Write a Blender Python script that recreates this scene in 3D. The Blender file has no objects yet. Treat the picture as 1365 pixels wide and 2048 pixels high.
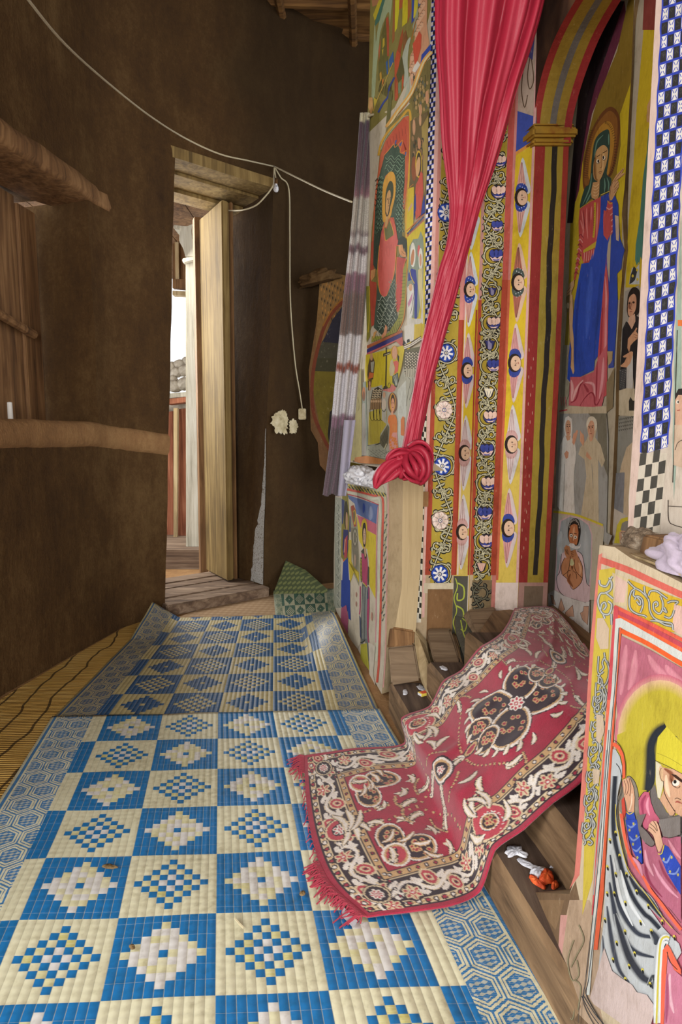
import bpy, bmesh, math, random
import numpy as np
from mathutils import Vector, noise
random.seed(7)
SC = bpy.context.scene
COL = SC.collection
V3 = Vector

# ------------------------------------------------------------------ camera
F = 1230.0; EYE = 1.05; PIT = math.atan(144/F); CP, SP = math.cos(PIT), math.sin(PIT)
cam_d = bpy.data.cameras.new('camera'); cam = bpy.data.objects.new('camera', cam_d); COL.objects.link(cam)
cam_d.sensor_fit = 'VERTICAL'; cam_d.sensor_height = 36.0; cam_d.lens = F/2048*36
cam.location = (0, 0, EYE); cam.rotation_euler = (math.pi/2-PIT, 0, 0)
cam_d.clip_start = 0.02
SC.camera = cam

# ------------------------------------------------------------------ light and exposure
SC.view_settings.view_transform = 'Standard'; SC.view_settings.look = 'None'
SC.view_settings.exposure = 0.34; SC.view_settings.gamma = 1.0
SC.view_settings.use_curve_mapping = False
W = bpy.data.worlds.new('sky'); SC.world = W; W.use_nodes = True
bg = W.node_tree.nodes['Background']; bg.inputs[0].default_value = (0.93, 0.96, 1.0, 1); bg.inputs[1].default_value = 1.5
def area(name, loc, tgt, sx, sy, power, col=(1, 1, 1)):
    d = bpy.data.lights.new(name, 'AREA'); d.shape = 'RECTANGLE'; d.size = sx; d.size_y = sy; d.energy = power; d.color = col
    o = bpy.data.objects.new(name, d); COL.objects.link(o); o.location = loc
    o.rotation_euler = (V3(tgt)-V3(loc)).to_track_quat('-Z', 'Y').to_euler()
    return o
area('daylight_from_entrance', (-2.1, 0.0, 1.4), (0.5, 1.6, 0.8), 1.3, 2.1, 58, (1.0, 0.97, 0.93))
area('added_back_fill', (-0.15, -2.7, 1.5), (0.2, 3.0, 0.8), 1.3, 2.2, 150, (1.0, 0.97, 0.93))  # added fill lamp behind the camera, no known source there
area('daylight_at_side_door', (-1.75, 4.95, 2.1), (-0.1, 2.9, 0.7), 0.9, 1.6, 48, (1.0, 0.97, 0.92))

# ------------------------------------------------------------------ helpers
def ray(px, py):
    a = (px-682.5)/F; b = -(py-1024)/F
    return V3((a, CP+b*SP, -SP+b*CP))
EYEV = V3((0, 0, EYE))
def onz(px, py, z):
    r = ray(px, py); return EYEV + r*((z-EYE)/r.z)
def ony(px, py, y):
    r = ray(px, py); return EYEV + r*(y/r.y)
def onpl(px, py, p0, n):
    r = ray(px, py); return EYEV + r*((p0-EYEV).dot(n)/r.dot(n))
def lin(c):
    if isinstance(c, str): c = tuple(int(c[i:i+2], 16) for i in (0, 2, 4))
    return tuple((x/255/12.92 if x/255 <= .04045 else ((x/255+.055)/1.055)**2.4) for x in c)
def pts(s):
    return [tuple(float(a) for a in t.split(',')) for t in s.split()] if isinstance(s, str) else list(s)
def spline(P, closed=False, k=5):
    n = len(P); out = []
    rng = range(n if closed else n-1)
    g = (lambda i: P[i % n]) if closed else (lambda i: P[max(0, min(n-1, i))])
    for i in rng:
        a, b, c, d = g(i-1), g(i), g(i+1), g(i+2)
        for j in range(k):
            t = j/k
            out.append(tuple(.5*((2*b[m])+(-a[m]+c[m])*t+(2*a[m]-5*b[m]+4*c[m]-d[m])*t*t+(-a[m]+3*b[m]-3*c[m]+d[m])*t**3) for m in range(len(b))))
    if not closed: out.append(tuple(P[-1]))
    return out

# ---- node expression helper
class NT:
    def __init__(s, name):
        s.m = bpy.data.materials.new(name); s.m.use_nodes = True; s.t = s.m.node_tree; s.t.nodes.clear()
        s.out = s.n('ShaderNodeOutputMaterial'); s.b = s.n('ShaderNodeBsdfPrincipled')
        s.t.links.new(s.b.outputs[0], s.out.inputs[0])
    def n(s, t, **k):
        x = s.t.nodes.new(t)
        for a, b in k.items(): setattr(x, a, b)
        return x
    def put(s, inp, v):
        if isinstance(v, X): s.t.links.new(v.o, inp)
        elif isinstance(v, (tuple, list)): inp.default_value = tuple(v)+((1,) if len(v) == 3 and inp.type == 'RGBA' else ())
        else: inp.default_value = v
    def math(s, op, a, b=0.0, c=0.0):
        x = s.n('ShaderNodeMath', operation=op)
        for i, v in enumerate((a, b, c)): s.put(x.inputs[i], v)
        return X(s, x.outputs[0])
    def mix(s, f, a, b, mode='MIX'):
        x = s.n('ShaderNodeMix', data_type='RGBA', blend_type=mode)
        s.put(x.inputs[0], f); s.put(x.inputs[6], a); s.put(x.inputs[7], b)
        return X(s, x.outputs[2])
    def co(s, kind='Object', scale=(1, 1, 1), rot=(0, 0, 0)):
        t = s.n('ShaderNodeTexCoord'); m = s.n('ShaderNodeMapping'); m.inputs['Scale'].default_value = scale; m.inputs['Rotation'].default_value = rot
        s.t.links.new(t.outputs[kind], m.inputs[0]); return X(s, m.outputs[0])
    def noise(s, co, scale, detail=4, rough=.55, dist=0.0):
        x = s.n('ShaderNodeTexNoise'); s.put(x.inputs['Vector'], co); x.inputs['Scale'].default_value = scale
        x.inputs['Detail'].default_value = detail; x.inputs['Roughness'].default_value = rough; x.inputs['Distortion'].default_value = dist
        return X(s, x.outputs[0])
    def white(s, co):
        x = s.n('ShaderNodeTexWhiteNoise', noise_dimensions='3D'); s.put(x.inputs['Vector'], co); return X(s, x.outputs[0])
    def ramp(s, v, stops):
        x = s.n('ShaderNodeValToRGB'); s.put(x.inputs[0], v); e = x.color_ramp.elements
        while len(e) < len(stops): e.new(.5)
        for i, (p, c) in enumerate(stops): e[i].position = p; e[i].color = tuple(lin(c))+(1,)
        return X(s, x.outputs[0])
    def rng(s, v, a, b, c=0.0, d=1.0):
        x = s.n('ShaderNodeMapRange'); s.put(x.inputs[0], v)
        for i, q in enumerate((a, b, c, d)): x.inputs[i+1].default_value = q
        return X(s, x.outputs[0])
    def xyz(s, v):
        x = s.n('ShaderNodeSeparateXYZ'); s.put(x.inputs[0], v); return [X(s, x.outputs[i]) for i in range(3)]
    def comb(s, a, b, c=0.0):
        x = s.n('ShaderNodeCombineXYZ')
        for i, v in enumerate((a, b, c)): s.put(x.inputs[i], v)
        return X(s, x.outputs[0])
    def attr(s, name='Col'):
        x = s.n('ShaderNodeAttribute'); x.attribute_name = name; return X(s, x.outputs['Color'])
    def fin(s, col, rough=.8, h=None, hs=.3, hd=.01, spec=.3, sheen=0):
        s.put(s.b.inputs['Base Color'], col); s.put(s.b.inputs['Roughness'], rough); s.b.inputs['Specular IOR Level'].default_value = spec
        if h is not None:
            x = s.n('ShaderNodeBump'); x.inputs['Strength'].default_value = hs; x.inputs['Distance'].default_value = hd
            s.put(x.inputs['Height'], h); s.t.links.new(x.outputs[0], s.b.inputs['Normal'])
        if sheen: s.b.inputs['Sheen Weight'].default_value = sheen
        return s.m
class X:
    def __init__(s, t, o): s.t = t; s.o = o
    def __add__(s, b): return s.t.math('ADD', s, b)
    def __radd__(s, b): return s.t.math('ADD', b, s)
    def __sub__(s, b): return s.t.math('SUBTRACT', s, b)
    def __rsub__(s, b): return s.t.math('SUBTRACT', b, s)
    def __mul__(s, b): return s.t.math('MULTIPLY', s, b)
    __rmul__ = __mul__
    def __truediv__(s, b): return s.t.math('DIVIDE', s, b)
    def __gt__(s, b): return s.t.math('GREATER_THAN', s, b)
    def __lt__(s, b): return s.t.math('LESS_THAN', s, b)
    def floor(s): return s.t.math('FLOOR', s)
    def fr(s): return s.t.math('FRACT', s)
    def abs(s): return s.t.math('ABSOLUTE', s)
    def mod(s, b): return s.t.math('FLOORED_MODULO', s, b)
    def max(s, b): return s.t.math('MAXIMUM', s, b)
    def min(s, b): return s.t.math('MINIMUM', s, b)
    def sin(s): return s.t.math('SINE', s)

MAT = {}
def simple(name, stops, scale=6, stretch=(1, 1, 1), rough=.85, bump=.25, bd=.01, detail=6, dist=0.0, spec=.25, rot=(0, 0, 0)):
    t = NT(name); c = t.co('Object', stretch, rot); v = t.noise(c, scale, detail, .6, dist)
    col = t.ramp(v, stops); h = t.noise(c, scale*3.1, 5, .65)
    MAT[name] = t.fin(col, rough, h, bump, bd, spec); return MAT[name]
def mud(name, dark, mid, light):
    t = NT(name); c = t.co()
    a = t.noise(c, 1.6, 5, .6); b = t.noise(c, 26, 4, .7); d = t.noise(t.co('Object', (1, 1, .35)), 9, 6, .7)
    b = b*.6+t.noise(c, 90, 3, .7)*.4
    v = a*.42+b*.3+d*.28
    col = t.ramp(v, [(.33, dark), (.5, mid), (.68, light)])
    fl = t.noise(t.co('Object', (60, 60, 14), (.4, .3, .2)), 1.6, 2, .5, 1.2)
    col = t.mix(t.rng(fl, .68, .76, 0, .35), col, lin(light))
    if name == 'mud_plaster':      # darker patch of wall beyond the doorway
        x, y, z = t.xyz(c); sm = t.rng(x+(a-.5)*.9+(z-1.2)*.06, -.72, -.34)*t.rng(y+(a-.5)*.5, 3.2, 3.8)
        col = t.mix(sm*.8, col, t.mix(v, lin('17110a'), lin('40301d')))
    MAT[name] = t.fin(col, .92, b*.5+d, .8, .012, .12); return MAT[name]
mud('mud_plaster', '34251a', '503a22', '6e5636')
mud('soil_clay', '6e5138', '8f6c48', 'ad8a5e')
def woodmat(name, dark, mid, light, axis=2, scale=5, rough=.8, bump=.5):
    st = [26, 26, 26]; st[axis] = 1.6
    t = NT(name); c = t.co('Object', tuple(x*scale/5 for x in st)); v = t.noise(c, 1.0, 7, .62, .8)
    big = t.noise(t.co(), 3.0, 3, .5)
    col = t.ramp(v*.75+big*.25, [(.34, dark), (.5, mid), (.66, light)])
    MAT[name] = t.fin(col, rough, v, bump, .006, .25); return MAT[name]
woodmat('pale_weathered_wood', '8f7a58', 'b79f76', 'cfbd97')
woodmat('leaf_wood', '5c4a2c', '836b40', 'a08856')
woodmat('brown_wood', '4f3824', '7b5a3a', '9c7750')
woodmat('step_wood', '4b3a2a', '7a6147', '967a5b', axis=1)
woodmat('tread_wood', '33281d', '54443a', '6f5d4c', axis=1)
woodmat('sill_wood', '4a3a30', '75604e', '9a8570', axis=0)
woodmat('grey_white_wood', '9d9683', 'c9c3b0', 'dcd8ca')
woodmat('red_brown_wood', '6a3b28', '94593f', 'b1785a')
woodmat('dark_beam', '3a2716', '684826', '8d6638', axis=0)
woodmat('timber_plain', 'a08b67', 'b09b76', 'bda883')
woodmat('block_wood', '65523f', '84705a', '99846a', axis=0)
def cloth(name, c1, c2, rough=.7, sheen=.2, scale=300, spec=.3, bump=.15):
    t = NT(name); c = t.co(); v = t.noise(c, 5, 4, .6); f = t.noise(c, scale, 2, .5)
    MAT[name] = t.fin(t.mix(v*.6+f*.4, lin(c1), lin(c2)), rough, f, bump, .002, spec, sheen); return MAT[name]
def paintmat(name, rough=.72, wear=.28, bump=.35):
    t = NT(name); c = t.co(); a = t.attr()
    n1 = t.noise(c, 9, 6, .65); n2 = t.noise(t.co('Object', (1, 1, .45)), 70, 5, .7); n3 = t.noise(c, 240, 3, .6)
    col = t.mix(1.0, a, t.ramp(n1*.55+n2*.45, [(.3, 'c9c3ba'), (.5, 'f4f2ee'), (.7, 'ffffff')]), 'MULTIPLY')
    col = t.mix(t.rng(n2, .62, .74, 0, wear), col, lin('c9b698'))
    MAT[name] = t.fin(col, rough, n2+n3*.5, bump, .003, .25); return MAT[name]
paintmat('mural_paint'); paintmat('plain_attr', .8, 0.0, .2)

# ---- objects
def tag(o, label=None, cat=None, group=None, kind=None):
    if label: o['label'] = label
    if cat: o['category'] = cat
    if group: o['group'] = group
    if kind: o['kind'] = kind
    return o
def empty(name, loc=(0, 0, 0), label=None, cat=None, group=None, kind=None):
    o = bpy.data.objects.new(name, None); COL.objects.link(o); o.location = loc; o.empty_display_size = .05
    return tag(o, label, cat, group, kind)
def link(name, me, mat, parent=None, smooth=False):
    o = bpy.data.objects.new(name, me); COL.objects.link(o)
    for m in (mat if isinstance(mat, (list, tuple)) else [mat]):
        me.materials.append(MAT[m] if isinstance(m, str) else m)
    if smooth: me.polygons.foreach_set('use_smooth', [True]*len(me.polygons))
    if parent is not None:
        o.parent = parent; o.matrix_parent_inverse.identity()
        o.location = -V3(parent.location)
    return o
class MB:
    def __init__(s): s.v = []; s.f = []; s.c = []
    def quad(s, *p):
        i = len(s.v); s.v += [tuple(q) for q in p]; s.f.append(tuple(range(i, i+len(p))))
    def box(s, a, b):
        (x0, y0, z0), (x1, y1, z1) = a, b
        s.hexa([(x0, y0, z0), (x1, y0, z0), (x1, y1, z0), (x0, y1, z0)], [(x0, y0, z1), (x1, y0, z1), (x1, y1, z1), (x0, y1, z1)])
    def hexa(s, lo, hi):
        i = len(s.v); n = len(lo); s.v += [tuple(p) for p in lo]+[tuple(p) for p in hi]
        s.f.append(tuple(range(i+n-1, i-1, -1))); s.f.append(tuple(range(i+n, i+2*n)))
        for k in range(n): s.f.append((i+k, i+(k+1) % n, i+n+(k+1) % n, i+n+k))
    def grid(s, rows, closed=False):
        i = len(s.v); n = len(rows[0])
        for r in rows: s.v += [tuple(p) for p in r]
        for a in range(len(rows)-1):
            for b in range(n if closed else n-1):
                c = (b+1) % n
                s.f.append((i+a*n+b, i+a*n+c, i+(a+1)*n+c, i+(a+1)*n+b))
        return i
    def tube(s, P, r, n=6, cap=True):
        P = [V3(p) for p in P]; rows = []; N = None
        for k, p in enumerate(P):
            T = (P[min(k+1, len(P)-1)]-P[max(k-1, 0)]).normalized()
            if N is None: N = T.orthogonal().normalized()
            N = (N-T*N.dot(T)).normalized(); B = T.cross(N)
            rr = r[k] if isinstance(r, (list, tuple)) else r
            rows.append([p+(N*math.cos(2*math.pi*q/n)+B*math.sin(2*math.pi*q/n))*rr for q in range(n)])
        i = s.grid(rows, True)
        if cap: s.f.append(tuple(range(i+n-1, i-1, -1))); s.f.append(tuple(range(i+n*(len(P)-1), i+n*len(P))))
    def mesh(s, name):
        me = bpy.data.meshes.new(name); me.from_pydata(s.v, [], s.f); me.validate(verbose=False); me.update(); return me
    def build(s, name, mat, parent=None, smooth=False, bevel=0, sub=0, rough=0):
        me = s.mesh(name)
        if bevel or rough:
            bm = bmesh.new(); bm.from_mesh(me); bmesh.ops.recalc_face_normals(bm, faces=bm.faces)
            if bevel: bmesh.ops.bevel(bm, geom=bm.edges[:], offset=bevel, segments=2, affect='EDGES', clamp_overlap=True)
            if rough:
                bmesh.ops.subdivide_edges(bm, edges=bm.edges[:], cuts=2, use_grid_fill=True)
                for v in bm.verts: v.co += V3(noise.noise_vector(v.co*9))*rough
            bm.to_mesh(me); bm.free()
        return link(name, me, mat, parent, smooth)
class Paint:
    """a solid with a flat painted face: paint shapes lie on the face"""
    def __init__(s, p0, p1, p2):
        s.p0 = V3(p0); s.n = (V3(p1)-s.p0).cross(V3(p2)-s.p0).normalized()
        if s.n.dot(EYEV-s.p0) < 0: s.n = -s.n
        s.v_, s.f, s.c = [], [], []; s.k = 1; s.view(0, 0, 1)
    def view(s, x, y, sc): s.o = (x, y); s.sc = sc
    def P(s, p): return onpl(s.o[0]+p[0]/s.sc, s.o[1]+p[1]/s.sc, s.p0, s.n)+s.n*(s.k*4e-5)
    def face(s, pp, cols):
        i = len(s.v_); s.v_ += [tuple(q) for q in pp]; s.f.append(tuple(range(i, i+len(pp)))); s.c += cols
    def up(s): s.k += 1
    def p(s, col, q, sm=False, hold=False):
        q = pts(q)
        if sm: q = spline(q, True, 4)
        c = lin(col); s.face([s.P(a) for a in q], [c]*len(q))
        if not hold: s.up()
    def e(s, col, x, y, rx, ry, rot=0, n=18, hold=False):
        cr, sr = math.cos(rot), math.sin(rot)
        s.p(col, [(x+rx*math.cos(t)*cr-ry*math.sin(t)*sr, y+rx*math.cos(t)*sr+ry*math.sin(t)*cr) for t in [2*math.pi*i/n for i in range(n)]], hold=hold)
    def sides(s, q, w, taper):
        L, R = [], []
        n = len(q)
        for i in range(n):
            a = q[max(0, i-1)]; b = q[min(n-1, i+1)]; dx, dy = b[0]-a[0], b[1]-a[1]; l = math.hypot(dx, dy) or 1
            t = i/(n-1)
            ww = w/2
            if taper == 1: ww *= (1-t)**.7
            if taper == 2: ww *= max(.02, math.sin(math.pi*t))**.8
            if taper == 3: ww *= .25+.75*max(0, math.sin(math.pi*min(1, t*1.0)))
            L.append((q[i][0]-dy/l*ww, q[i][1]+dx/l*ww)); R.append((q[i][0]+dy/l*ww, q[i][1]-dx/l*ww))
        return L, R
    def l(s, col, w, q, sm=True, taper=0, hold=False, k=5, closed=False):
        q = pts(q)
        if sm and len(q) > 2: q = spline(q, closed, k)
        if closed: q = q+[q[0]]
        L, R = s.sides(q, w, taper); c = lin(col)
        for i in range(len(q)-1): s.face([s.P(L[i]), s.P(L[i+1]), s.P(R[i+1]), s.P(R[i])], [c]*4)
        if not hold: s.up()
    def soft(s, col, edge, w, q, taper=3, k=6):
        q = spline(pts(q), False, k); L, R = s.sides(q, w, taper); c = lin(col); e = lin(edge)
        for i in range(len(q)-1):
            m = lambda A, B, t=.42: (A[0]+(B[0]-A[0])*t, A[1]+(B[1]-A[1])*t)
            a, b, a2, b2 = s.P(m(q[i], L[i])), s.P(m(q[i+1], L[i+1])), s.P(m(q[i], R[i])), s.P(m(q[i+1], R[i+1]))
            s.face([s.P(L[i]), s.P(L[i+1]), b, a], [e, e, c, c]); s.face([a, b, b2, a2], [c]*4); s.face([a2, b2, s.P(R[i+1]), s.P(R[i])], [c, c, e, e])
        s.up()
    def softe(s, col, edge, x, y, rx, ry, core=.55, n=28):
        c, e = lin(col), lin(edge); A = [(math.cos(2*math.pi*i/n), math.sin(2*math.pi*i/n)) for i in range(n)]
        s.face([s.P((x+rx*core*a, y+ry*core*b)) for a, b in A], [c]*n)
        for i in range(n):
            (a, b), (d, f) = A[i], A[(i+1) % n]
            s.face([s.P((x+rx*core*a, y+ry*core*b)), s.P((x+rx*a, y+ry*b)), s.P((x+rx*d, y+ry*f)), s.P((x+rx*core*d, y+ry*core*f))], [c, e, e, c])
        s.up()
    def solid(s, outline, thick, col, side=None, direction=None):
        """front outline (photo coordinates of the face's corners) pushed back into the wall"""
        k = s.k; s.k = 0; q = [s.P(a) for a in pts(outline)]; s.k = k
        d = (V3(direction).normalized() if direction else -s.n)*thick; c = lin(col); cs = lin(side or col)
        s.face(q, [c]*len(q)); s.face([a+d for a in reversed(q)], [cs]*len(q))
        for i in range(len(q)):
            a, b = q[i], q[(i+1) % len(q)]; s.face([b, a, a+d, b+d], [cs]*4)
    def build(s, name, mat='mural_paint', parent=None):
        me = bpy.data.meshes.new(name); me.from_pydata(s.v_, [], s.f)
        at = me.color_attributes.new('Col', 'FLOAT_COLOR', 'CORNER')
        a = np.ones((len(s.c), 4), np.float32); a[:, :3] = np.array(s.c, np.float32); at.data.foreach_set('color', a.ravel())
        me.update(); return link(name, me, mat, parent)
# ------------------------------------------------------------------ the shell: floor, ceiling, mud walls
PLAN = [(-1.52, -1.6), (-1.47, 1.2), (-1.40, 2.42), (-1.336, 2.82), (-1.233, 3.37), (-1.071, 3.639), (-.528, 4.093), (-.2, 4.40), (.25, 4.60), (.9, 4.68), (2.2, 4.6)]
SACC = [0.0]
for a, b in zip(PLAN, PLAN[1:]): SACC.append(SACC[-1]+math.dist(a, b))
S_A, S_B = SACC[5], SACC[6]
AB = V3((.747, .664, 0)); ABN = V3((-.664, .747, 0))
def wallpt(s, z, jit=.014):
    for i in range(len(PLAN)-1):
        if s <= SACC[i+1] or i == len(PLAN)-2:
            t = (s-SACC[i])/(SACC[i+1]-SACC[i]); a, b = V3(PLAN[i]+(0,)), V3(PLAN[i+1]+(0,)); break
    p = a.lerp(b, t); d = (b-a).normalized(); n = V3((d.y, -d.x, 0))
    w = 1.0
    if s < S_A: w = max(0, 1-(S_A-s)/.45)
    if s > S_B+.1: w = max(0, 1-(s-S_B-.1)/.5)
    w = w*w*(3-2*w)
    p = p+AB*((.058 if s <= S_A+.3 else .045)*z*w); p.z = z
    q = p*1.0
    j = noise.noise(q*2.2)*1.0+noise.noise(q*7)*.35
    if jit: p = p+n*j*jit
    return p
def wall_grid(openings, ztop, s1):
    ss = set([0.0, s1]); zs = set([0.0, ztop])
    x = .07
    while x < s1: ss.add(round(x, 4)); x += .07
    z = .07
    while z < ztop: zs.add(round(z, 4)); z += .07
    for (a, b, c, d) in openings:
        for S, (p, q) in ((ss, (a, b)), (zs, (c, d))):
            for k in [k for k in S if min(abs(k-p), abs(k-q)) < .03 and k not in (0.0,)]: S.discard(k)
            S.add(p); S.add(q)
    ss = sorted(ss); zs = sorted(zs); m = MB(); i0 = {}
    for a, s in enumerate(ss):
        for b, z in enumerate(zs): i0[a, b] = len(m.v); m.v.append(tuple(wallpt(s, z)))
    for a in range(len(ss)-1):
        for b in range(len(zs)-1):
            cs, cz = (ss[a]+ss[a+1])/2, (zs[b]+zs[b+1])/2
            if any(o[0] < cs < o[1] and o[2] < cz < o[3] for o in openings): continue
            m.f.append((i0[a, b], i0[a+1, b], i0[a+1, b+1], i0[a, b+1]))
    return m, ss, zs
S_N0 = SACC[1]+.7; S_N1 = SACC[3]+.41                          # the shuttered niche
NZ0, NZ1 = 1.135, 2.25
DZ1 = 2.67
m, ss, zs = wall_grid([(S_N0, S_N1, NZ0, NZ1), (S_A, S_B, -1, DZ1), (1.02, 2.18, -1, 2.35)], 3.95, SACC[-1])
# reveals of niche and door, pushed outwards
def reveal(m, s, za, zb, out, depth, zlist):
    r0 = [wallpt(s, z) for z in zlist if za <= z <= zb]; rows = []
    for t in (0, .25, .5, .75, 1): rows.append([p+out*depth*t+V3(noise.noise_vector(p*4+out*t))*.012*(t > 0) for p in r0])
    m.grid(rows)
NOUT = V3((-.985, .17, 0))
reveal(m, S_N1, NZ0, NZ1, V3((-.97, .35, 0)).normalized(), .42, zs)
reveal(m, S_N0, NZ0, NZ1, NOUT, .42, zs)
for z, o in ((NZ1, .0),):
    rows = [[wallpt(s, z)+NOUT*.42*t for s in ss if S_N0 <= s <= S_N1] for t in (0, .5, 1)]; m.grid(rows)
reveal(m, S_A, 0, DZ1, ABN, .5, zs); reveal(m, S_B, 0, DZ1, (ABN+AB*.04).normalized(), .8, zs)
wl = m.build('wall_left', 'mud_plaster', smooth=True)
tag(wl, 'dark brown curved mud plaster outer wall with niche and doorway', 'wall', kind='structure')
m = MB(); m.box((-3.2, -1.8, -.12), (2.4, 6.0, 0)); tag(m.build('floor', 'soil_clay'), 'earthen floor under the mats', 'floor', kind='structure')
mb = MB(); mb.box((-1.7, -1.75, 0), (-.8, -1.62, 3.9)); mb.box((.45, -1.75, 0), (2.4, -1.62, 3.9)); mb.box((-.8, -1.75, 2.6), (.45, -1.62, 3.9)); tag(mb.build('wall_back', 'mud_plaster'), 'mud plaster wall behind the camera', 'wall', kind='structure')  # middle opening added to let sky light in from behind
# ceiling of boards and poles
m = MB(); m.box((-2.2, -1.7, 3.8), (2.4, 5.0, 3.9))
for i in range(16):
    y = .2+i*.3; m.tube([(-2.0, y, 3.78), (2.2, y+.25, 3.78)], .035, 7)
for i in range(9): m.tube([(-1.9+i*.45, .0, 3.73), (-1.7+i*.45, 4.9, 3.73)], .028, 7)
tag(m.build('ceiling', 'dark_beam'), 'brown pole and board ceiling above the mud wall', 'ceiling', kind='structure')

# niche: clay sill band, lintel beam, soffit boards, shutter
m = MB(); rows = []
sl = [S_N0-.3+i*.06 for i in range(int((S_A-.02-S_N0+.3)/.06)+1)]+[S_A-.005]
for (dz, off) in ((NZ0+.005, -.42), (NZ0+.008, -.2), (NZ0+.004, .0), (NZ0-.015, .022), (NZ0-.06, .026), (NZ0-.105, .020), (NZ0-.125, -.01)):
    r = []
    for s in sl:
        zz = dz-.055*max(0, (s-S_N1)/(S_A-S_N1)); p = wallpt(s, zz); q = wallpt(s+.01, zz); d = (q-p).normalized(); n = V3((d.y, -d.x, 0)).normalized()
        o = off
        if s > S_N1+.02 and off < 0: o = -.01
        wob = noise.noise(V3((s*6, zz*9, 1)))*.012
        r.append(p+n*(o+(wob if off > .01 else 0))+V3((0, 0, wob*.7)))
    rows.append(r)
m.grid(rows); tag(m.build('trim_1', 'soil_clay', smooth=True), 'light brown clay sill band along the mud wall', 'sill', kind='structure')
def plane_pt(px, py, s):   # on the vertical wall plane near s
    a = wallpt(s, 1, 0); b = wallpt(s+.05, 1, 0); n = V3((-(b-a).y, (b-a).x, 0)).normalized(); return onpl(px, py, a, n)
m = MB(); rows = []
for i in range(24):
    s = S_N0-.3+(S_N1+.34-S_N0+.3)*i/23; p = wallpt(s, NZ1, 0); q = wallpt(s+.02, NZ1, 0); d = (q-p).normalized(); n = V3((d.y, -d.x, 0)).normalized()
    fade = min(1, max(0, (S_N1+.34-s)/.4)); r = []
    for (o, dz) in ((-.3, -.02), (-.08, -.022), (.014, -.022), (.024, .0), (.022, .04), (.008, .075), (-.03, .1)):
        w = noise.noise(V3((s*5, dz*12, 3)))*.012
        r.append(p+n*(o*fade-.02*(1-fade)+w)+V3((0, 0, dz+.01*math.sin(s*3)+w*.5)))
    rows.append(r)
m.grid(rows); tag(m.build('trim_2', 'brown_wood', smooth=True), 'long brown lintel beam over the shuttered niche', 'lintel', kind='structure')
# shutter boards closing the back of the niche
win = empty('window_1', tuple(wallpt(S_N1, NZ0, 0)+NOUT*.36+V3((-.2, 0, 0))), 'closed brown plank shutters at the back of the wall niche', 'window', kind='structure')
q1 = wallpt(S_N1, 1, 0)+V3((-.97, .35, 0)).normalized()*.335
sd = V3((.10, .995, 0)).normalized(); so = V3((-.995, .10, 0))
for i, (a, b, dz) in enumerate(((0.012, .155, -.01), (.165, .40, .02), (.41, .70, 0), (.71, 1.1, 0))):
    m = MB(); p = q1-sd*a; q = q1-sd*b; f = so*(.0 if i != 1 else .012); t = so*.03
    m.hexa([tuple(V3((x.x, x.y, NZ0+.01))) for x in (p+f, q+f, q+f+t, p+f+t)], [tuple(V3((x.x, x.y, NZ1-.03+dz))) for x in (p+f, q+f, q+f+t, p+f+t)])
    m.build('shutter', 'brown_wood', win, bevel=.004)
m = MB(); p = q1-sd*.13-so*.03; q = q1-sd*1.0-so*.03
m.tube([V3((p.x, p.y, 1.58)), V3((q.x, q.y, 1.74))], .022, 8); m.build('crossbar', 'brown_wood', win)

# doorway in the mud wall: soffit boards, sill, frame, leaf
m = MB()
def ab(t, d, z): p = wallpt(S_A, z, 0).lerp(wallpt(S_B, z, 0), t)+ABN*d; return V3((p.x, p.y, z))
for (d0, d1, z0, z1) in ((-.012, .15, DZ1-.015, DZ1+.045), (.165, .36, DZ1-.03, DZ1+.05), (.37, .52, DZ1-.05, DZ1+.04)):
    m.hexa([ab(-.08, d0, z0), ab(1.02, d0, z0), ab(1.08, d1, z0), ab(-.08, d1, z0)], [ab(-.08, d0, z1), ab(1.02, d0, z1), ab(1.08, d1, z1), ab(-.08, d1, z1)])
tag(m.build('trim_3', 'leaf_wood', rough=.006), 'pale lintel boards over the open doorway', 'lintel', kind='structure')
m = MB()
for k, (d0, d1, dz) in enumerate(((-.07, .02, 0), (.026, .1, -.004), (.105, .2, .002), (.206, .33, -.003), (.336, .46, 0), (.47, .62, .004))):
    z = .07+dz; m.hexa([ab(-.03, d0, 0), ab(1.0, d0, 0), ab(1.0, d1, 0), ab(-.03, d1, 0)], [ab(-.03, d0, z), ab(1.0, d0, z), ab(1.0, d1, z), ab(-.03, d1, z)])
tag(m.build('trim_4', 'sill_wood', bevel=.006), 'worn grey brown plank sill of the open doorway', 'sill', kind='structure')
door = empty('door_1', tuple(onz(455, 1162, .07)), 'pale weathered plank door leaf standing open in the mud wall', 'door', kind='structure')
Qr, Ql, Qe = onz(455, 1162, .075), onz(412, 1140, .075), onz(476, 1158, .075)
def ztop(q, px, py): r = ray(px, py); return EYE+r.z*(q.y/r.y)
zt = ztop(Qr, 463, 398); lean = V3((.018, 0.0, 0))
Qb = Ql+(Qe-Qr)
def col2(ps, z0, z1, l=lean): return [tuple(V3((p.x, p.y, z0))) for p in ps], [tuple(V3((p.x, p.y, z1))+l) for p in ps]
m = MB(); nb = 14
dl = Ql-Qr
def leafrow(z, w0, w1, off=0):
    return
lo, hi = col2([Qr, Qr+(Qe-Qr)*.62, Ql+(Qe-Qr)*.62, Ql], .075, zt); m.hexa(lo, hi); m.build('leaf', 'leaf_wood', door, bevel=.008, rough=.003)
m = MB(); lo, hi = col2([Qr+(Qe-Qr)*.72-dl*.02, Qe, Qb, Ql+(Qe-Qr)*.72], .075, zt); m.hexa(lo, hi); m.build('edge_board', 'brown_wood', door, bevel=.005)
fr = onz(402, 1128, .12); m = MB()
zf = 2.62; fp = [fr, fr+V3((.05, .02, 0)), fr+V3((.03, .09, 0)), fr+V3((-.03, .07, 0))]
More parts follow.
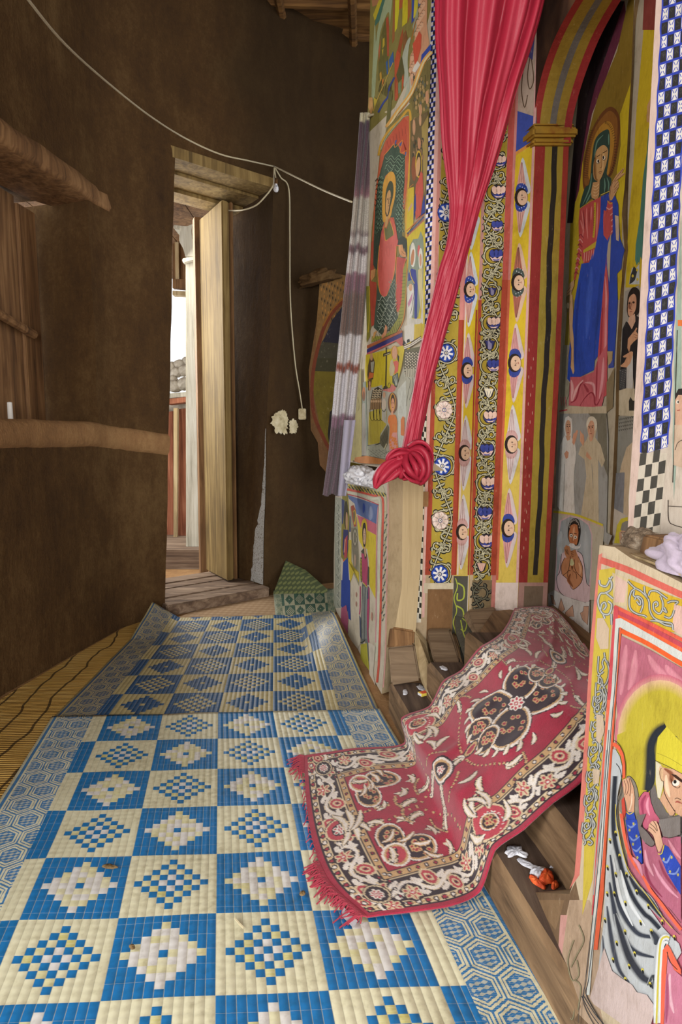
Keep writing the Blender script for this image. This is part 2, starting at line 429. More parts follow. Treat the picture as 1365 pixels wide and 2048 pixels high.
lo, hi = col2(fp, .0, zf, V3((.02, 0, 0))); m.hexa(lo, hi); tag(m.build('trim_5', 'brown_wood'), 'dark brown frame post behind the open plank door', 'door frame', kind='structure')

# outside the doorway: porch post, boards, fence, stones
def trace(name, outline, y, thick, mat, parent=None, bevel=.006, tilt=0, smooth=False):
    q = [ony(a, b, y) for a, b in pts(outline)]; m = MB()
    d = V3((0, 1, 0))*thick
    m.hexa(q, [p+d for p in q]); return m.build(name, mat, parent, bevel=bevel)
post = empty('porch_post', (-1.28, 5.1, 0), 'pale carved porch post seen through the open doorway', 'post')
m = MB(); a, b = ony(372, 1095, 5.1), ony(404, 1095, 5.1); c, d = ony(371, 522, 5.1), ony(398, 522, 5.1)
m.hexa([a, b, b+V3((0, .14, 0)), a+V3((0, .14, 0))], [c, d, d+V3((0, .14, 0)), c+V3((0, .14, 0))]); m.build('shaft', 'grey_white_wood', post, bevel=.008)
trace('capital', '347,449 361,451 374,452 388,446 384,461 386,476 394,487 398,505 397,514 392,514 371,514 366,496 358,482 359,464 361,458 347,457', 5.09, .16, 'grey_white_wood', post)
trace('ring', '365,516 392,512 399,509 399,518 369,526 364,523', 5.07, .2, 'grey_white_wood', post)
trace('foot', '374,1096 405,1098 405,1110 396,1120 382,1126 381,1134 352,1130 354,1124 366,1120 374,1112', 5.07, .2, 'grey_white_wood', post)
m = MB(); m.box((-3.1, 4.95, 0), (-.62, 7.2, .16)); tag(m.build('porch_floor', 'sill_wood'), 'raised porch floor of brown boards outside the doorway', 'porch floor')
m = MB()
for i in range(9): m.box((-3.0+i*.3, 4.9, 2.86-.001*i), (-2.71+i*.3, 7.2, 2.9))
tag(m.build('porch_ceiling', 'brown_wood'), 'brown board porch ceiling outside the doorway', 'ceiling')
pn = empty('hanging_panel', (-1.75, 5.9, 2.0), 'brown slatted panel under the porch ceiling behind the carved post', 'panel')
trace('board', '345,396 412,396 412,560 345,560', 5.95, .03, 'brown_wood', pn, .003)
trace('slat', '349,455 357,455 358,560 351,560', 5.9, .04, 'pale_weathered_wood', pn, .002); trace('slat', '366,470 373,470 374,560 367,560', 5.9, .04, 'brown_wood', pn, .002)
trace('rail', '345,558 412,558 412,582 345,576', 5.88, .06, 'brown_wood', pn, .002); trace('rail', '345,581 412,584 412,593 345,590', 5.86, .08, 'pale_weathered_wood', pn, .002)
fe = empty('plank_fence', (-1.6, 5.6, 0), 'reddish brown plank fence outside the doorway', 'fence')
for o, y, mt in (('334,824 346,822 348,1128 334,1130', 5.75, 'red_brown_wood'), ('347,816 356,816 354,1122 347,1124', 5.62, 'pale_weathered_wood'), ('356,818 376,816 376,1118 355,1120', 5.7, 'red_brown_wood')):
    trace('plank', o, y, .04, mt, fe, .003)
trace('cap_rail', '334,798 378,793 378,804 334,809', 5.6, .15, 'red_brown_wood', fe, .004); trace('cap_rail', '334,787 378,783 378,793 334,797', 5.62, .15, 'grey_white_wood', fe, .004)
simple('stone', [(.3, '6b6258'), (.5, 'a89c8a'), (.7, 'd2c8b6')], 7)
for i, (x, y, r, zz) in enumerate(((350, 772, 16, 0), (369, 768, 17, 0), (352, 745, 13, .2), (371, 741, 15, .2), (360, 728, 12, .3), (343, 733, 12, .3), (375, 722, 11, .35), (345, 758, 11, .1))):
    c = ony(x, y, 5.85+zz*.2); bm = bmesh.new(); bmesh.ops.create_icosphere(bm, subdivisions=2, radius=r/F*5.9)
    for v in bm.verts: v.co = V3((v.co.x, v.co.y*.8, v.co.z*.8))*(1+.25*noise.noise(v.co*14+V3((i, 0, 0))))
    me = bpy.data.meshes.new('stone'); bm.to_mesh(me); bm.free(); o = link('wall_stone', me, 'stone'); o.location = c
    tag(o, 'grey stone of the rubble wall seen through the doorway above the fence', 'stone', 'stones of the rubble wall outside')
m = MB(); m.box((-3.3, 5.78, .16), (-1.2, 6.3, 1.48)); tag(m.build('rubble_wall', 'stone'), 'low rubble wall outside behind the plank fence', 'wall')

# ------------------------------------------------------------------ sanctuary walls (geometry planes)
MU0 = V3((.309, 2.45, 0)); MUD = V3((-.295, .95, 0))
MUR = (MU0, MU0+MUD, MU0+V3((0, 0, 1)))
mun = V3((-.95, -.31, 0)).normalized()
def on3(px, py, P):  # P: plane triple
    n = (V3(P[1])-V3(P[0])).cross(V3(P[2])-V3(P[0])); return onpl(px, py, V3(P[0]), n)
nb = [((838, 900), (864, 0)), ((917, 900), (944, 0)), ((948, 900), (976, 0)), ((1003, 900), (1040, 0)), ((1048, 900), (1082, 0)), ((1111, 900), (1160, 0))]
ND = [2.45, 2.46, 2.39, 2.41, 2.35, 2.39]
PA, PB = on3(*nb[0][0], MUR), on3(*nb[0][1], MUR)
JP = []
for i in range(1, 6):
    QA = ony(*nb[i][0], ND[i]); pl = (PA, PB, QA); JP.append(pl)
    PA, PB = QA, on3(*nb[i][1], pl)
# ------------------------------------------------------------------ far sanctuary wall with its painted scenes
P = Paint(*MUR)
P.solid('748,-330 742,0 741,60 739,130 737,200 736,300 731,450 726,600 718,750 708,860 700,924 735,931 775,937 842,942 838,900 864,0 873,-330', .14, 'cfc4ae', 'a8977a', (.96, .27, 0))
P.p('8e8446', '748,-330 737,205 733,270 790,215 840,110 862,20 873,-330')
P.view(720, 0, 8)
P.p('b9825a', '190,-60 200,110 320,60 360,-60'); P.p('cdbb35', '330,-60 215,240 240,330 330,180 420,-60'); P.p('4f7a68', '380,-60 250,330 240,430 320,330 440,-60')
P.p('a7b48d', '430,-60 320,320 280,520 260,660 250,430 235,440 215,900 190,1540 240,1520 270,1100 300,800 330,520 420,260 470,200 480,420 500,200 520,-60', True)
P.p('6f6a33', '300,900 330,600 420,280 470,420 460,900 440,1200 300,1300'); P.p('b9583a', '420,300 455,260 470,420 470,900 440,900 430,500'); P.p('b9673f', '300,800 340,610 330,780 310,1000')
P.p('c9b13a', '370,620 400,600 400,720 365,780'); P.p('c0a838', '355,800 380,780 372,900'); P.p('d6cd2e', '570,-60 560,520 600,450 640,100 640,-60'); P.p('d2c42b', '690,-60 680,430 760,360 800,-60')
P.p('a2683a', '540,-60 520,700 560,640 570,-60'); P.p('b6603a', '640,-60 630,160 680,120 700,-60'); P.p('ab6a34', '770,-60 770,380 830,160 820,-60'); P.p('3d52a8', '840,-60 830,380 870,330 880,-60')
P.p('d8cc44', '880,-60 860,300 930,220 930,-60'); P.p('a8b09a', '930,120 850,420 860,580 920,420 935,260'); P.p('b07a35', '930,230 850,620 820,640 870,420'); P.p('5566a8', '940,-60 940,120 980,60 990,-60')
P.p('a8542f', '700,430 650,600 600,830 560,960 560,1600 600,1620 610,1200 690,640'); P.p('c85a36', '600,800 560,980 570,1240 620,1100 660,870'); P.p('8d5f33', '690,560 740,480 770,610 730,760 690,830')
P.p('b5bba8', '820,600 760,660 690,880 690,960 720,1160 705,1360 730,1390 760,1300 740,1480 690,1590 760,1560 800,1440 790,1260 770,1000 790,760', True)
P.p('5f5a30', '660,940 680,900 720,1160 700,1240 620,1320 590,1200'); P.p('c4552f', '680,1240 700,1180 710,1300 680,1480'); P.p('c65e38', '590,1330 610,1290 620,1560 570,1620'); P.p('7d8f6c', '620,1340 660,1310 660,1480 620,1500')
P.p('3f66a0', '470,960 540,820 550,1000 480,1090'); P.p('3f66a0', '420,1000 450,960 460,1180 440,1200'); P.p('c49a3a', '320,1180 350,1140 360,1260 330,1320'); P.p('d0803a', '360,1280 390,1260 380,1380 365,1380')
for i in range(16): P.l('2c2c20', 5, [(330+i*13, 1330+i*8-(i % 3)*40), (300+i*15, 1470+i*9)], hold=True)
P.up(); P.l('3c4c98', 28, '560,1240 480,1400 460,1540 380,1650 300,1800', taper=0); P.l('c9a84f', 12, '540,1000 400,1330 300,1560 220,1780'); P.l('6d6a38', 60, '500,1460 480,1700 450,2040')
P.p('c7b33a', '230,1560 290,1600 240,1720'); P.p('d8a868', '150,1560 210,1560 220,1740 185,1840 140,1720')
P.p('d9a27d', '1000,-60 960,200 900,500 860,800 810,900 800,1100 830,1380 920,1200 1000,960 1120,700 1080,400 1090,-60')
for i in range(26):
    y = 20+i*48; x = 1010-i*7+(i*67 % 90)-40; P.e('e3b795', x, y, 26, 46, .15, 10); P.l('5d4630', 5, [(x-26, y-30), (x-8, y-52), (x+22, y-36)], hold=True)
P.p('d2563c', '960,500 1000,560 990,760 940,960 890,1040 870,860 860,700 900,640'); P.p('e6e1d6', '880,1060 940,980 980,1040 900,1160 850,1140'); P.p('3750b0', '1150,700 1000,880 980,1030 1080,900 1160,790')
P.p('7f7340', '1150,920 1060,1010 960,1200 850,1470 800,1640 840,1700 850,2048 1120,2048 1140,1300')
for i in range(34):
    x = 880+(i*53 % 230); y = 1240+(i*97 % 520); P.e('b89a66' if i % 3 else '6b6a58', x, y, 18, 34, 0, 8, True)
for i in range(18):
    x = 870+(i*61 % 240); y = 1180+(i*83 % 560); P.l('2d2718', 8, [(x, y), (x+8, y+60), (x-4, y+110)], hold=True)
P.up(); P.e('d8a27a', 1090, 1560, 28, 110); P.e('d2a078', 985, 1760, 26, 90); P.e('c99a70', 895, 1960, 24, 80)
P.l('e6b05a', 62, '1160,830 1040,980 950,1200 860,1440 760,1600 620,1780 440,2040'); P.l('e8d9a6', 24, '1160,840 1040,990 955,1200 870,1440 770,1600 630,1780 470,2040'); P.l('d98d3a', 7, '1150,880 1060,1000 970,1210 880,1450 790,1620 650,1810')
# enthroned figure panel
P.view(720, 230, 8)
P.p('8d7f45', '330,640 440,210 850,-220 850,640 770,1900 120,3600 100,3900 200,1800')
P.p('cf6a46', '340,640 420,420 560,230 740,30 800,10 815,560 780,1100 740,1500 690,1520 640,2100 200,2100 250,1300')
P.l('d9a83a', 34, '310,650 360,440 480,250 650,80 760,-60 810,-60 825,100 820,600 790,1100 750,1600 760,2000'); P.l('a9b09a', 12, '345,560 430,370 560,200 700,40 790,10')
P.l('e9b83c', 16, '830,100 815,640 790,1150 765,1600 770,1960')
P.p('c9573c', '400,640 480,540 560,440 580,400 600,500 700,400 690,500 650,560 690,610 770,570 760,680 780,100 720,40 560,240 430,430')
for i in range(7): P.l('8e3a28', 6, [(450+i*48, 420-i*40), (470+i*46, 520-i*36)], hold=True)
P.up(); P.p('3f5644', '410,640 560,470 620,470 680,620 740,640 730,1100 700,1400 690,1640 690,2000 620,2000 560,1640 500,1640 500,900 300,1100 250,2100 230,2100 260,1500 330,950 390,720')
P.p('4a5e4c', '240,2100 300,1200 340,940 420,640 520,560 600,900 420,900 400,1650 380,2100')
def wavy(col, w, x0, x1, ys, amp, ph=0):
    for k, y in enumerate(ys):
        q = []
        n = 9
        for i in range(n): q.append((x0+(x1-x0)*i/(n-1)+10*math.sin(k), y+amp*math.sin(i*1.9+ph+k*.9)))
        P.l(col, w, q, hold=True)
    P.up()
wavy('86a386', 9, 420, 720, range(680, 900, 50), 34); wavy('243427', 9, 420, 720, range(705, 900, 60), 34, .4); wavy('8aa88c', 8, 600, 725, range(920, 1900, 62), 30, 1); wavy('20301f', 9, 590, 720, range(950, 1900, 75), 28, .2)
wavy('7d9b80', 8, 300, 390, range(1000, 2000, 75), 26); wavy('1d2b20', 10, 260, 390, range(1040, 2040, 80), 22, 1.3)
for a in ('580,410 610,400 590,470 570,480', '650,460 690,430 690,490 650,500', '740,600 765,590 765,660 740,660'): P.p('5560a0', a)
P.l('e9973c', 9, '400,650 480,560 560,470 580,520 700,400 680,500 660,590 690,610 770,570 750,680'); P.p('e0a638', '390,1100 430,990 500,910 560,930 590,1060 580,1300 540,1480 500,1640 400,1720 375,1600 375,1300', True)
P.p('3d4526', '420,1500 430,1240 480,1080 520,1060 550,1120 550,1280 500,1480 470,1600 430,1600', True); P.p('d3a262', '440,1320 470,1220 500,1210 510,1300 490,1440 460,1600 430,1560', True)
P.p('d6a765', '440,1580 490,1540 470,1700 440,1800 410,1790')
for a in ('455,1340 480,1330', '492,1330 508,1325', '462,1460 485,1450', '478,1350 474,1420 484,1424'): P.l('3a2718', 7, a, False)
P.e('2a2016', 462, 1352, 8, 7); P.e('2a2016', 496, 1346, 7, 7); P.l('2e2618', 16, '430,1560 450,1620 480,1560 500,1440'); P.p('d5604a', '380,1800 400,1740 420,1900 440,2000 560,1920 500,1660 540,1650 590,1780 640,2100 340,2100')
P.p('6d6e38', '405,1800 440,1820 500,1660 560,1920 430,2010'); P.l('e7a23c', 10, '400,1790 420,1980 450,2010 560,1930 500,1690')
P.view(720, 460, 8)
P.p('b9503c', '200,200 250,150 240,620 190,820 280,840 290,1500 200,1540 170,900'); P.p('3d4a3c', '240,120 330,0 370,0 320,300 310,600 280,640 230,560')
P.p('d8645a', '370,0 400,60 430,180 560,80 600,60 630,200 600,260 590,480 550,760 450,1040 390,1070 340,1000 310,800 305,560 330,250', True); P.l('e79b45', 10, '330,250 305,560 310,800 340,1000 390,1070 450,1040 550,760 590,480 600,260')
P.p('c85048', '610,430 760,460 710,640 690,1100 660,1250 620,1310 595,1160 600,700'); P.l('e08a4a', 9, '610,430 600,700 595,1160 620,1310 660,1250 690,1100 715,640 760,460')
P.p('4c5a4c', '300,880 330,1000 390,1080 450,1050 560,760 590,680 590,1180 600,1330 630,1400 560,1560 480,1620 440,1510 380,1690 300,1620 240,1560 260,1300')
wavy('b9c2b0', 8, 300, 600, range(1100, 1600, 60), 44, .6); wavy('222c24', 8, 300, 610, range(1130, 1600, 75), 44, .2); wavy('8fa092', 7, 480, 600, range(820, 1120, 60), 30)
P.p('2f3a30', '620,240 640,140 700,100 760,140 775,320 760,430 740,300 650,240'); P.p('e3a36b', '640,240 700,235 720,330 750,360 760,430 720,440 660,390 640,320'); P.l('7a4f2c', 7, '650,400 690,440 750,440'); P.l('7a4f2c', 6, '690,340 720,380 750,390')
P.p('d3985f', '195,650 270,620 260,740 200,820 190,760')
P.p('9a9a40', '710,640 770,480 760,1000 720,1420 600,1640 200,1800 210,1700 380,1700 480,1640 630,1410 690,1100')
for i in range(16): P.l('3c3a18', 5, [(690-i*4, 700+i*55), (760-i*4, 690+i*55)], hold=True)
for i in range(14): P.l('3c3a18', 5, [(640-i*32, 1420+i*22), (680-i*32, 1600+i*16)], hold=True)
P.up(); P.l('c8853c', 16, '780,480 760,1000 720,1420 620,1640'); P.p('dc9a72', '430,1510 460,1560 440,1680 380,1740 360,1700 400,1640'); P.p('d4a05f', '220,1760 240,1640 290,1610 260,1700'); P.p('8e8a34', '120,900 180,900 180,1700 130,1800')
P.l('c9b136', 14, '165,900 175,1300 150,1640')
P.p('b5673f', '130,1850 700,1600 700,1640 130,1900'); P.p('3a3478', '130,1910 700,1640 700,1710 400,1850 130,1970'); P.p('c76a63', '130,1970 400,1850 700,1710 720,1900 600,1780 400,1880 120,2010')
# right-hand column of small scenes
P.view(720, 230, 8)
P.p('72603c', '830,100 1110,-60 1120,560 1060,1560 1000,1600 820,1100'); P.p('a89150', '1010,200 1120,0 1100,900 1050,1300 1030,600')
for i in range(22): P.e('4b4a36' if i % 2 else 'a3805a', 870+(i*47 % 170), 380+(i*61 % 400), 20, 46, 0, 8, True)
P.up(); P.e('9c5a34', 890, 860, 42, 200); P.e('dcb53a', 965, 790, 54, 220); P.e('36331f', 968, 790, 40, 190); P.e('d9aa78', 955, 830, 34, 160, .1)
P.e('d2a07a', 890, 200, 24, 130); P.e('d2a37c', 990, 80, 20, 100); P.e('c98f6a', 975, 460, 26, 90)
P.p('cf5a4a', '1000,900 1030,940 1040,1240 1000,1600 920,1680 900,1400 920,1120 960,1040'); P.p('2f3f8c', '920,1240 925,1500 880,1700 880,1420'); P.p('35439a', '1060,1280 1070,1560 1000,1610 1030,1400')
P.p('dcc32f', '800,1180 890,1150 880,1760 780,1900 770,1850'); P.p('d6b08a', '800,1500 860,1400 870,1450 800,1560'); P.l('c0843c', 14, '800,1180 880,1110'); P.l('3b4690', 14, '780,1900 900,1790 1050,1630'); P.l('c9603c', 12, '770,1860 900,1740 1050,1590'); P.l('c9603c', 12, '780,1940 900,1830 1060,1670')
P.p('d9c42e', '780,1960 1060,1690 1080,2100 1060,3600 880,3500 780,3900 790,2500')
P.view(720, 460, 8)
P.p('8f9c8a', '820,260 880,150 960,140 1000,20 1040,120 1050,300 1040,900 960,1400 780,1420 770,900 800,560'); P.p('d8d4c8', '780,900 820,980 860,1420 1000,1420 1040,900 1040,1500 780,1520')
P.e('ecebe0', 873, 400, 44, 200); P.e('c98a62', 870, 440, 26, 130, .1); P.e('d9625f', 970, 340, 22, 100); P.e('e8e6da', 1000, 470, 34, 180); P.e('d4a184', 998, 480, 18, 100)
P.p('34409a', '800,700 850,620 920,640 950,900 940,1420 900,1420 900,900 860,800 800,820'); P.l('cdb84a', 14, '820,640 850,760 900,860'); P.p('e8e6e2', '800,900 880,880 900,1060 870,1360 820,1420 800,1200'); P.p('c98fae', '790,1180 870,1000 860,1120 810,1240'); P.e('e0b391', 840, 920, 30, 60)
P.p('d8cc9a', '960,640 1030,600 1030,1000 1000,1300 960,900'); P.l('30302a', 7, '900,880 890,1060 840,1340'); P.p('dcd8ce', '740,1540 900,1480 900,1760 740,1840'); P.p('d3b83e', '900,1560 1020,1480 1000,1700 890,1760'); P.p('23231f', '705,1840 730,1760 770,1820'); P.p('23231f', '780,1810 780,1760 820,1740 830,1790')
P.l('e4ddcd', 60, '700,1900 860,1830 1010,1730'); P.l('5c4738', 8, '705,1870 860,1800 1010,1700'); P.l('5c4738', 8, '705,1900 860,1830 1010,1730'); P.l('5c4738', 8, '710,1925 860,1860 1010,1760')
# lower scene
P.view(690, 700, 8)
P.p('d3c02e', '360,80 960,-70 980,0 930,300 860,560 480,640 360,600 340,300'); P.p('b9b8a8', '340,600 480,600 620,560 640,660 860,600 960,300 1010,40 1260,-40 1230,300 1000,1720 360,1680 320,1000')
P.p('d0d4cc', '870,640 1010,480 1010,1000 960,1700 870,1700'); P.p('6e6a50', '990,0 1250,-60 1190,400 1160,440 1000,400 960,240')
for i in range(58):
    a = i % 8; b = i//8; x = 1010+a*27-b*3; y = 40+b*46+(a % 2)*18
    P.e('2a261c', x, y, 15, 24, 0, 9, True)
P.up()
for i in range(58):
    a = i % 8; b = i//8; x = 1010+a*27-b*3; y = 40+b*46+(a % 2)*18
    P.e('d9cfb8', x, y+5, 10, 17, 0, 9, True)
P.up(); P.p('c2bda8', '1000,300 1160,300 1150,430 1000,430')
for x in range(1000, 1170, 28): P.l('3b372c', 5, [(x, 290), (x+6, 430)], hold=True)
P.l('55534a', 6, '1040,440 1080,500 1040,700 1010,900'); P.l('55534a', 6, '1110,440 1120,600 1060,800')
P.l('3f3820', 22, '690,-40 690,200 680,600'); P.p('3f3820', '640,60 760,20 760,60 640,110'); P.l('d9d3b0', 8, '655,85 750,50'); P.p('4a4630', '650,580 700,570 700,620 640,630'); P.e('cfc02c', 735, 570, 24, 44); P.l('4a4220', 7, '735,525 760,560 750,600 715,600', closed=True)
P.e('cc9a2c', 825, 40, 60, 110); P.e('dca888', 825, 50, 38, 110); P.p('2e2c20', '870,60 900,110 890,200 870,150'); P.p('cdbf9a', '790,140 760,180 740,300 750,410 800,420 830,300'); P.p('dd6a5a', '800,190 860,170 890,200 880,340 820,390 830,270'); P.p('4a5248', '790,420 880,360 890,480 850,590 790,520')
for k in range(4): P.l('b9c0b2', 8, [(805+k*18, 420-k*10), (830+k*12, 500), (845+k*5, 570)], hold=True)
P.up(); P.p('d58078', '620,640 750,610 780,540 850,600 830,650 780,680 640,650')
P.p('5d4b33', '400,240 440,70 470,90 510,200 480,470 400,480 385,400'); P.e('c19468', 452, 110, 24, 60); P.p('d0703a', '420,360 490,370 480,440 400,470'); P.p('a9a898', '440,200 500,180 480,360 450,350'); P.p('6d5138', '390,490 460,470 440,640 400,650'); P.e('d9a883', 425, 540, 14, 40); P.e('dba884', 428, 610, 14, 40)
P.p('c0b046', '410,1000 600,920 700,980 690,1200 600,1340 580,1490 400,1520'); P.p('3b3424', '470,640 560,590 630,640 620,780 440,800')
for i in range(30):
    a = i % 6; b = i//6; P.e('d9c8a4', 490+a*24-b*6, 640+b*34+(a % 2)*10, 10, 14, 0, 8, True)
P.up(); P.p('9a7a54', '440,790 610,770 610,940 430,960')
for x in range(450, 620, 28): P.l('3b2c1c', 6, [(x, 780), (x-6, 950)], hold=True); P.e('d8b48c', x+4, 820, 12, 24, 0, 8, True)
P.up()
for k in range(4): P.l('2e2a1a', 9, [(430+k*55, 950), (440+k*52, 1100), (490+k*50, 1120), (490+k*45, 950)])
for x in range(420, 600, 22): P.l('8b7b34', 5, [(x, 1120), (x-6, 1500)], hold=True)
P.up(); P.p('bdb9ab', '620,740 700,740 690,1180 620,1120'); P.e('d3a585', 660, 720, 22, 50); P.e('d8c9b6', 655, 870, 34, 90); P.l('2d2a20', 9, '630,960 660,990 690,940')
P.e('7d5a48', 795, 850, 78, 170); P.e('d9a23c', 795, 840, 50, 150); P.e('4c3a2a', 800, 830, 34, 120); P.e('dfa27e', 800, 880, 28, 110)
for a in ('778,850 795,846', '806,846 822,850', '790,920 812,920'): P.l('2a1c14', 7, a, False)
P.e('dfa888', 790, 1020, 20, 50); P.p('e08446', '740,1050 790,1040 840,1040 870,1140 870,1300 850,1540 740,1540 750,1240 720,1140', True); P.p('dc9a90', '740,1500 800,1320 870,1320 890,1590 740,1610')
for i in range(14): P.e('e2873f', 760+(i*37 % 120), 1390+(i*53 % 200), 16, 22, .4, 8, True)
P.up(); P.p('dc8a4a', '790,1200 830,1180 860,1220 850,1300 800,1290'); P.p('6f6b56', '590,1400 720,1190 740,1240 720,1500 660,1620 600,1500'); P.l('d0c9a4', 16, '700,1500 650,1620')
for k in range(7): P.l('33302a', 5, [(610+k*16, 1400-k*20), (650+k*12, 1560-k*22)], hold=True)
P.up(); P.l('2c2c22', 14, '370,1530 480,1530 600,1490'); P.p('a6a896', '360,1540 600,1510 700,1620 690,1740 360,1690'); P.p('8d8466', '720,1620 880,1600 860,1720 700,1720')
for i in range(26): P.l('3a3a32', 5, [(400+(i*43 % 280), 1590+(i*31 % 120)), (425+(i*43 % 280), 1600+(i*31 % 120))], hold=True)
P.up(); P.p('dc8450', '930,1120 960,1060 990,1080 990,1380 930,1360'); P.p('8a9488', '320,520 370,500 380,1000 400,1500 360,1700 310,1000'); P.e('b46f38', 335, 700, 26, 110); P.e('7a4b28', 335, 740, 18, 80); P.p('a49f96', '310,850 355,850 375,1690 300,1690')
P.p('b8ad70', '250,300 290,300 300,1000 300,1740 110,1780 150,1300 200,800'); P.l('8d8248', 10, '240,750 260,900 240,980'); P.l('e5dca6', 10, '265,100 235,500 205,800')
P.p('c9844a', '190,1720 380,1690 690,1760 680,1830 280,1810 180,1780')
# check border
def checks(P, left, right, y0, y1, ch, c1, c2, blue=None, cols=3, bw=.16, skew=.0, w=.9):
    """two-tone checks between two edge lines given as functions of photo y"""
    P.view(0, 0, 1); n = int((y1-y0)/ch)
    P.p(c1, [(left(y0), y0), (right(y0), y0), (right(y1), y1), (left(y1), y1)])
    for r in range(n):
        for c in range(cols):
            if (r+c) % 2: continue
            a, b = c/cols, (c+1)/cols; ya, yb = y0+r*ch, y0+(r+1)*ch; ya += ch*(1-w); k = random.uniform(-.04, .04)
            f = lambda u, y: (left(y)+(right(y)-left(y))*u, y+skew*u)
            P.p(c2, [f(a+k*.3, ya), f(b, ya+k*ch), f(b, yb), f(a, yb)], hold=True)
    P.up()
    if blue:
        for r in range(n+1):
            y = y0+r*ch; P.l(blue, ch*bw, [(left(y), y), (right(y), y+skew)], False, hold=True)
        P.up()
edge = lambda pa, pb: (lambda y: pa[0]+(pb[0]-pa[0])*(y-pa[1])/(pb[1]-pa[1]))
wr = P.build('wall_right'); tag(wr, 'sanctuary wall painted with an enthroned figure and crowded small scenes', 'wall', kind='structure')

# ------------------------------------------------------------------ stepped doorway jamb: four painted strips
E0, E1, E2, E3, E4, E5 = [edge(*b) for b in nb]
YT, YB = -330, 1300
LEAF, INK = 'cbc7a6', '1f1d17'
def vine(P, L, R, y0, y1, per, bgc, flowers, cream=LEAF, ink=INK, ph=0.0, seed=1):
    """scrolling vine between two edges: u runs 0..1 across"""
    rnd = random.Random(seed); P.view(0, 0, 1)
    f = lambda u, y: (L(y)+(R(y)-L(y))*min(.97, max(.03, u)), min(y1-1, max(y0+1, y)))
    ny = max(2, int((y1-y0)/60)); ys = [y0+(y1-y0)*i/ny for i in range(ny+1)]
    P.p(bgc, [(L(y), y) for y in ys]+[(R(y), y) for y in reversed(ys)])
    fy = sorted([(y, r) for (x, y, t, r) in flowers]) or [(y0+per*(i+.5), 8) for i in range(int((y1-y0)/per))]
    while fy[0][0]-per > y0: fy.insert(0, (fy[0][0]-per, 12))
    w = lambda y: R(y)-L(y); key = [(.5, y0)]; mids = []
    for i, (y, r) in enumerate(fy):
        sd = 1 if i % 2 else -1
        key.append((.5+sd*.43, y))
        if i < len(fy)-1: m_ = (y+fy[i+1][0])/2; key.append((.5, m_)); mids.append((m_, sd))
    key.append((.5, y1)); st = [f(u, y) for u, y in spline(key, False, 9)]
    stems, leaves = [st], []
    def leaf_(x, y, a, l, c):
        leaves.append([(x+l*t*math.cos(a+c*t), y+l*t*math.sin(a+c*t)) for t in (0, .25, .5, .75, 1)])
    for i, (y, r) in enumerate(fy):        # stem closing round each flower
        sd = 1 if i % 2 else -1; W_ = w(y); k = min(.47, (r+3.5)/W_)
        q = [f(.5-sd*k*math.cos(t), y-(r+4)*math.sin(t)) for t in [-2.2+4.2*n/9 for n in range(10)]]; stems.append(q)
        for n in range(1, 9, 2):
            t = -2.2+4.2*n/9; x_, y_ = q[n]; leaf_(x_, y_, math.atan2(-math.sin(t), -sd*math.cos(t))+rnd.uniform(-.9, .9), W_*.24, rnd.choice((-1.2, 1.2)))
    for (y, sd) in mids:                    # curled tendrils between the flowers
        W_ = w(y)
        for e in (-1, 1):
            cx_, cy_ = .5+e*sd*.25, y+e*W_*.10
            q = [f(cx_+e*sd*(.24-.017*n)*math.cos(n*.62+2.6), cy_+W_*(.27-.020*n)*math.sin(n*.62+2.6)*e) for n in range(11)]; stems.append(q)
            for n in (1, 3, 5): leaf_(q[n][0], q[n][1], math.atan2(q[n][1]-cy_, q[n][0]-f(cx_, cy_)[0])+rnd.uniform(-.3, .5), W_*.22, rnd.choice((-1, 1)))
    acc_ = 0
    for a, b in zip(st, st[1:]):
        acc_ += math.dist(a, b)
        if acc_ > 10.5:
            acc_ = 0; d = math.atan2(b[1]-a[1], b[0]-a[0])
            for e in (-1, 1): leaf_(b[0], b[1], d+e*rnd.uniform(.5, .8), w(b[1])*rnd.uniform(.24, .36), e*rnd.uniform(.6, 1.4))
    cl = lambda q: [(min(R(b)-.8, max(L(b)+.8, a)), b) for a, b in q]
    for q in leaves: P.l(ink, 8.8, cl(q), taper=2, hold=True, k=2)
    for q in stems: P.l(ink, 5.6, cl(q), hold=True, k=2)
    P.up()
    for q in leaves: P.l(cream, 3.4, cl(q), taper=2, hold=True, k=2)
    for q in stems: P.l(cream, 1.9, cl(q), hold=True, k=2)
    P.up()
    for q in leaves: P.l(ink, .7, cl(q)[:4], hold=True, k=1)
    P.up()
    for (x, y, t, r) in flowers: flower(P, x, y, t, r)
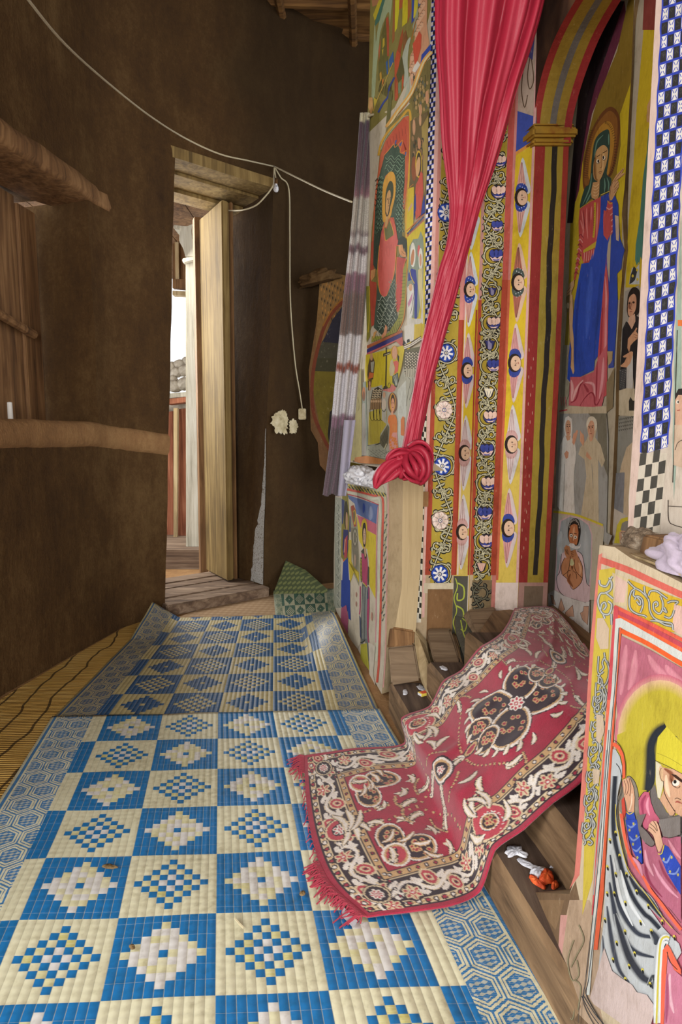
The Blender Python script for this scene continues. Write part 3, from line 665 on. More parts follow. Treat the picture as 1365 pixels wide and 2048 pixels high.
def flower(P, x, y, t, r):
    if t in 'BW':
        ry = r*1.08
        P.e('1f2a66' if t == 'B' else 'a58f86', x, y, r+.9, ry+.9)
        for i in range(8):
            a = i*math.pi/4+.2; P.e('2b4fb4' if t == 'B' else 'e6d6cc', x+r*.6*math.cos(a), y+ry*.6*math.sin(a), r*.42, r*.36, a, 12, True)
        P.up()
        for i in range(8):
            a = i*math.pi/4+.2
            P.l('e6e6ea' if t == 'B' else 'cfa49c', r*.26 if t == 'B' else .8, [(x+r*.2*math.cos(a), y+ry*.2*math.sin(a)), (x+r*.82*math.cos(a), y+ry*.82*math.sin(a))], False, hold=True, taper=0)
        P.up(); P.e('25336f' if t == 'B' else '4b4a78', x, y, r*.26, r*.28); P.e('e2dccb', x, y, r*.17, r*.18); P.e('2a2f4c', x, y, r*.08, r*.08)
    else:
        c1, c2 = {'P': ('e3c3b4', '3a4390'), 'U': ('3b4696', 'e0c0b8'), 'T': ('dfb9ab', 'c9877c'), 'D': ('33356e', '8a86a8'), 'V': ('e4ddc6', '3a3f70')}[t]
        s = r
        if t in 'PU':
            P.p('2a2530', [(x-s-1, y+.1*s), (x-.8*s, y-.75*s), (x, y-.95*s), (x+.8*s, y-.75*s), (x+s+1, y), (x+.6*s, y+.8*s), (x-.5*s, y+.85*s)], True)
            for dx in (-.55, 0, .55): P.e(c1, x+dx*s, y-.25*s, s*.36, s*.56, dx*.5, 12, True)
            P.up(); P.p(c2, [(x-.95*s, y+.15*s), (x-.5*s, y+.42*s), (x-.2*s, y+.2*s), (x+.15*s, y+.45*s), (x+.5*s, y+.15*s), (x+.95*s, y+.05*s), (x+.55*s, y+.75*s), (x-.5*s, y+.78*s)])
            P.p('e6cabd' if t == 'P' else '4c58a6', [(x-.6*s, y+.5*s), (x, y+.6*s), (x+.6*s, y+.45*s), (x+.3*s, y+.72*s), (x-.3*s, y+.74*s)])
        else:
            P.p('2a2530', [(x-s, y-.9*s), (x-.4*s, y-.3*s), (x, y-1.15*s), (x+.4*s, y-.3*s), (x+s, y-.85*s), (x+.6*s, y+.6*s), (x, y+1.0*s), (x-.6*s, y+.6*s)])
            for a, b in ((-.8, -.05), (-.05, .8), (-.35, .35)):
                P.p(c1 if a != -.35 else (c1 if t != 'D' else c2), [(x+a*s, y-.75*s if a != -.35 else y-.95*s), (x+b*s, y-.7*s if a != -.35 else y-.1*s), (x+.3*s, y+.6*s), (x, y+.8*s), (x-.3*s, y+.6*s)], hold=False)
            P.l(c2, .9, [(x-.3*s, y-.3*s), (x-.1*s, y+.6*s)], False); P.l(c2, .9, [(x+.3*s, y-.3*s), (x+.1*s, y+.6*s)], False)
def seraph(P, x, y, w, h, kind, slope):
    """winged face lying on its side, wings tapering up and down the strip"""
    P.view(0, 0, 1); sx = lambda yy: x+(yy-y)*slope
    g = {'b': ('2f49a2', 'd9a79c', 'cfd6da'), 'k': ('4d5a56', 'b9705e', 'd9b9a0'), 'p': ('c9a09c', 'd8c6c6', 'd3cfd2'), 'n': ('34479a', 'd9a0a0', 'd6c5c4')}[kind]
    for d in (-1, 1):
        y1 = y+d*h; q = lambda u, yy: (sx(yy)+u*w, yy)
        P.p(g[2], [q(-.2, y+d*6), q(.62, y+d*10), q(.5, y+d*h*.45), q(-.02, y1), q(-.3, y+d*h*.5)], True)
        P.p(g[1], [q(-.35, y+d*10), q(.35, y+d*12), q(.2, y+d*h*.45), q(-.1, y1-d*8), q(-.35, y+d*h*.42)], True)
        P.p(g[0], [q(-.42, y+d*8), q(.42, y+d*10), q(.3, y+d*h*.3), q(-.05, y+d*h*.36), q(-.4, y+d*h*.3)], True)
        if kind in 'bk':
            for k in range(7): P.e('d9e0ea', sx(y+d*(16+k*2.2))+(-.25+.09*((k*5) % 7))*w, y+d*(16+k*2.2), .9, 1.3, 0, 6, True)
            P.up()
        for k in range(3): P.l('7c4a44' if kind != 'k' else '2d332f', .6, [q(-.25+k*.2, y+d*h*.3), q(-.1+k*.03, y1-d*10)], False, hold=True)
        P.up()
    P.e('2b211c', x-1, y, w*.52, w*.72); P.e('e2bfa2', x+1.5, y+.6, w*.40, w*.58)
    P.l('5d3f30', .8, [(x-1.5, y-4.5), (x+.8, y-5.5), (x+2.5, y-4.2)], hold=True); P.l('5d3f30', .8, [(x-1.5, y+4.5), (x+.8, y+5.2), (x+2.5, y+4.2)], hold=True)
    P.e('2a1c18', x+.6, y-3.8, .9, 1.3, 0, 8, True); P.e('2a1c18', x+.6, y+3.8, .9, 1.3, 0, 8, True); P.l('8a5a48', .8, [(x-.5, y), (x+4.0, y+.6), (x+4.2, y-1)], hold=True); P.l('a8483e', 1.0, [(x+6.4, y-2), (x+6.8, y+2)], False, hold=True); P.up()
def band(P, col, L, R, y0=YT, y1=1300, hold=False):
    P.view(0, 0, 1); ys = [y0+(y1-y0)*i/6 for i in range(7)]
    P.p(col, [(L(y), y) for y in ys]+[(R(y), y) for y in reversed(ys)], hold=hold)
off = lambda E, d, d2=None: (lambda y: E(y)+d+((d2-d)*(y-900)/-900 if d2 is not None else 0))
RED, PINK = 'a4442f', 'd99a92'

# strip 1: checks, red line, first flower strip
P = Paint(*JP[0]); P.solid([(E0(YT), YT), (E1(YT), YT), (E1(1340), 1340), (E0(1340), 1340)], .12, 'b9a486', '9c8a6c', (.1, 1, 0))
ck0, ck1 = off(E0, 1, 0), off(E0, 15, 13)
checks(P, ck0, ck1, YT, 806, 9.6, 'e6e2e0', '23232c', '3448b4', 3, .2, -5); checks(P, ck0, off(E0, 14, 13), 806, 1245, 11, 'ddd8c8', '2b2b26', None, 3, .1, 3)
band(P, 'dcb0a8', ck1, off(E0, 21, 21), YT, 1235); band(P, RED, off(E0, 21, 26), off(E0, 31, 28), 560, 1150); band(P, 'c98a80', off(E0, 21, 21), off(E0, 28, 27), YT, 560)
vine(P, off(E0, 30, 28), off(E1, -6, -6), YT, 1166, 118, 'a89436', [(893, 425, 'B', 17), (908, 556, 'W', 17), (893, 706, 'B', 16.5), (889, 820, 'W', 16), (885, 932, 'B', 16.5), (881, 1041, 'W', 16), (880, 1148, 'B', 16.5)], seed=3)
band(P, RED, off(E1, -7, -7), off(E1, 1, 1), 640, 1150); band(P, 'cf8d86', off(E1, -6, -6), off(E1, 1, 1), YT, 640)
band(P, 'cbbfa6', off(E0, 18, 18), off(E1, 0, 0), 1166, 1186); band(P, '7c5b3a', off(E0, 26, 26), off(E1, -2, -2), 1178, 1340)
w1 = P.build('wall_jamb_outer', parent=None); w1.name = 'wall_jamb'
tag(w1, 'door jamb strip with check border and blue and white rosettes on a vine, outermost of the jamb', 'wall', kind='structure')
# strip 2: winged faces
P = Paint(*JP[1]); P.solid([(E1(YT), YT), (E2(YT), YT), (E2(1340), 1340), (E1(1340), 1340)], .12, 'd8b83c', '9c8a6c', (.5, .87, 0))
band(P, 'd6bb30', E1, E2, YT, 860); band(P, 'd8bf62', E1, E2, 860, 1160); band(P, RED, off(E1, 0, 0), off(E1, 4, 4), 640, 1150); band(P, 'd08c88', E1, off(E1, 5, 5), YT, 640); band(P, 'e3cfc8', off(E1, 5, 5), off(E1, 8, 8), YT, 1150)
for y, k in ((425, 'b'), (579, 'b'), (741, 'n'), (906, 'p'), (1064, 'p'), (270, 'k'), (110, 'b')): seraph(P, (E1(y)+E2(y))/2-1, y, 23, 76, k, -.031)
band(P, RED, off(E2, -3, -3), E2, 620, 1150); band(P, '55544c', E1, E2, 1152, 1340)
for k in range(3): P.l('aebb4c', 3, [(E1(1165+k*46)+6, 1165+k*46), (E1(1165+k*46)+20, 1174+k*46), (E1(1165+k*46)+20, 1196+k*46), (E1(1165+k*46)+8, 1200+k*46), (E1(1165+k*46)+8, 1186+k*46)], hold=True)
P.l('aebb4c', 2.2, [(E1(y)+5+3*math.sin(y*.13), y) for y in range(1156, 1330, 8)]); band(P, 'd3c4b4', off(E2, -2, -2), E2, 1150, 1340)
w = P.build('wall_jamb'); tag(w, 'narrow yellow jamb strip with winged faces between the two flower strips', 'wall', kind='structure')
# strip 3: lotus flower strip
P = Paint(*JP[2]); P.solid([(E2(YT), YT), (E3(YT), YT), (E3(1340), 1340), (E2(1340), 1340)], .12, 'b9a486', '9c8a6c', (.1, 1, 0))
band(P, 'b78a84', E2, off(E2, 7, 7), YT, 600); band(P, RED, E2, off(E2, 7, 7), 600, 1150)
vine(P, off(E2, 7, 6), off(E3, -11, -14), YT, 1160, 96, 'a48f30', [(1001, 322, 'P', 13), (998, 384, 'P', 15), (995, 452, 'U', 12), (993, 511, 'U', 14), (985, 583, 'D', 10), (988, 646, 'P', 14), (980, 690, 'D', 12), (988, 731, 'U', 14), (978, 786, 'V', 12), (981, 834, 'P', 14), (974, 900, 'U', 14), (977, 967, 'P', 15), (970, 1027, 'U', 15), (973, 1082, 'P', 15), (963, 1134, 'T', 11)], ph=1.0, seed=8)
band(P, RED, off(E3, -12, -14), off(E3, -1, -1), 560, 1150); band(P, 'b5544a', off(E3, -11, -14), off(E3, -1, -1), YT, 560)
vine(P, off(E2, 5, 5), off(E3, -8, -8), 1160, 1218, 52, '7b6a4e', [], cream='6d6a58', seed=5); band(P, 'c07a72', off(E3, -8, -8), E3, 1150, 1230); band(P, '7d684e', E2, E3, 1222, 1340)
w = P.build('wall_jamb'); tag(w, 'door jamb strip with pink and blue lotus flowers on a dark vine', 'wall', kind='structure')
# strip 4: winged faces, inner
P = Paint(*JP[3]); P.solid([(E3(YT), YT), (E4(YT), YT), (E4(1340), 1340), (E3(1340), 1340)], .12, 'd8b83c', '9c8a6c', (.5, .87, 0))
band(P, 'd8bb2e', E3, E4, 285, 880); band(P, 'd9bf58', E3, E4, 880, 1165); band(P, 'b8a596', E3, E4, YT, 240); P.p('3f51a6', [(E3(222)+5, 222), (E4(234), 234), (E4(280), 280), (E3(305)+4, 305)]); P.l('d99a48', 6, [(E3(308)+4, 308), (E4(282), 282)], False)
P.l('5b4634', 2, '1062,110 1056,150 1060,178 1068,160 1064,120', closed=True); P.l('5b4634', 2, '1048,130 1044,180 1050,215 1056,190'); P.p('4a4a80', '1056,40 1072,60 1066,120 1052,110')
band(P, 'cf8a84', off(E3, -1, -1), off(E3, 5, 5), YT, 560); band(P, 'c9684a', off(E3, -1, -1), off(E3, 5, 5), 560, 1160)
for y, k in ((395, 'b'), (565, 'k'), (726, 'n'), (889, 'p'), (1056, 'n')): seraph(P, (E3(y)+E4(y))/2-1, y, 26, 80, k, -.031)
band(P, 'd8a8a4', off(E4, -5, -5), E4, YT, 1165); band(P, 'd9c8c0', E3, E4, 1165, 1340)
w = P.build('wall_jamb'); tag(w, 'yellow jamb strip with winged faces beside the striped column', 'wall', kind='structure')
# strip 5: striped half column with capital
E5b = lambda y: E5(y) if y > 700 else E5(700)+(1138-E5(700))*(700-y)/400
P = Paint(*JP[4]); P.solid([(E4(292), 292), (E5b(292), 292), (E5b(500), 500), (E5b(700), 700), (E5(900), 900), (E5(1260), 1260), (E4(1260), 1260)], .10, '9c8436', '3a2c20', (.2, 1, 0))
fx = lambda u: (lambda y: E4(y)+(E5b(y)-E4(y))*u)
band(P, '983430', E4, fx(.30), 292, 1165); band(P, 'a7923a', fx(.30), fx(.84), 292, 1165); band(P, 'a03c32', fx(.84), E5b, 292, 1165)
ys = list(range(292, 1166, 22)); wob = lambda y: .02*math.sin(y*.021)+.012*math.sin(y*.07)
P.p('2f2b26', [(fx(.50+wob(y))(y), y) for y in ys]+[(fx(.66+wob(y))(y), y) for y in reversed(ys)])
band(P, 'b08a80', E4, E5, 1165, 1260); band(P, '7b6a58', fx(.2), fx(.85), 1172, 1260)
for i in range(24): P.e('c9a08a', fx(.05+.2*((i*37 % 10)/10))(700+i*18), 700+i*18, .8, 4, 0, 6, True)
w = P.build('wall_jamb'); tag(w, 'half column striped red, yellow and black at the inner door jamb', 'wall', kind='structure')
XA = on3(1068, 290, JP[4]); XB = on3(1138, 290, JP[4])
m = MB(); u = (XB-XA).normalized(); nn = V3((u.y, -u.x, 0))
for (z0, z1, o, e) in ((-.005, .018, .018, .012), (.018, .05, .03, .02), (.05, .066, .02, .016)):
    q = [XA-u*e+nn*o, XB+u*e+nn*o, XB+u*e-nn*.05, XA-u*e-nn*.05]; m.hexa([tuple(p+V3((0, 0, z0))) for p in q], [tuple(p+V3((0, 0, z1))) for p in q])
simple('capital_paint', [(.3, '7c2b24'), (.5, 'a57f2c'), (.7, '8f7030')], 9); tag(m.build('trim_6', 'capital_paint', bevel=.008), 'moulded capital under the painted arch', 'capital', kind='structure')
# arch: band of stripes rising from the capital, from traced edges on two planes
xa, xb = XA.x, XB.x
def onx(px, py, x): r = ray(px, py); return EYEV+r*(x/r.x)
Lq = spline(pts('1066,286 1068,240 1075,190 1090,130 1115,66 1152,0 1190,-56 1240,-120'), False, 4)
Rq = spline(pts('1142,286 1146,240 1158,190 1178,130 1205,66 1243,0 1282,-56 1330,-120'), False, 4)
m = MB(); rows = []; cols = []
st = [(0, '95302c'), (.16, '95302c'), (.17, '9a8030'), (.42, '9a8030'), (.43, '6e6a66'), (.58, '6e6a66'), (.59, '9a8030'), (.80, '9a8030'), (.81, '982f30'), (1, '982f30')]
for a, b in zip(Lq, Rq):
    A, B = onx(a[0], a[1], xa), onx(b[0], b[1], xb); rows.append([A.lerp(B, t) for t, c in st])
top = [[r[0]+V3((0, .0, .0)), r[0]+V3((-.0, .02, .35))] for r in rows]
m.grid(rows); nf = len(m.f)
ac = []
for k in range(len(rows)-1):
    for t, c in st[:-1]: ac.append(c)
back = [[r[-1], r[-1]+V3((.02, .02, .3))] for r in rows]; m.grid(back)
me = m.mesh('arch'); at = me.color_attributes.new('Col', 'FLOAT_COLOR', 'CORNER')
for p in me.polygons:
    c = lin(ac[p.index]) if p.index < nf else lin('3a2424')
    for li in p.loop_indices: at.data[li].color = (*c, 1)
ar = link('trim_7', me, 'mural_paint'); tag(ar, 'arch over the painted doors striped red, yellow and grey', 'arch', kind='structure')
# wall over the arch and behind the jambs
m = MB(); rows = [[r[0], V3((r[0].x-.02, r[0].y+.35, r[0].z+.9))] for r in rows]; m.grid(rows)
m.box((.72, 2.55, 0), (1.6, 2.7, 3.9)); m.box((.93, .2, 2.52), (1.0, 2.7, 3.9))
simple('dark_brown_paint', [(.3, '2b1a14'), (.5, '4f3626'), (.7, '7a5a3c')], 5); tag(m.build('wall_over_arch', 'dark_brown_paint'), 'dark brown painted wall above the arch of the doorway', 'wall', kind='structure')  # mottled dark brown paint above the arch
# ------------------------------------------------------------------ painted double doors inside the arch
DX = .873
DP = ((DX, 2, 0), (DX, 1, 0), (DX, 2, 1))
P = Paint(*DP)
P.solid('1139,300 1150,180 1190,60 1240,-60 1280,-60 1263,60 1258,200 1250,330 1245,430 1250,500 1243,560 1238,640 1234,700 1232,830 1226,960 1219,1090 1196,1330 1100,1230 1102,1190 1112,960 1116,850 1120,690 1130,500', .05, 'b6ad98', '6d5637', (1, .15, 0))
P.view(0, 0, 1); P.p('c3ab2c', '1142,430 1160,300 1245,300 1245,560 1240,600 1150,600 1137,600 1140,500'); P.p('a8963c', '1137,598 1155,600 1150,690 1130,690')
P.view(1110, 190, 8)
P.p('2a1a20', '200,2048 300,880 420,-400 1040,-1500 1120,-1500 640,-100 540,300 480,700 420,1100 330,1700 290,2048'); P.p('6a2e44', '640,-100 540,300 480,700 420,1100 330,1700 370,1700 450,1050 520,700 600,300 760,-100 1160,-1200 1120,-1500')  # dark strip: shadow of the arch painted onto the leaf
P.p('8a7228', '700,20 620,300 540,640 450,1050 400,1500 340,1700 300,2048 400,2048 1000,2048 1070,1900 1110,1500 1150,900 1190,300 1230,-300 1290,-2000 1000,-700'); P.p('cdb826', '1050,300 1220,-200 1190,300 1160,900 1120,1500 1060,2048 980,2048 1000,1200 1060,800'); P.p('cbb22c', '450,1050 400,1500 340,1700 290,2048 400,2048 480,1500 470,1200')
P.p('6f4422', '470,1510 450,1300 480,1000 560,660 640,470 760,280 880,190 980,230 1040,360 1050,600 1010,900 960,1150 890,1310 700,1400 560,1500', True); P.p('8e5f2a', '500,1450 480,1250 520,950 600,640 700,440 860,260 960,300 1010,430 1000,700 960,980 880,1260 700,1380', True); P.p('b98a34', '560,1350 570,1000 620,720 720,520 840,420 920,470 960,640 940,900 880,1200 840,1290', True)
for i in range(26):
    a = -1.5+i*.105; x, y = 800+155*math.cos(a), 880+420*math.sin(a); P.l('2a1a10', 7, [(x, y), (x+50*math.cos(a), y+60*math.sin(a)*.7)], False, hold=True)
for i in range(22):
    y = 560+i*36; P.l('3a2416', 6, [(480+(900-y)*-.0+max(0, (1000-y)*.2), y), (540+max(0, (1000-y)*.2), y+14)], False, hold=True)
P.up(); P.p('2f4a42', '405,1820 480,1500 560,1400 600,1000 640,750 720,620 840,550 880,600 890,800 860,1100 840,1270 910,1340 900,1480 880,1560 740,1610 700,1650 640,1700 590,1660', True)
for q in ('450,1760 560,1500 600,1250', '500,1740 590,1560', '640,1000 680,760 780,640', '840,1320 870,1420 860,1540', '800,1330 810,1450 800,1560', '870,620 870,800'): P.soft('6f9a88', '2f4a42', 26, q)
P.l('c7a63a', 9, '410,1815 600,1690 660,1710'); P.l('d5c25a', 12, '740,1600 880,1540')
P.p('caa26a', '650,1000 680,880 780,800 850,850 860,950 820,1140 740,1350 690,1380 650,1310 640,1150', True); P.soft('9c6f3e', 'caa26a', 60, '665,960 650,1150 660,1320 700,1370'); P.soft('e2bd84', 'caa26a', 50, '790,900 780,1050 770,1200')
P.l('3a2416', 11, '680,990 735,955'); P.l('3a2416', 11, '775,930 845,890'); P.e('e8ddc4', 698, 1062, 26, 34); P.e('e8ddc4', 792, 1005, 26, 34); P.e('1f140e', 706, 1060, 13, 26); P.e('1f140e', 786, 1000, 12, 26)
P.l('2a180e', 6, '670,1080 700,1100 735,1070'); P.l('2a180e', 6, '770,1030 800,1045 830,1000'); P.l('8a5a30', 8, '760,940 760,1140 730,1165'); P.l('6e3a28', 9, '710,1240 735,1225 765,1230'); P.l('9a5a44', 8, '720,1256 750,1252'); P.l('4a2a18', 5, '650,980 645,1200 670,1360 720,1380 790,1260')
P.p('c79a66', '620,1400 690,1390 730,1360 720,1600 680,1690 600,1640 590,1560')
for y in (1450, 1500, 1550, 1600): P.l('e0bf90', 12, [(625, y), (670, y+14), (715, y-30)], hold=True)
P.up(); P.p('c25452', '405,1830 600,1700 750,1630 735,2048 700,2600 640,2700 470,2690 440,2600 430,2500 340,2960 310,2960 400,2400 390,2048')
for q in ('440,1850 470,2100 450,2300', '520,1800 520,2050 540,2300', '600,1780 590,2000', '700,1720 690,2000 680,2300', '420,2000 480,2200'): P.soft('e08a86', 'c25452', 30, q)
for q in ('470,1840 490,2150', '560,1800 560,2100', '640,1780 630,2200'): P.soft('8a3038', 'c25452', 22, q)
P.l('cdb338', 30, '655,1720 650,2048 630,2280'); 
for i in range(20): P.e('5e4a14', 655-i*1.2, 1740+i*27, 5, 7, 0, 6, True)
P.up(); P.p('c9b23a', '470,2480 690,2330 680,2410 660,2440 465,2530')
P.p('2f4db0', '750,1625 870,1570 980,1620 1030,1750 1040,2048 1060,2300 1130,2480 1090,2640 1080,2780 1010,2860 1020,3300 1000,3700 975,4100 960,4360 870,4370 860,4000 850,3000 830,2400 790,2240 735,2100', False)
P.p('2f52bd', '440,2700 560,2680 660,2450 740,2000 800,2060 790,2250 860,2360 830,2700 800,3000 760,3500 700,4180 650,4250 640,4400 420,4510 260,4510 260,4600 210,4540 240,4060 300,3600 330,3300 400,2900'); P.soft('3f63cf', '2f52bd', 120, '600,2750 560,3300 520,3900'); P.soft('2742a0', '2f52bd', 60, '420,3000 360,3600 340,4300'); P.soft('284aaa', '2f52bd', 60, '780,2500 720,3300 640,4200')
P.p('c95858', '860,1690 940,1720 940,2200 870,2360 800,2240 800,2100')
for y in (1800, 1900, 2000, 2100, 2180): P.l('eeb0a8', 16, [(840, y), (890, y+30), (940, y-10)], hold=True)
P.up()
for i in range(9): P.l('e39a98' if i % 2 else '9a3a44', 16, [(400-i*9, 2260+i*75), (430-i*10, 2230+i*75), (470-i*10, 2290+i*72)], hold=True)
for k in range(5): P.l('e8a29c', 12, [(490+k*38, 2520-k*12), (480+k*36, 2680-k*16)], hold=True)
P.up(); P.p('d3a878', '880,1610 900,1480 940,1380 1000,1280 1110,1170 1130,1170 1080,1260 1130,1240 1130,1270 1020,1360 1040,1400 1040,1470 980,1590 930,1680 890,1690', False)
for q in ('950,1390 1020,1300 1110,1180', '970,1390 1060,1320 1125,1260', '960,1480 1000,1420 1030,1390', '970,1520 1010,1470 1038,1430', '960,1570 1000,1520 1030,1480', '890,1680 910,1500 945,1390'): P.l('5a3420', 6, q)
P.l('d8b848', 12, '860,1690 900,1740 940,1720')
P.view(1110, 440, 8)
P.p('2f52bd', '760,-200 900,200 860,700 800,900 600,700 700,300'); P.p('c95858', '800,-160 900,-120 930,160 860,330 795,240 790,0')
P.p('b9b09c', '870,380 920,200 905,600 890,1000 860,800 850,560'); P.p('cc5a60', '850,560 840,700 870,950 880,1200 870,1500 860,2000 850,2800 700,2900 640,2700 700,2250 760,1500 800,1000')
for q, c in (('820,900 840,1200 830,1600 800,2200', 'e9a0a4'), ('780,1400 760,1900 730,2400', 'a83a48'), ('840,1400 830,2000 800,2600', 'e59aa0')): P.soft(c, 'cc5a60', 44, q)
P.p('cdb9a0', '980,-80 1040,-60 1050,240 1040,340 1000,320'); P.p('d2a97c', '330,950 250,1020 210,1150 205,1220 240,1200 280,1180 330,1040'); P.l('5a3420', 6, '215,1140 270,1070'); P.l('5a3420', 6, '215,1180 285,1120'); P.l('5a3420', 6, '330,960 320,1060 280,1160')
P.p('8d7a50', '200,1230 270,1200 260,1450 210,1480'); P.e('d8c7a4', 228, 1370, 22, 50); P.p('d8b083', '260,1180 300,1200 310,1500 300,1700 320,1900 320,2250 330,2420 310,2470 270,2350 280,2050 250,1880 240,1480'); P.l('7a5230', 6, '262,1300 245,1500 258,1880 285,2100 270,2340'); P.p('d0a878', '270,1980 240,2100 190,2260 165,2300 180,2350 210,2260')
P.view(1110, 690, 8)
P.p('a8a28c', '150,0 230,0 200,560 250,620 240,800 110,1080 120,600'); P.p('c9bda2', '240,980 850,980 850,1100 100,1100 110,1050'); P.p('cc6a74', '265,510 440,510 640,430 720,200 850,0 840,500 800,860 770,980 640,990 440,985 240,965')
for q, c in (('280,560 300,700 280,900', 'eab4b4'), ('470,560 360,720 300,900', 'eeb8b8'), ('500,600 640,640 660,900', 'e8aab0'), ('800,200 780,560 730,860', 'e6a2a8'), ('480,620 540,720 560,760', 'a03c4a')): P.soft(c, 'cc6a74', 60, q)
for q in ('270,930 360,860 420,660 480,590', '420,980 500,850 600,760 650,820 660,930 690,960 730,900 780,770', '700,260 690,560 680,900'): P.soft('9c3444', 'cc6a74', 34, q)
P.p('b09a72', '860,100 950,100 940,260 880,330'); P.p('4858a4', '960,200 970,330 880,360'); P.p('8a7c5e', '850,600 980,350 950,1000 850,1080'); P.l('d06a72', 8, '110,830 130,970'); P.l('d06a72', 8, '150,830 165,960'); P.l('d06a72', 9, '190,830 200,980'); P.l('c85058', 20, '90,1060 220,1035')
P.p('a5a6a2', '105,1100 850,1095 880,1500 870,2100 850,3000 940,3050 880,3200 60,2600 40,2100'); P.p('7d7a6a', '560,1095 850,1095 870,2100 720,1700 700,1300')
P.p('e4e2dc', '80,2048 110,1600 150,1500 180,1440 165,1300 190,1160 240,1135 290,1180 300,1330 290,1480 340,1560 360,1700 340,2000 330,2500 350,2800 380,3040 60,2580'); P.p('d8a887', '195,1250 230,1200 270,1240 275,1400 240,1460 210,1440 190,1350', True); P.p('d8a887', '190,1450 280,1450 260,1520 220,1530')
for q in ('210,1280 235,1272', '245,1272 268,1268'): P.l('2c2018', 9, q, False)
P.e('2c2018', 220, 1305, 9, 10); P.e('2c2018', 258, 1300, 9, 10); P.l('9a5a44', 7, '238,1300 236,1370'); P.l('b04a40', 9, '220,1405 250,1402'); P.p('d8a082', '300,1560 320,1420 350,1400 370,1360 395,1370 370,1480 330,1610'); P.p('d8a082', '170,1740 210,1690 245,1720 235,1800 200,1825')
P.p('cdbfa2', '400,1750 430,1640 530,1520 560,1440 530,1300 560,1160 620,1140 690,1190 700,1330 670,1480 760,1600 830,1850 780,1960 720,1830 730,3050 640,3180 420,2900 530,2100 500,1830'); P.e('e2dcc8', 615, 1270, 86, 130); P.p('daa888', '560,1280 600,1210 650,1240 660,1400 620,1470 570,1440 550,1350', True); P.p('daa888', '580,1450 650,1450 630,1520 600,1550 570,1500')
for q in ('562,1305 598,1296', '610,1300 645,1290'): P.l('2c2018', 11, q, False)
P.e('2c2018', 582, 1325, 9, 10); P.e('2c2018', 626, 1318, 9, 10); P.l('9a5a44', 8, '604,1320 600,1390'); P.l('a84a40', 10, '585,1420 620,1415'); P.p('daa584', '430,1360 450,1400 490,1440 500,1540 480,1620 430,1540'); P.p('daa584', '540,1700 580,1760 620,1820 590,1840 520,1780')
for q in ('350,1900 330,2200 350,2500', '180,1900 170,2300 150,2800', '620,1900 640,2300', '280,2900 190,2700 110,2900'): P.l('9c9c96', 6, q)
P.view(1090, 1000, 8)
P.p('c3bba6', '165,130 960,400 980,460 960,700 900,1600 80,1600 100,900'); P.l('d8c63e', 34, '160,185 480,230 700,300 960,405'); P.l('d9a8a0', 10, '160,212 480,262 960,440'); P.p('d9b7bd', '180,1440 210,700 260,330 420,245 600,290 740,380 790,560 780,1000 740,1700'); P.p('a6adb0', '200,1300 230,700 290,340 430,265 590,305 720,400 775,560 765,1000 730,1440 690,1330 640,900 540,800 300,830 230,1200'); P.soft('c0c6c8', 'a6adb0', 130, '280,500 270,700 290,900'); P.soft('b3b9bb', 'a6adb0', 110, '680,500 690,800 710,1100')
P.p('d9c0c4', '300,850 540,800 640,900 690,1320 750,1380 740,1620 680,1645 500,1590 330,1530 240,1420 210,1250 260,1150'); P.l('30262c', 9, '290,860 270,1130 215,1240 240,1420 330,1530 500,1590 680,1640 750,1610'); P.l('30262c', 8, '540,815 630,890 680,1190 700,1330 750,1380')
P.p('c48a62', '300,1190 290,1050 340,920 400,930 380,760 350,720 420,740 470,900 520,800 560,900 630,1060 630,1250 600,1340 520,1410 480,1430 420,1340 380,1260'); 
for q in ('300,1190 290,1050 345,920', '320,1200 400,1130 440,900', '630,1250 520,1130 500,950', '560,900 630,1060 630,1250 590,1350 480,1430 420,1340 380,1260 310,1200', '390,1250 400,1140 440,1130', '540,1260 530,1180 480,1130'): P.l('3a2014', 8, q)
P.soft('8a5232', 'c48a62', 60, '440,1180 410,1280 480,1390'); P.soft('e0b08a', 'c48a62', 50, '570,1000 600,1100 590,1200'); P.p('cfd0a0', '430,1040 440,950 470,930 500,1020 470,1055'); P.p('7a4a2c', '445,1060 490,1060 465,1130')
P.p('26201e', '395,560 410,400 460,310 520,290 580,340 605,500 580,660 540,730 440,690 410,640', True)
for i in range(60):
    a = -2.9+(i*.618 % 1)*2.8; r = 1+.0*i; x, y = 502+92*math.cos(a)*(.86+.12*(i % 3)/2), 470+168*math.sin(a)*(.84+.14*(i % 2)); P.e('cfcac4', x, y, 5, 6, 0, 6, True)
P.up(); P.p('c07a50', '415,520 440,410 500,380 550,400 570,520 560,640 540,720 430,690 410,600'); P.soft('e0a880', 'c07a50', 60, '500,420 490,560 480,660'); P.l('2a160e', 12, '430,535 480,545'); P.l('2a160e', 12, '495,530 540,540'); P.e('e6e0d2', 452, 570, 26, 26); P.e('e6e0d2', 520, 595, 28, 26); P.e('1a1210', 452, 572, 10, 12); P.e('1a1210', 518, 597, 10, 12); P.l('6a3a24', 8, '485,560 470,650 500,655')
P.p('dcdcdc', '410,720 440,690 500,700 520,740 590,740 610,690 600,760 550,790 500,780 430,750'); P.p('b98058', '340,760 380,720 420,780 430,930 390,950 350,860'); P.p('b98058', '440,820 520,790 530,900 460,920')
for k in range(4): P.l('3a2014', 6, [(445+k*6, 830+k*26), (490+k*4, 815+k*26)], hold=True)
for k in range(3): P.l('3a2014', 6, [(350+k*20, 780+k*6), (385+k*14, 860+k*10)], hold=True)
P.up(); P.p('dcd8d4', '180,1440 330,1530 500,1590 680,1640 750,1620 740,2600 400,2300 90,2000 80,1500')
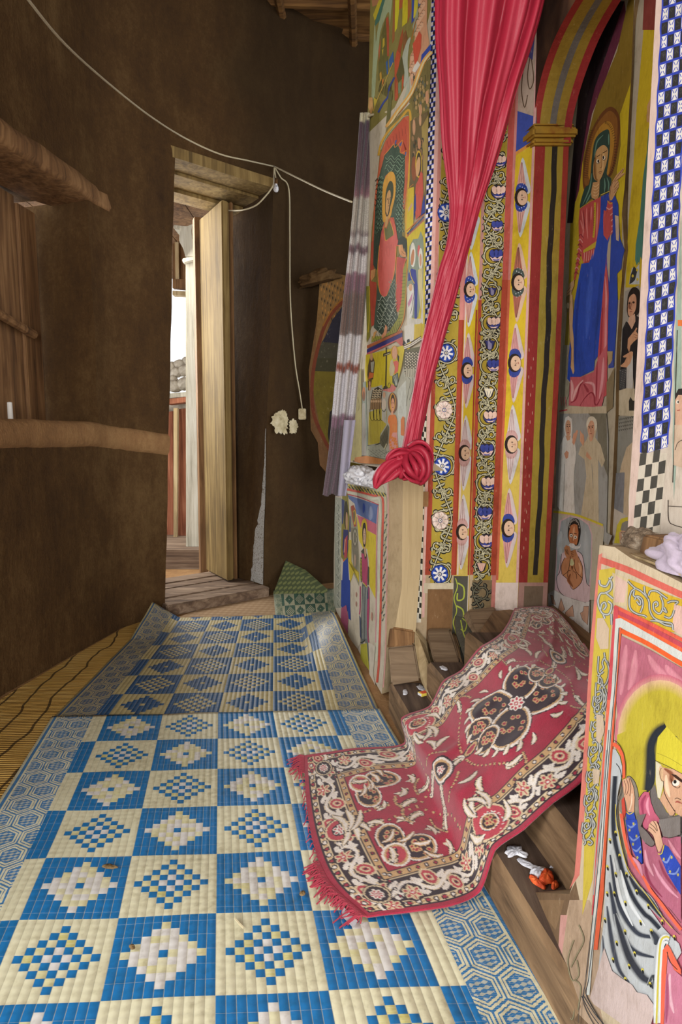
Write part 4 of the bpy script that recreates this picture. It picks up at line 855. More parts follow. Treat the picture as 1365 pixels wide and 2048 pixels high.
for q in ('290,1570 350,1750 290,1810 245,1750', '480,1680 500,1870 430,1860 370,1960 350,1930 360,1800', '120,1520 160,1530 205,1680 150,1660', '740,1700 660,1700 650,1780 600,1810 640,1920 720,2000', '440,1960 490,1920 550,2000 540,2080 480,2080'): P.p('d2a68c', q); P.l('4a322a', 6, q, False, closed=True)
dl = P.build('door_2'); tag(dl, 'left painted door leaf with a haloed figure in a blue robe', 'door', kind='structure')
# right leaf
P = Paint((DX+.012, 2, 0), (DX+.012, 1, 0), (DX+.012, 2, 1))
P.solid('1292,-60 1268,60 1266,200 1259,330 1256,430 1257,500 1250,560 1246,640 1242,700 1240,830 1234,960 1222,1090 1205,1330 1330,1500 1400,1100 1420,-60', .05, 'b9ae98', '6d5637', (1, .15, 0))
P.p('8a4038', '1292,-60 1286,60 1340,60 1360,-60'); P.p('c9b126', '1288,60 1276,200 1268,330 1258,440 1252,575 1300,575 1330,60'); P.p('c9b126', '1275,200 1262,440 1252,575 1272,560 1285,300')
P.view(1110, 190, 8); P.p('caa070', '1480,180 1530,60 1560,200 1540,480 1490,420'); P.p('4a7a6c', '1560,300 1500,560 1480,900 1420,1300 1370,1900 1340,2500 1400,2640 1500,2500 1600,900'); P.l('c2584c', 60, '1580,480 1540,900'); P.p('caa070', '1470,300 1500,340 1510,420 1480,440')
P.view(1110, 440, 8); P.p('4a7f70', '1360,0 1300,400 1290,640 1320,740 1360,700 1420,300'); P.l('cdb82e', 14, '1255,600 1270,700 1310,745 1350,680'); P.p('b9bfc0', '1240,760 1300,780 1360,700 1360,1030 1190,1030'); P.p('2f3336', '1270,740 1330,800 1290,960 1250,1000 1200,1030 1220,880'); P.e('cdb83a', 1253, 895, 18, 24); P.e('cdb83a', 1325, 800, 18, 24); P.e('cdb83a', 1330, 950, 18, 24)
P.p('a09c92', '1130,1140 1360,1040 1360,2100 1060,2048 1100,1500'); P.p('241f1c', '1160,1400 1180,1200 1240,1090 1310,1080 1370,1160 1370,1400 1330,1520 1200,1560 1165,1480', True); P.p('cf9d7c', '1180,1360 1200,1240 1270,1180 1310,1240 1310,1380 1280,1480 1220,1545 1180,1500', True); P.soft('8c5a44', 'cf9d7c', 50, '1210,1300 1200,1380 1215,1430'); P.e('3a241c', 1205, 1330, 18, 14); P.e('3a241c', 1268, 1318, 20, 18); P.l('7a4a3a', 8, '1235,1320 1225,1420 1245,1425'); P.l('9a4a40', 9, '1205,1470 1250,1460')
P.p('d3ab90', '1200,1550 1290,1500 1300,1640 1240,1750 1180,1640'); P.p('232326', '1080,2048 1090,1750 1150,1620 1180,1640 1240,1750 1300,1620 1300,1520 1360,1560 1360,3300 1300,2900 1260,2500 1250,2560 1270,3200 1150,3000 1040,2900 1060,2300', False); P.p('cf9d78', '1170,2048 1180,1900 1260,1800 1310,1720 1330,1730 1310,1780 1340,1830 1330,1900 1270,1950 1220,2010 1200,2120')
for q in ('1270,1830 1335,1850', '1280,1870 1330,1890', '1260,1800 1310,1730'): P.l('6a3e2a', 6, q)
P.view(1110, 690, 8); P.p('cf9d78', '1060,330 1120,280 1160,200 1110,200 1100,180 1230,100 1260,110 1260,160 1220,290 1160,360 1070,350'); P.p('c6c4be', '1160,360 1220,290 1260,160 1260,700 1290,1100 1150,800'); P.p('4a4c4e', '1040,400 1160,370 1140,690 1040,720')
for i in range(40): P.l('c9c9c4', 5, [(1050+(i*37 % 90), 400+(i*53 % 300)), (1062+(i*37 % 90), 412+(i*53 % 300))], False, hold=True)
P.up(); P.p('cbbfa4', '1030,730 1160,690 1290,700 1290,1140 1020,1120'); P.p('34342f', '1220,830 1260,890 1290,890 1290,1050 1200,1050 1195,900'); P.p('8f8f86', '1030,1140 1280,1140 1260,1550 1160,1640 1080,1900 1050,2048 1000,2048')
for r in range(4):
    for c in range(7): P.l('26261f', 9, [(1040+c*34-r*3, 1180+r*58-c*6), (1052+c*34-r*3, 1205+r*58-c*6), (1062+c*34-r*3, 1180+r*58-c*6)], False, hold=True)
P.up(); P.p('c9b597', '1270,1540 1160,1640 1080,1900 1050,2040 1120,2030 1100,3000 1250,3000'); P.p('83858a', '980,2048 1130,2040 1100,2900 950,2800')
P.view(1090, 1000, 8); P.p('c2b8aa', '1060,100 1340,260 1340,700 1010,680'); P.p('cfc13a', '1120,690 1170,400 1230,300 1340,270 1340,700'); P.p('8d8880', '1220,480 1250,370 1300,340 1400,330 1400,500 1260,500'); P.p('c9a287', '1200,520 1240,490 1400,500 1400,700 1210,700'); P.e('e0dcd0', 1268, 560, 26, 34); P.e('2a2018', 1272, 560, 10, 20); P.l('3a2a22', 8, '1230,520 1290,520'); P.l('3a2a22', 8, '1330,520 1320,600 1290,620')
dr = P.build('door_3'); tag(dr, 'right painted door leaf with a person in black, partly behind the near pier', 'door', kind='structure')

# ------------------------------------------------------------------ near sanctuary wall with check border
NW = ((.56, 1.1, 0), (.56, .5, 0), (.56, 1.1, 1))
P = Paint(*NW); eL = edge((1266, 880), (1313, 0)); 
P.solid([(eL(-500), -500), (1900, -1000), (2300, 880), (2000, 1500), (1262, 1180), (1258, 1000), (eL(880), 880)], .1, 'd2c6b8', 'b9a88f')
band(P, 'dcc3b8', eL, off(eL, 17, 16), -500, 1100)
ckL = edge((1284, 880), (1326, 0)); ckR = edge((1338, 880), (1380, 0))
CH = 28.0; P.view(0, 0, 1); g = lambda u, y: (ckL(y)+(ckR(y)-ckL(y))*u, y-16*u)
P.p('2f44b8', [(ckL(y), y) for y in range(-70, 911, 98)]+[(ckR(y), y-16) for y in range(910, -71, -98)])
for r in range(int(1000/CH)):
    for c in range(4):
        k = random.uniform(-.02, .02); a, b = (c+.06)/4+k*.2, (c+.95)/4+k*.2; ya, yb = -70+(r+.17+k)*CH, -70+(r+.99+k)*CH
        P.p('2c2c2e' if (r+c) % 2 == 0 else 'eceae6', [g(a, ya), g(b, ya), g(b, yb), g(a, yb)], hold=True)
P.up()
for r in range(int(1000/CH)):
    for c in range(4):
        if (r+c) % 2:
            for (da, db, sa, sb) in ((.12, .42, .2, .5), (.88, .6, .2, .5), (.12, .42, .95, .66), (.88, .6, .95, .66)): P.l('3b4cc0', 1.5, [g((c+da)/4, -70+(r+sa)*CH), g((c+db)/4, -70+(r+sb)*CH)], False, hold=True)
        else:
            for k in range(5): P.l('55554f', .7, [g((c+.15+.6*random.random())/4, -70+(r+.25+.5*random.random())*CH) for _ in (0, 1)], False, hold=True)
P.up()
for u in (0, 1): P.l('2f44b8', 3, [(ckL(y)+(ckR(y)-ckL(y))*u+1.2*math.sin(y*.09), y-16*u) for y in range(-70, 911, 25)], hold=True)
P.up(); ck2L, ck2R = edge((1284, 880), (1262, 1110)), edge((1338, 880), (1316, 1110)); checks(P, ck2L, ck2R, 906, 1110, 26, 'd6cdbd', '4a4842', None, 4, 0, -12, .96)
P.p('9fb3a6', '1364,430 1364,780 1349,1000 1346,900 1350,700'); P.l('2a2622', 2, '1356,660 1353,760 1351,850 1347,965'); P.p('e0793a', '1357,640 1372,640 1372,652 1357,652')
P.p('2a2320', '1352,790 1358,778 1372,776 1372,800 1360,806 1352,830'); P.p('d6ac92', '1352,800 1358,790 1380,790 1380,850 1352,850'); P.e('e8e2d8', 1357, 804, 3, 4); P.e('2a2018', 1358, 804, 1.4, 2.6); P.l('a84a40', 1.5, '1356,821 1362,820'); P.p('d0b7a0', '1351,850 1380,850 1380,940 1349,930'); P.l('3a2a22', 1.3, '1352,900 1358,885 1372,878'); P.l('3a2a22', 1.5, '1338,1000 1339,1040 1350,1050 1372,1056'); P.l('3a2a22', 1.2, '1339,1012 1372,1014')
nw = P.build('wall_right'); tag(nw, 'whitewashed near sanctuary wall with blue and black check border', 'wall', kind='structure')

# ------------------------------------------------------------------ near dado pier
ND0 = V3((.452, 1.055, .864)); NDP = (ND0, ND0+V3((0.0, -.6, 0)), V3((.395, 1.06, 0)))
P = Paint(*NDP)
P.solid('1200,1090 1230,1094 1262,1116 1310,1138 1365,1166 1700,1310 2600,1900 2600,3600 1320,2260 1215,2085 1165,1992 1108,1882 1054,1784 1140,1788 1150,1758 1160,1640 1172,1480 1180,1330 1192,1190', .12, 'cdbda2', '9a866a', (.97, .15, -.02))
P.p('7a624a', '1054,1784 1140,1788 1152,1762 1160,1800 1140,1830 1122,1880 1112,1960 1150,2040 1215,2085 1165,1992 1108,1882'); P.p('8d7255', '1064,1800 1130,1800 1112,1860')
P.p('b9a088', '1140,1800 1180,1800 1215,1880 1200,2010 1215,2085 1150,2020 1115,1950 1125,1870'); P.p('cf9c94', '1122,1830 1136,1830 1126,1900 1120,1978 1114,1978 1118,1890')
P.p('d98074', '1198,1110 1206,1106 1196,1240 1184,1420 1172,1600 1160,1750 1140,1778 1150,1750 1160,1620 1172,1450 1182,1280'); P.p('cfb8a2', '1206,1104 1214,1108 1200,1300 1180,1540 1176,1540 1190,1300')
P.l('d4685c', 13, '1202,1120 1225,1128 1262,1142 1300,1160 1365,1190 1420,1214'); P.p('cdb846', '1200,1140 1232,1135 1224,1240 1206,1500 1186,1760 1166,1830 1172,1600 1186,1330'); P.p('d2c19a', '1226,1145 1260,1160 1254,1212 1228,1212'); P.p('d9b9ac', '1232,1150 1256,1165 1250,1205 1230,1205'); P.p('cfae30', '1258,1158 1345,1192 1370,1200 1350,1265 1330,1262 1256,1220'); P.p('d9b5aa', '1350,1208 1420,1230 1420,1300 1346,1260')
def scroll(P, L, wd=5.0, c1='454a52', c2='b9bcb8'):
    for q in L: P.l(c1, wd, q, hold=True, taper=0)
    P.up()
    for q in L: P.l(c2, wd*.5, q, hold=True, taper=0)
    P.up()
P.view(1195, 1150, 8)
scroll(P, ['500,100 600,200 720,270 830,400 850,560 920,690 1060,750 1200,780 1220,880', '640,210 560,260 520,400 540,540 640,620 760,650 800,680', '600,250 590,330 650,360 700,420 690,480 640,420', '700,600 740,480 720,380 640,340 610,400', '830,330 860,260 960,260 1060,330 1130,380', '1020,330 1060,450 1050,560 1000,620 920,560 910,460 960,430 980,480 940,510', '1060,560 1120,600 1080,520', '1080,660 1160,690 1210,650 1240,560', '860,730 980,740 1100,800 1200,820', '760,180 770,280 820,380', '1130,450 1200,420 1300,430 1260,470'], 40)
scroll(P, ['40,80 60,160 150,180 200,100 250,20', '200,40 240,140 220,240 130,290 60,300 20,400 40,520 100,620 200,620 240,480 180,420', '60,560 80,470 130,440 150,500 110,560', '100,620 130,700', '230,620 240,800', '150,290 260,380'], 40, '6a7076', 'c3c7c4')
for oy, k in ((1240, 0), (1660, 1)):
    scroll(P, [[(a+dx*8-(oy-1240)*.09, oy+b) for a, b in q] for dx in (0,) for q in ([(120, 0), (140, 120), (190, 190)], [(140, 60), (90, 160), (110, 240), (60, 300)], [(30, 60), (20, 300), (70, 340), (110, 300)], [(160, 130), (200, 300), (160, 480), (90, 560)], [(10, 360), (70, 420), (60, 500), (10, 470)], [(100, 300), (40, 380), (30, 480)])], 36)
P.p('cfb9a0', '10,690 110,690 200,860 190,1180 60,1190 -10,1000')
for oy in (1880, 2280, 2680, 3080, 3460, 3900):
    x0 = (1203-(oy/8-50)*.085-1195)*8
    scroll(P, [[(x0+a, oy+b) for a, b in q] for q in ([(180, 20), (210, 90), (190, 160)], [(20, 300), (60, 380), (30, 420)], [(100, 60), (110, 110), (80, 120)], [(120, 330), (170, 380), (140, 420), (100, 400)], [(60, 0), (110, -20), (150, 40), (130, 130), (70, 170), (40, 110), (80, 60)], [(150, -60), (180, 80), (150, 260), (90, 330)], [(90, 200), (30, 260), (50, 340), (120, 330)], [(20, 60), (0, 200), (40, 250)], [(150, 200), (190, 300)])], 36)
for a in ('0,2230 110,2250 130,2500 60,2700 0,2650', '-60,3100 60,3120 40,3330 -50,3350'): P.p('cdb9a2', a)
P.view(0, 0, 1)
scroll(P, ['1150,1880 1138,1920 1146,1960 1160,1950 1156,1920', '1160,1850 1170,1880 1156,1910 1144,1935', '1140,1960 1132,2000 1146,2040 1152,2010', '1152,1960 1164,1975 1158,2020'], 2.6, '77705c', 'a39a78')
P.l('e0604a', 7, '1231,1213 1300,1246 1365,1279 1440,1318'); P.l('c04a58', 10, '1231,1222 1300,1255 1365,1290 1440,1330'); P.l('e8623a', 7, '1238,1233 1300,1263 1365,1299 1440,1340')
P.p('d0505a', '1231,1212 1240,1215 1234,1300 1222,1440 1212,1560 1204,1660 1198,1760 1193,1830 1186,1830 1196,1680 1210,1500 1222,1330'); P.p('e87058', '1217,1400 1224,1400 1208,1600 1198,1760 1190,1800 1204,1600'); P.p('d8623f', '1238,1240 1247,1252 1240,1330 1232,1440 1224,1560 1218,1650 1210,1790 1198,1900 1190,1900 1204,1760 1216,1600 1226,1440')
P.p('cfd3d0', '1234,1238 1244,1236 1365,1303 1440,1345 1440,1365 1365,1321 1242,1254 1236,1360 1228,1440 1216,1600 1208,1720 1200,1800 1190,1890 1182,1990 1176,1990 1188,1840 1200,1700 1214,1500 1226,1380'); P.l('33343c', 1.6, '1241,1256 1234,1360 1226,1450 1214,1600 1204,1750 1192,1860 1180,1960 1178,1996 1230,2080'); P.l('33343c', 1.4, '1221,1460 1210,1600 1200,1720 1188,1840 1174,1960 1171,2010 1210,2080'); P.l('9aa0a6', 2, '1216,1500 1204,1640 1190,1790'); P.l('e8622f', 9, '1246,1262 1300,1288 1365,1327 1440,1370')
P.p('b86a7e', '1246,1272 1300,1298 1365,1335 1500,1410 1500,1800 1500,2300 1300,2300 1240,1460 1236,1400')
for q in ('1256,1290 1250,1340 1245,1390', '1275,1300 1270,1350 1260,1380', '1300,1310 1320,1340 1365,1370', '1335,1330 1350,1350 1400,1390'): P.soft('d38a9a', 'b86a7e', 18, q)
P.softe('dcb09c', 'c4667e', 1325, 1470, 92, 122, .82); P.softe('beb038', 'd9b592', 1325, 1472, 86, 112, .80); P.p('beb038', '1238,1470 1400,1400 1400,1640 1290,1640 1236,1540')
P.view(1195, 1400, 8)
P.p('8d8578', '500,1230 560,1220 640,1330 690,1520 710,1800 760,2048 840,2300 720,2300 480,2048 430,1850 370,1750 360,1550'); P.l('2a2622', 10, '500,1225 560,1225 640,1330 690,1520 700,1750 740,1950')
P.soft('252a33', 'beb038', 240, '1140,440 1000,520 900,700 880,950 870,1200 850,1450', 0); P.p('262c36', '1100,450 1000,500 900,640 860,820 870,1000 850,1200 820,1480 900,1400 950,1300 960,950 940,760 980,600 1100,520', True); P.p('262c36', '1250,560 1300,580 1400,720 1400,780 1330,700')
P.p('d0c43a', '1150,420 1000,600 980,760 970,970 1400,1180 1400,700 1230,520'); P.l('8d8228', 6, '990,850 1200,940 1400,1060'); P.l('2a2420', 9, '960,970 1200,1080 1400,1190')
P.p('d9d2b8', '970,980 1060,1040 1100,1280 1080,1420 1040,1580 1000,1560 970,1300'); P.e('d9b590', 1065, 1180, 40, 130, -.1); P.l('4a3020', 8, '1060,1090 1035,1160 1060,1280 1090,1300')
P.p('6e6866', '880,1450 960,1350 1000,1560 1040,1600 1150,1800 1260,1860 1400,1820 1400,2300 1250,2260 1080,2200 1050,1950 950,1800 880,1600'); P.l('2a2622', 10, '880,1450 890,1600 960,1800 1060,1950 1200,2050 1400,2120')
P.p('d0a486', '1090,1080 1250,1110 1400,1190 1400,1880 1250,1780 1140,1620 1100,1450'); P.p('cfa384', '1040,1600 1100,1450 1150,1640 1280,1760 1280,1850 1200,1850'); P.soft('8a5238', 'd0a486', 110, '1110,1100 1220,1180 1230,1290 1300,1390'); P.soft('f0d2b4', 'd0a486', 90, '1140,1200 1150,1380 1200,1560'); P.p('3a2218', '1210,1180 1300,1200 1400,1280 1400,1330 1290,1250'); P.e('e6e0d6', 1300, 1330, 60, 52); P.e('1c1614', 1285, 1310, 26, 30); P.l('3a2218', 8, '1220,1260 1250,1370 1330,1410 1370,1380'); P.l('3a2218', 9, '1280,1590 1320,1570 1380,1600'); P.soft('a04a40', 'd0a486', 34, '1290,1640 1330,1630 1400,1660'); P.l('3a2218', 9, '1100,1300 1120,1500 1240,1720 1290,1780'); P.l('3a2218', 7, '1250,1860 1290,1800 1260,1760')
P.p('c4627e', '700,1570 780,1470 870,1480 900,1640 960,1800 1050,1920 1030,1960 900,2000 800,2100 710,1800'); P.soft('a04060', 'c4627e', 70, '820,1520 760,1650 780,1850'); P.soft('e39ab0', 'c4627e', 60, '860,1560 840,1700 880,1850'); P.l('2a2622', 8, '700,1600 780,1480 860,1470')
P.p('d8a88a', '440,1280 560,1240 620,1400 640,1560 630,1790 530,1800 500,1640 470,1540')
for q in ('470,1290 500,1400 480,1520', '510,1270 545,1400 510,1520', '550,1250 580,1400 560,1540'): P.l('5a3626', 8, q)
P.l('f0d8c0', 20, '600,1500 590,1650 560,1760'); P.p('c84a3c', '430,1600 470,1550 500,1800 470,1900 440,1820'); P.p('e86848', '290,680 330,690 400,740 460,860 490,1040 490,1240 445,1270 445,1040 420,900 360,780 290,740'); P.l('2a2622', 8, '300,640 380,700 450,820 490,1000 495,1210'); P.p('2f4cb8', '505,1810 630,1790 690,2048 740,2300 775,2520 770,2640 690,2540 600,2350 520,2048'); P.l('d8c84a', 14, '510,1790 560,1830 630,1790')
P.p('b9bfc4', '290,790 340,800 400,900 440,1060 440,1200 380,1450 350,1650 370,1950 420,2300 520,2700 700,3050 900,3360 1100,3640 1250,3800 1360,3900 1400,4040 1000,4700 900,5000 600,4800 300,4750 60,4300 100,3900 140,3600 180,2700 240,1900 260,1200')
P.view(1195, 1640, 8)
P.soft('262c38', 'b9bfc4', 110, '330,-700 310,-350 300,0 320,300 400,640 500,980 640,1280 800,1500 900,1580 1050,1740', 0)
P.soft('343a48', 'b9bfc4', 130, '250,560 300,900 350,1180 420,1420 560,1660 720,1830 960,1880 1000,1900'); P.soft('343a48', 'b9bfc4', 150, '240,1000 300,1350 370,1650 520,1980 700,2130 960,2200'); P.soft('3c4250', 'b9bfc4', 110, '200,1380 240,1700 300,2048 400,2400 560,2600'); P.soft('30343f', 'b9bfc4', 190, '330,1500 420,1800 560,2200 760,2500 900,2600 950,2700'); P.soft('4a505c', 'b9bfc4', 60, '130,1850 150,2100 190,2400 300,2600'); P.soft('262c38', 'b9bfc4', 150, '560,900 700,1120 900,1320 1080,1560'); P.soft('d8dde2', 'b9bfc4', 70, '420,800 560,1300 820,1700'); P.soft('d8dde2', 'b9bfc4', 60, '300,600 420,1250 620,1700'); P.soft('363c48', 'b9bfc4', 170, '900,1760 1000,1900 980,2000'); P.soft('3a4048', 'b9bfc4', 90, '860,2650 960,2500 980,2750')
P.l('262a32', 10, '350,-900 420,-780 440,-500 360,-200 365,0 400,220 470,520 560,780 720,1020 900,1240 1100,1520 1280,1740 1380,1840'); P.l('cdb94c', 12, '340,-250 345,0 390,220 450,500 540,780 700,1020 880,1250 1080,1530 1260,1740'); P.l('e8684c', 50, '430,-100 480,220 540,480 640,700 800,920 900,1120 1060,1320 1240,1560 1400,1760', taper=0); P.l('2a2622', 8, '500,160 540,380 600,560 740,780 900,1040 1100,1280 1280,1500 1400,1650')
for x, y in ((250, 340), (345, 220), (210, 770), (345, 880), (205, 1190), (320, 1190), (410, 590), (520, 880), (680, 1160), (500, 1340), (870, 1390), (745, 1650), (495, 1800), (920, 1790), (1095, 1640), (1290, 1890), (170, 1610), (360, 1980), (650, 2150), (560, 2350), (780, 2420), (900, 2640), (300, 2250), (330, 2520), (500, 2560)):
    P.e('d6c84e', x, y-18, 20, 32, -.3, 10, True)
P.up()
for x, y in ((250, 340), (345, 220), (210, 770), (345, 880), (205, 1190), (320, 1190), (410, 590), (520, 880), (680, 1160), (500, 1340), (870, 1390), (745, 1650), (495, 1800), (920, 1790), (1095, 1640), (1290, 1890), (170, 1610), (360, 1980), (650, 2150), (560, 2350), (780, 2420), (900, 2640), (300, 2250), (330, 2520), (500, 2560)):
    P.e('16181c', x+6, y+12, 14, 34, -.25, 10, True)
P.up(); P.p('b0657e', '510,130 600,560 740,720 800,700 770,300 860,200 1000,420 1120,260 1400,270 1400,1620 1280,1480 1060,1260 900,1040 740,780 600,560 540,400')
for q, c in (('850,560 830,760 900,1000 1100,1240', '8a3450'), ('950,700 1050,900 1200,1100 1360,1250', 'dc9cb4'), ('820,480 860,700 960,900', 'dca0b4'), ('1050,650 1150,880 1350,1150', '8e3c56'), ('620,600 720,720 780,900', 'd694ac'), ('1200,320 1300,500 1400,620', 'd894a8')): P.soft(c, 'b0657e', 70, q)
P.p('2c4ab6', '505,0 690,0 730,200 775,520 770,700 690,620 620,480 560,300'); P.p('2a48b4', '1060,560 1140,400 1200,430 1400,740 1400,1200 1300,1050 1180,850')
for q in ('540,80 600,120 680,60', '570,260 640,330 740,260', '620,460 690,500 760,420', '1100,640 1180,680 1240,560', '1200,860 1320,860 1380,760'): P.soft('7c94d8', '2c4ab6', 44, q)
for x, y in ((640, 65), (575, 165), (688, 262), (632, 390), (750, 515), (703, 605), (1130, 630), (1256, 600), (1230, 830), (1360, 880)):
    for k in range(3): P.l('d8cc5a', 9, [(x-20*math.cos(k*1.05), y-26*math.sin(k*1.05)), (x+20*math.cos(k*1.05), y+26*math.sin(k*1.05))], False, hold=True)
P.up(); P.p('746c6a', '690,-60 840,-100 760,100 870,210 980,360 970,400 930,430 840,380 760,280 720,160'); P.p('7c7674', '1050,60 1120,260 1230,290 1400,240 1400,-60 1050,0'); P.l('2a2622', 9, '1110,270 1230,290 1400,240'); P.l('2a2622', 9, '760,100 880,210 985,370 930,430 830,370'); P.p('d8ac90', '880,180 890,80 940,20 1010,20 1050,100 1090,260 1120,400 1080,500 1040,520 1000,400 950,240')
for q in ('890,110 960,160 1000,210', '910,60 980,120 1020,180', '960,20 1010,90 1030,180', '885,180 960,260 1000,400 1040,520'): P.l('4a2e22', 9, q)
P.l('d8c84a', 16, '1040,545 1100,540 1140,400'); P.p('c9b7b4', '170,2050 220,2200 300,2420 460,2540 620,2640 700,2760 860,2800 1000,3000 900,3400 500,3300 0,2950 -60,2850')
P.view(1095, 1750, 5.055)
P.soft('dfe4e8', 'b9bfc4', 60, '1150,1500 1150,1200 1180,760 1220,640 1280,640', 0); P.l('c9bd4e', 20, '1150,1507 1165,1100 1180,800 1200,660 1250,625 1280,640'); P.l('d9dfe2', 26, '1190,1500 1190,1100 1205,800 1230,690 1270,690'); P.p('e8684e', '1190,1600 1200,1000 1215,760 1260,700 1290,740 1400,960 1400,1010 1330,960 1262,800 1240,1200 1220,1600'); P.p('c47a94', '1265,820 1330,960 1420,1040 1420,1600 1225,1600 1245,1200'); P.soft('e3b4c4', 'c47a94', 60, '1290,1000 1280,1200 1330,1400'); P.soft('a04e70', 'c47a94', 50, '1260,1000 1260,1300 1250,1500'); P.l('2a2622', 7, '1260,780 1290,880 1365,960'); P.l('33363e', 9, '385,1225 480,1400 570,1520'); P.l('33363e', 9, '400,1215 520,1400 620,1520'); P.l('55504c', 6, '365,1290 350,1500')
nd = P.build('wall_dado'); tag(nd, 'near dado pier painted with a haloed figure wrapped in a spotted grey shawl', 'wall', kind='structure')
m = MB(); m.hexa([(.485, -.4, .80), (.60, -.4, .80), (.60, 1.12, .80), (.485, 1.03, .80)], [(.475, -.4, .858), (.60, -.4, .862), (.60, 1.14, .862), (.478, 1.05, .862)])
tag(m.build('trim_8', 'soil_clay', rough=.008), 'rough clay ledge on top of the near dado pier', 'ledge', kind='structure')

# ------------------------------------------------------------------ far dado pier
FD = ((.021, 3.368, 0), (.162, 2.47, 0), (.021, 3.368, 1))
P = Paint(*FD)
P.solid('671,992 690,990 694,972 735,965 777,957 776,1060 775,1180 772,1290 764,1388 744,1352 722,1310 700,1268 684,1240 668,1216 668,1120', .12, 'd2c8b6', 'b3a080', (.8, .6, 0))
P.view(660, 960, 8)
P.p('a9ac9e', '85,270 190,290 200,900 180,1400 180,2048 60,2048 80,1600 75,700')
for i in range(24): P.l('5c6660' if i % 2 else 'c9ccc2', 9, [(100+(i*29 % 70), 320+i*70), (120+(i*29 % 60), 370+i*70), (95+(i*41 % 80), 430+i*70)], hold=True)
P.up(); P.p('8c8436', '200,200 290,200 320,600 310,1000 290,1400 180,1230 190,700'); P.p('3e4878', '190,300 240,330 215,700 195,700'); P.p('424878', '320,560 350,620 340,830 310,830'); P.e('39361c', 262, 560, 34, 230); P.e('b9946c', 272, 660, 18, 150); P.p('30346a', '220,790 300,800 300,1080 270,1250 220,1200 205,1100'); P.p('b0484c', '235,950 285,880 280,1230 230,1260'); P.l('d9ac94', 12, '230,1160 245,1000 250,950')
P.p('24439c', '215,1320 290,1240 310,1600 330,2100 190,2100 195,1700'); P.l('d9604a', 16, '215,1300 240,1270')
P.p('9c9880', '330,420 440,600 460,1000 480,1400 470,1700 380,1500 340,900'); P.p('7f7a68', '340,760 440,780 460,1200 440,1460 390,1460 360,1100')
for r in (70, 50, 32): P.l('5c584a' if r != 50 else 'c9c4b0', 8, [(405+r*.5*math.cos(t*.5), 920+r*2.2*math.sin(t*.5)) for t in range(13)], hold=True)
P.up(); P.p('a8503a', '340,420 380,400 420,480 430,740 390,750 360,600'); P.p('cdb03a', '370,500 410,470 425,600 410,720 385,700 400,600'); P.e('7a6a44', 393, 580, 18, 90); P.e('b59a84', 405, 1290, 16, 100)
P.p('5f74a8', '290,240 780,400 750,705 590,620 430,540 400,380 310,300'); P.soft('2f4ca0', '5f74a8', 60, '545,370 550,450 540,530'); P.soft('8f9cc0', '5f74a8', 90, '660,420 660,560 650,640'); P.p('c96a7c', '440,560 590,620 750,705 745,880 600,800 500,760'); P.p('d8c334', '440,580 500,780 610,810 745,880 735,1900 640,1700 630,1300 600,1100 540,1100 470,960 445,700'); P.p('cdb93a', '300,960 350,960 350,1300 470,1640 470,1480 400,1440 330,1650 300,1300')
P.l('d9604e', 34, '275,150 480,190 700,250 850,300 845,900 830,1400 815,2100 790,2900 760,3240'); P.l('d6d8c4', 40, '285,195 480,235 680,300 805,350 800,900 790,1400 780,2100 750,2900'); P.l('c0445a', 14, '285,228 480,275 660,345 790,400'); P.l('d99aa4', 16, '780,420 760,700 750,1300 745,2100 740,2600')
P.p('c9c2a4', '270,60 540,60 860,90 920,300 910,900 870,1300 880,300 820,240 560,170 280,120')
for i in range(150): P.e('3f4a44' if i % 2 else 'cdbb4a', 300+(i*61 % 600), 70+(i*37 % 60)+(300+(i*61 % 600)-300)*.24, 9, 11, 0, 6, True)
P.up()
for i in range(44): P.e('58665c' if i % 3 else 'b9b18a', 885+(i*31 % 40)-i*1.1, 520+i*40, 9, 26, .5, 7, True)
P.up(); P.l('dba8a0', 22, '935,60 940,700 920,1500 905,2300 890,2900 860,3320')
P.p('d9bb2a', '515,900 510,720 540,630 570,625 600,700 605,900 590,1040 540,1060', True); P.p('2a2a22', '525,880 535,720 560,685 580,720 590,900 570,1070 545,1060', True); P.e('d9b49a', 560, 900, 22, 130); P.l('4a3426', 6, '548,860 572,858'); P.l('4a3426', 6, '556,880 554,960'); P.l('a0484a', 6, '550,1010 566,1008'); P.p('4d4a38', '505,1140 550,1090 600,1200 600,1300 560,1280'); P.p('d2a884', '555,1070 575,1060 590,1220 565,1230'); P.p('b2456a', '510,1170 550,1180 570,1280 600,1220 615,1400 600,1700 530,1640')
P.p('2b2b26', '495,1240 520,1240 525,1600 505,1640 490,1500'); P.p('4c4640', '620,1380 640,1400 630,1680 610,1680')
for i in range(18): P.l('d3c43c', 7, [(492, 1260+i*20), (520, 1270+i*20)], False, hold=True)
P.up(); P.p('6d7474', '525,1650 600,1710 620,2048 610,2400 630,2900 600,2900 570,2560 510,2640 500,2400 515,2048')
for x in (530, 550, 570, 588): P.l('2d3132', 6, [(x, 1680), (x-6, 2100), (x-10, 2560)], hold=True); P.l('b9bfbc', 5, [(x+9, 1700), (x+3, 2100), (x, 2540)], hold=True)
P.up(); P.l('cdbf3a', 14, '540,1640 600,1715'); P.l('b24470', 16, '495,1700 490,2048 480,2150'); P.l('b24470', 20, '630,1720 630,2048 615,2400'); P.l('34396a', 12, '620,1700 620,1900')
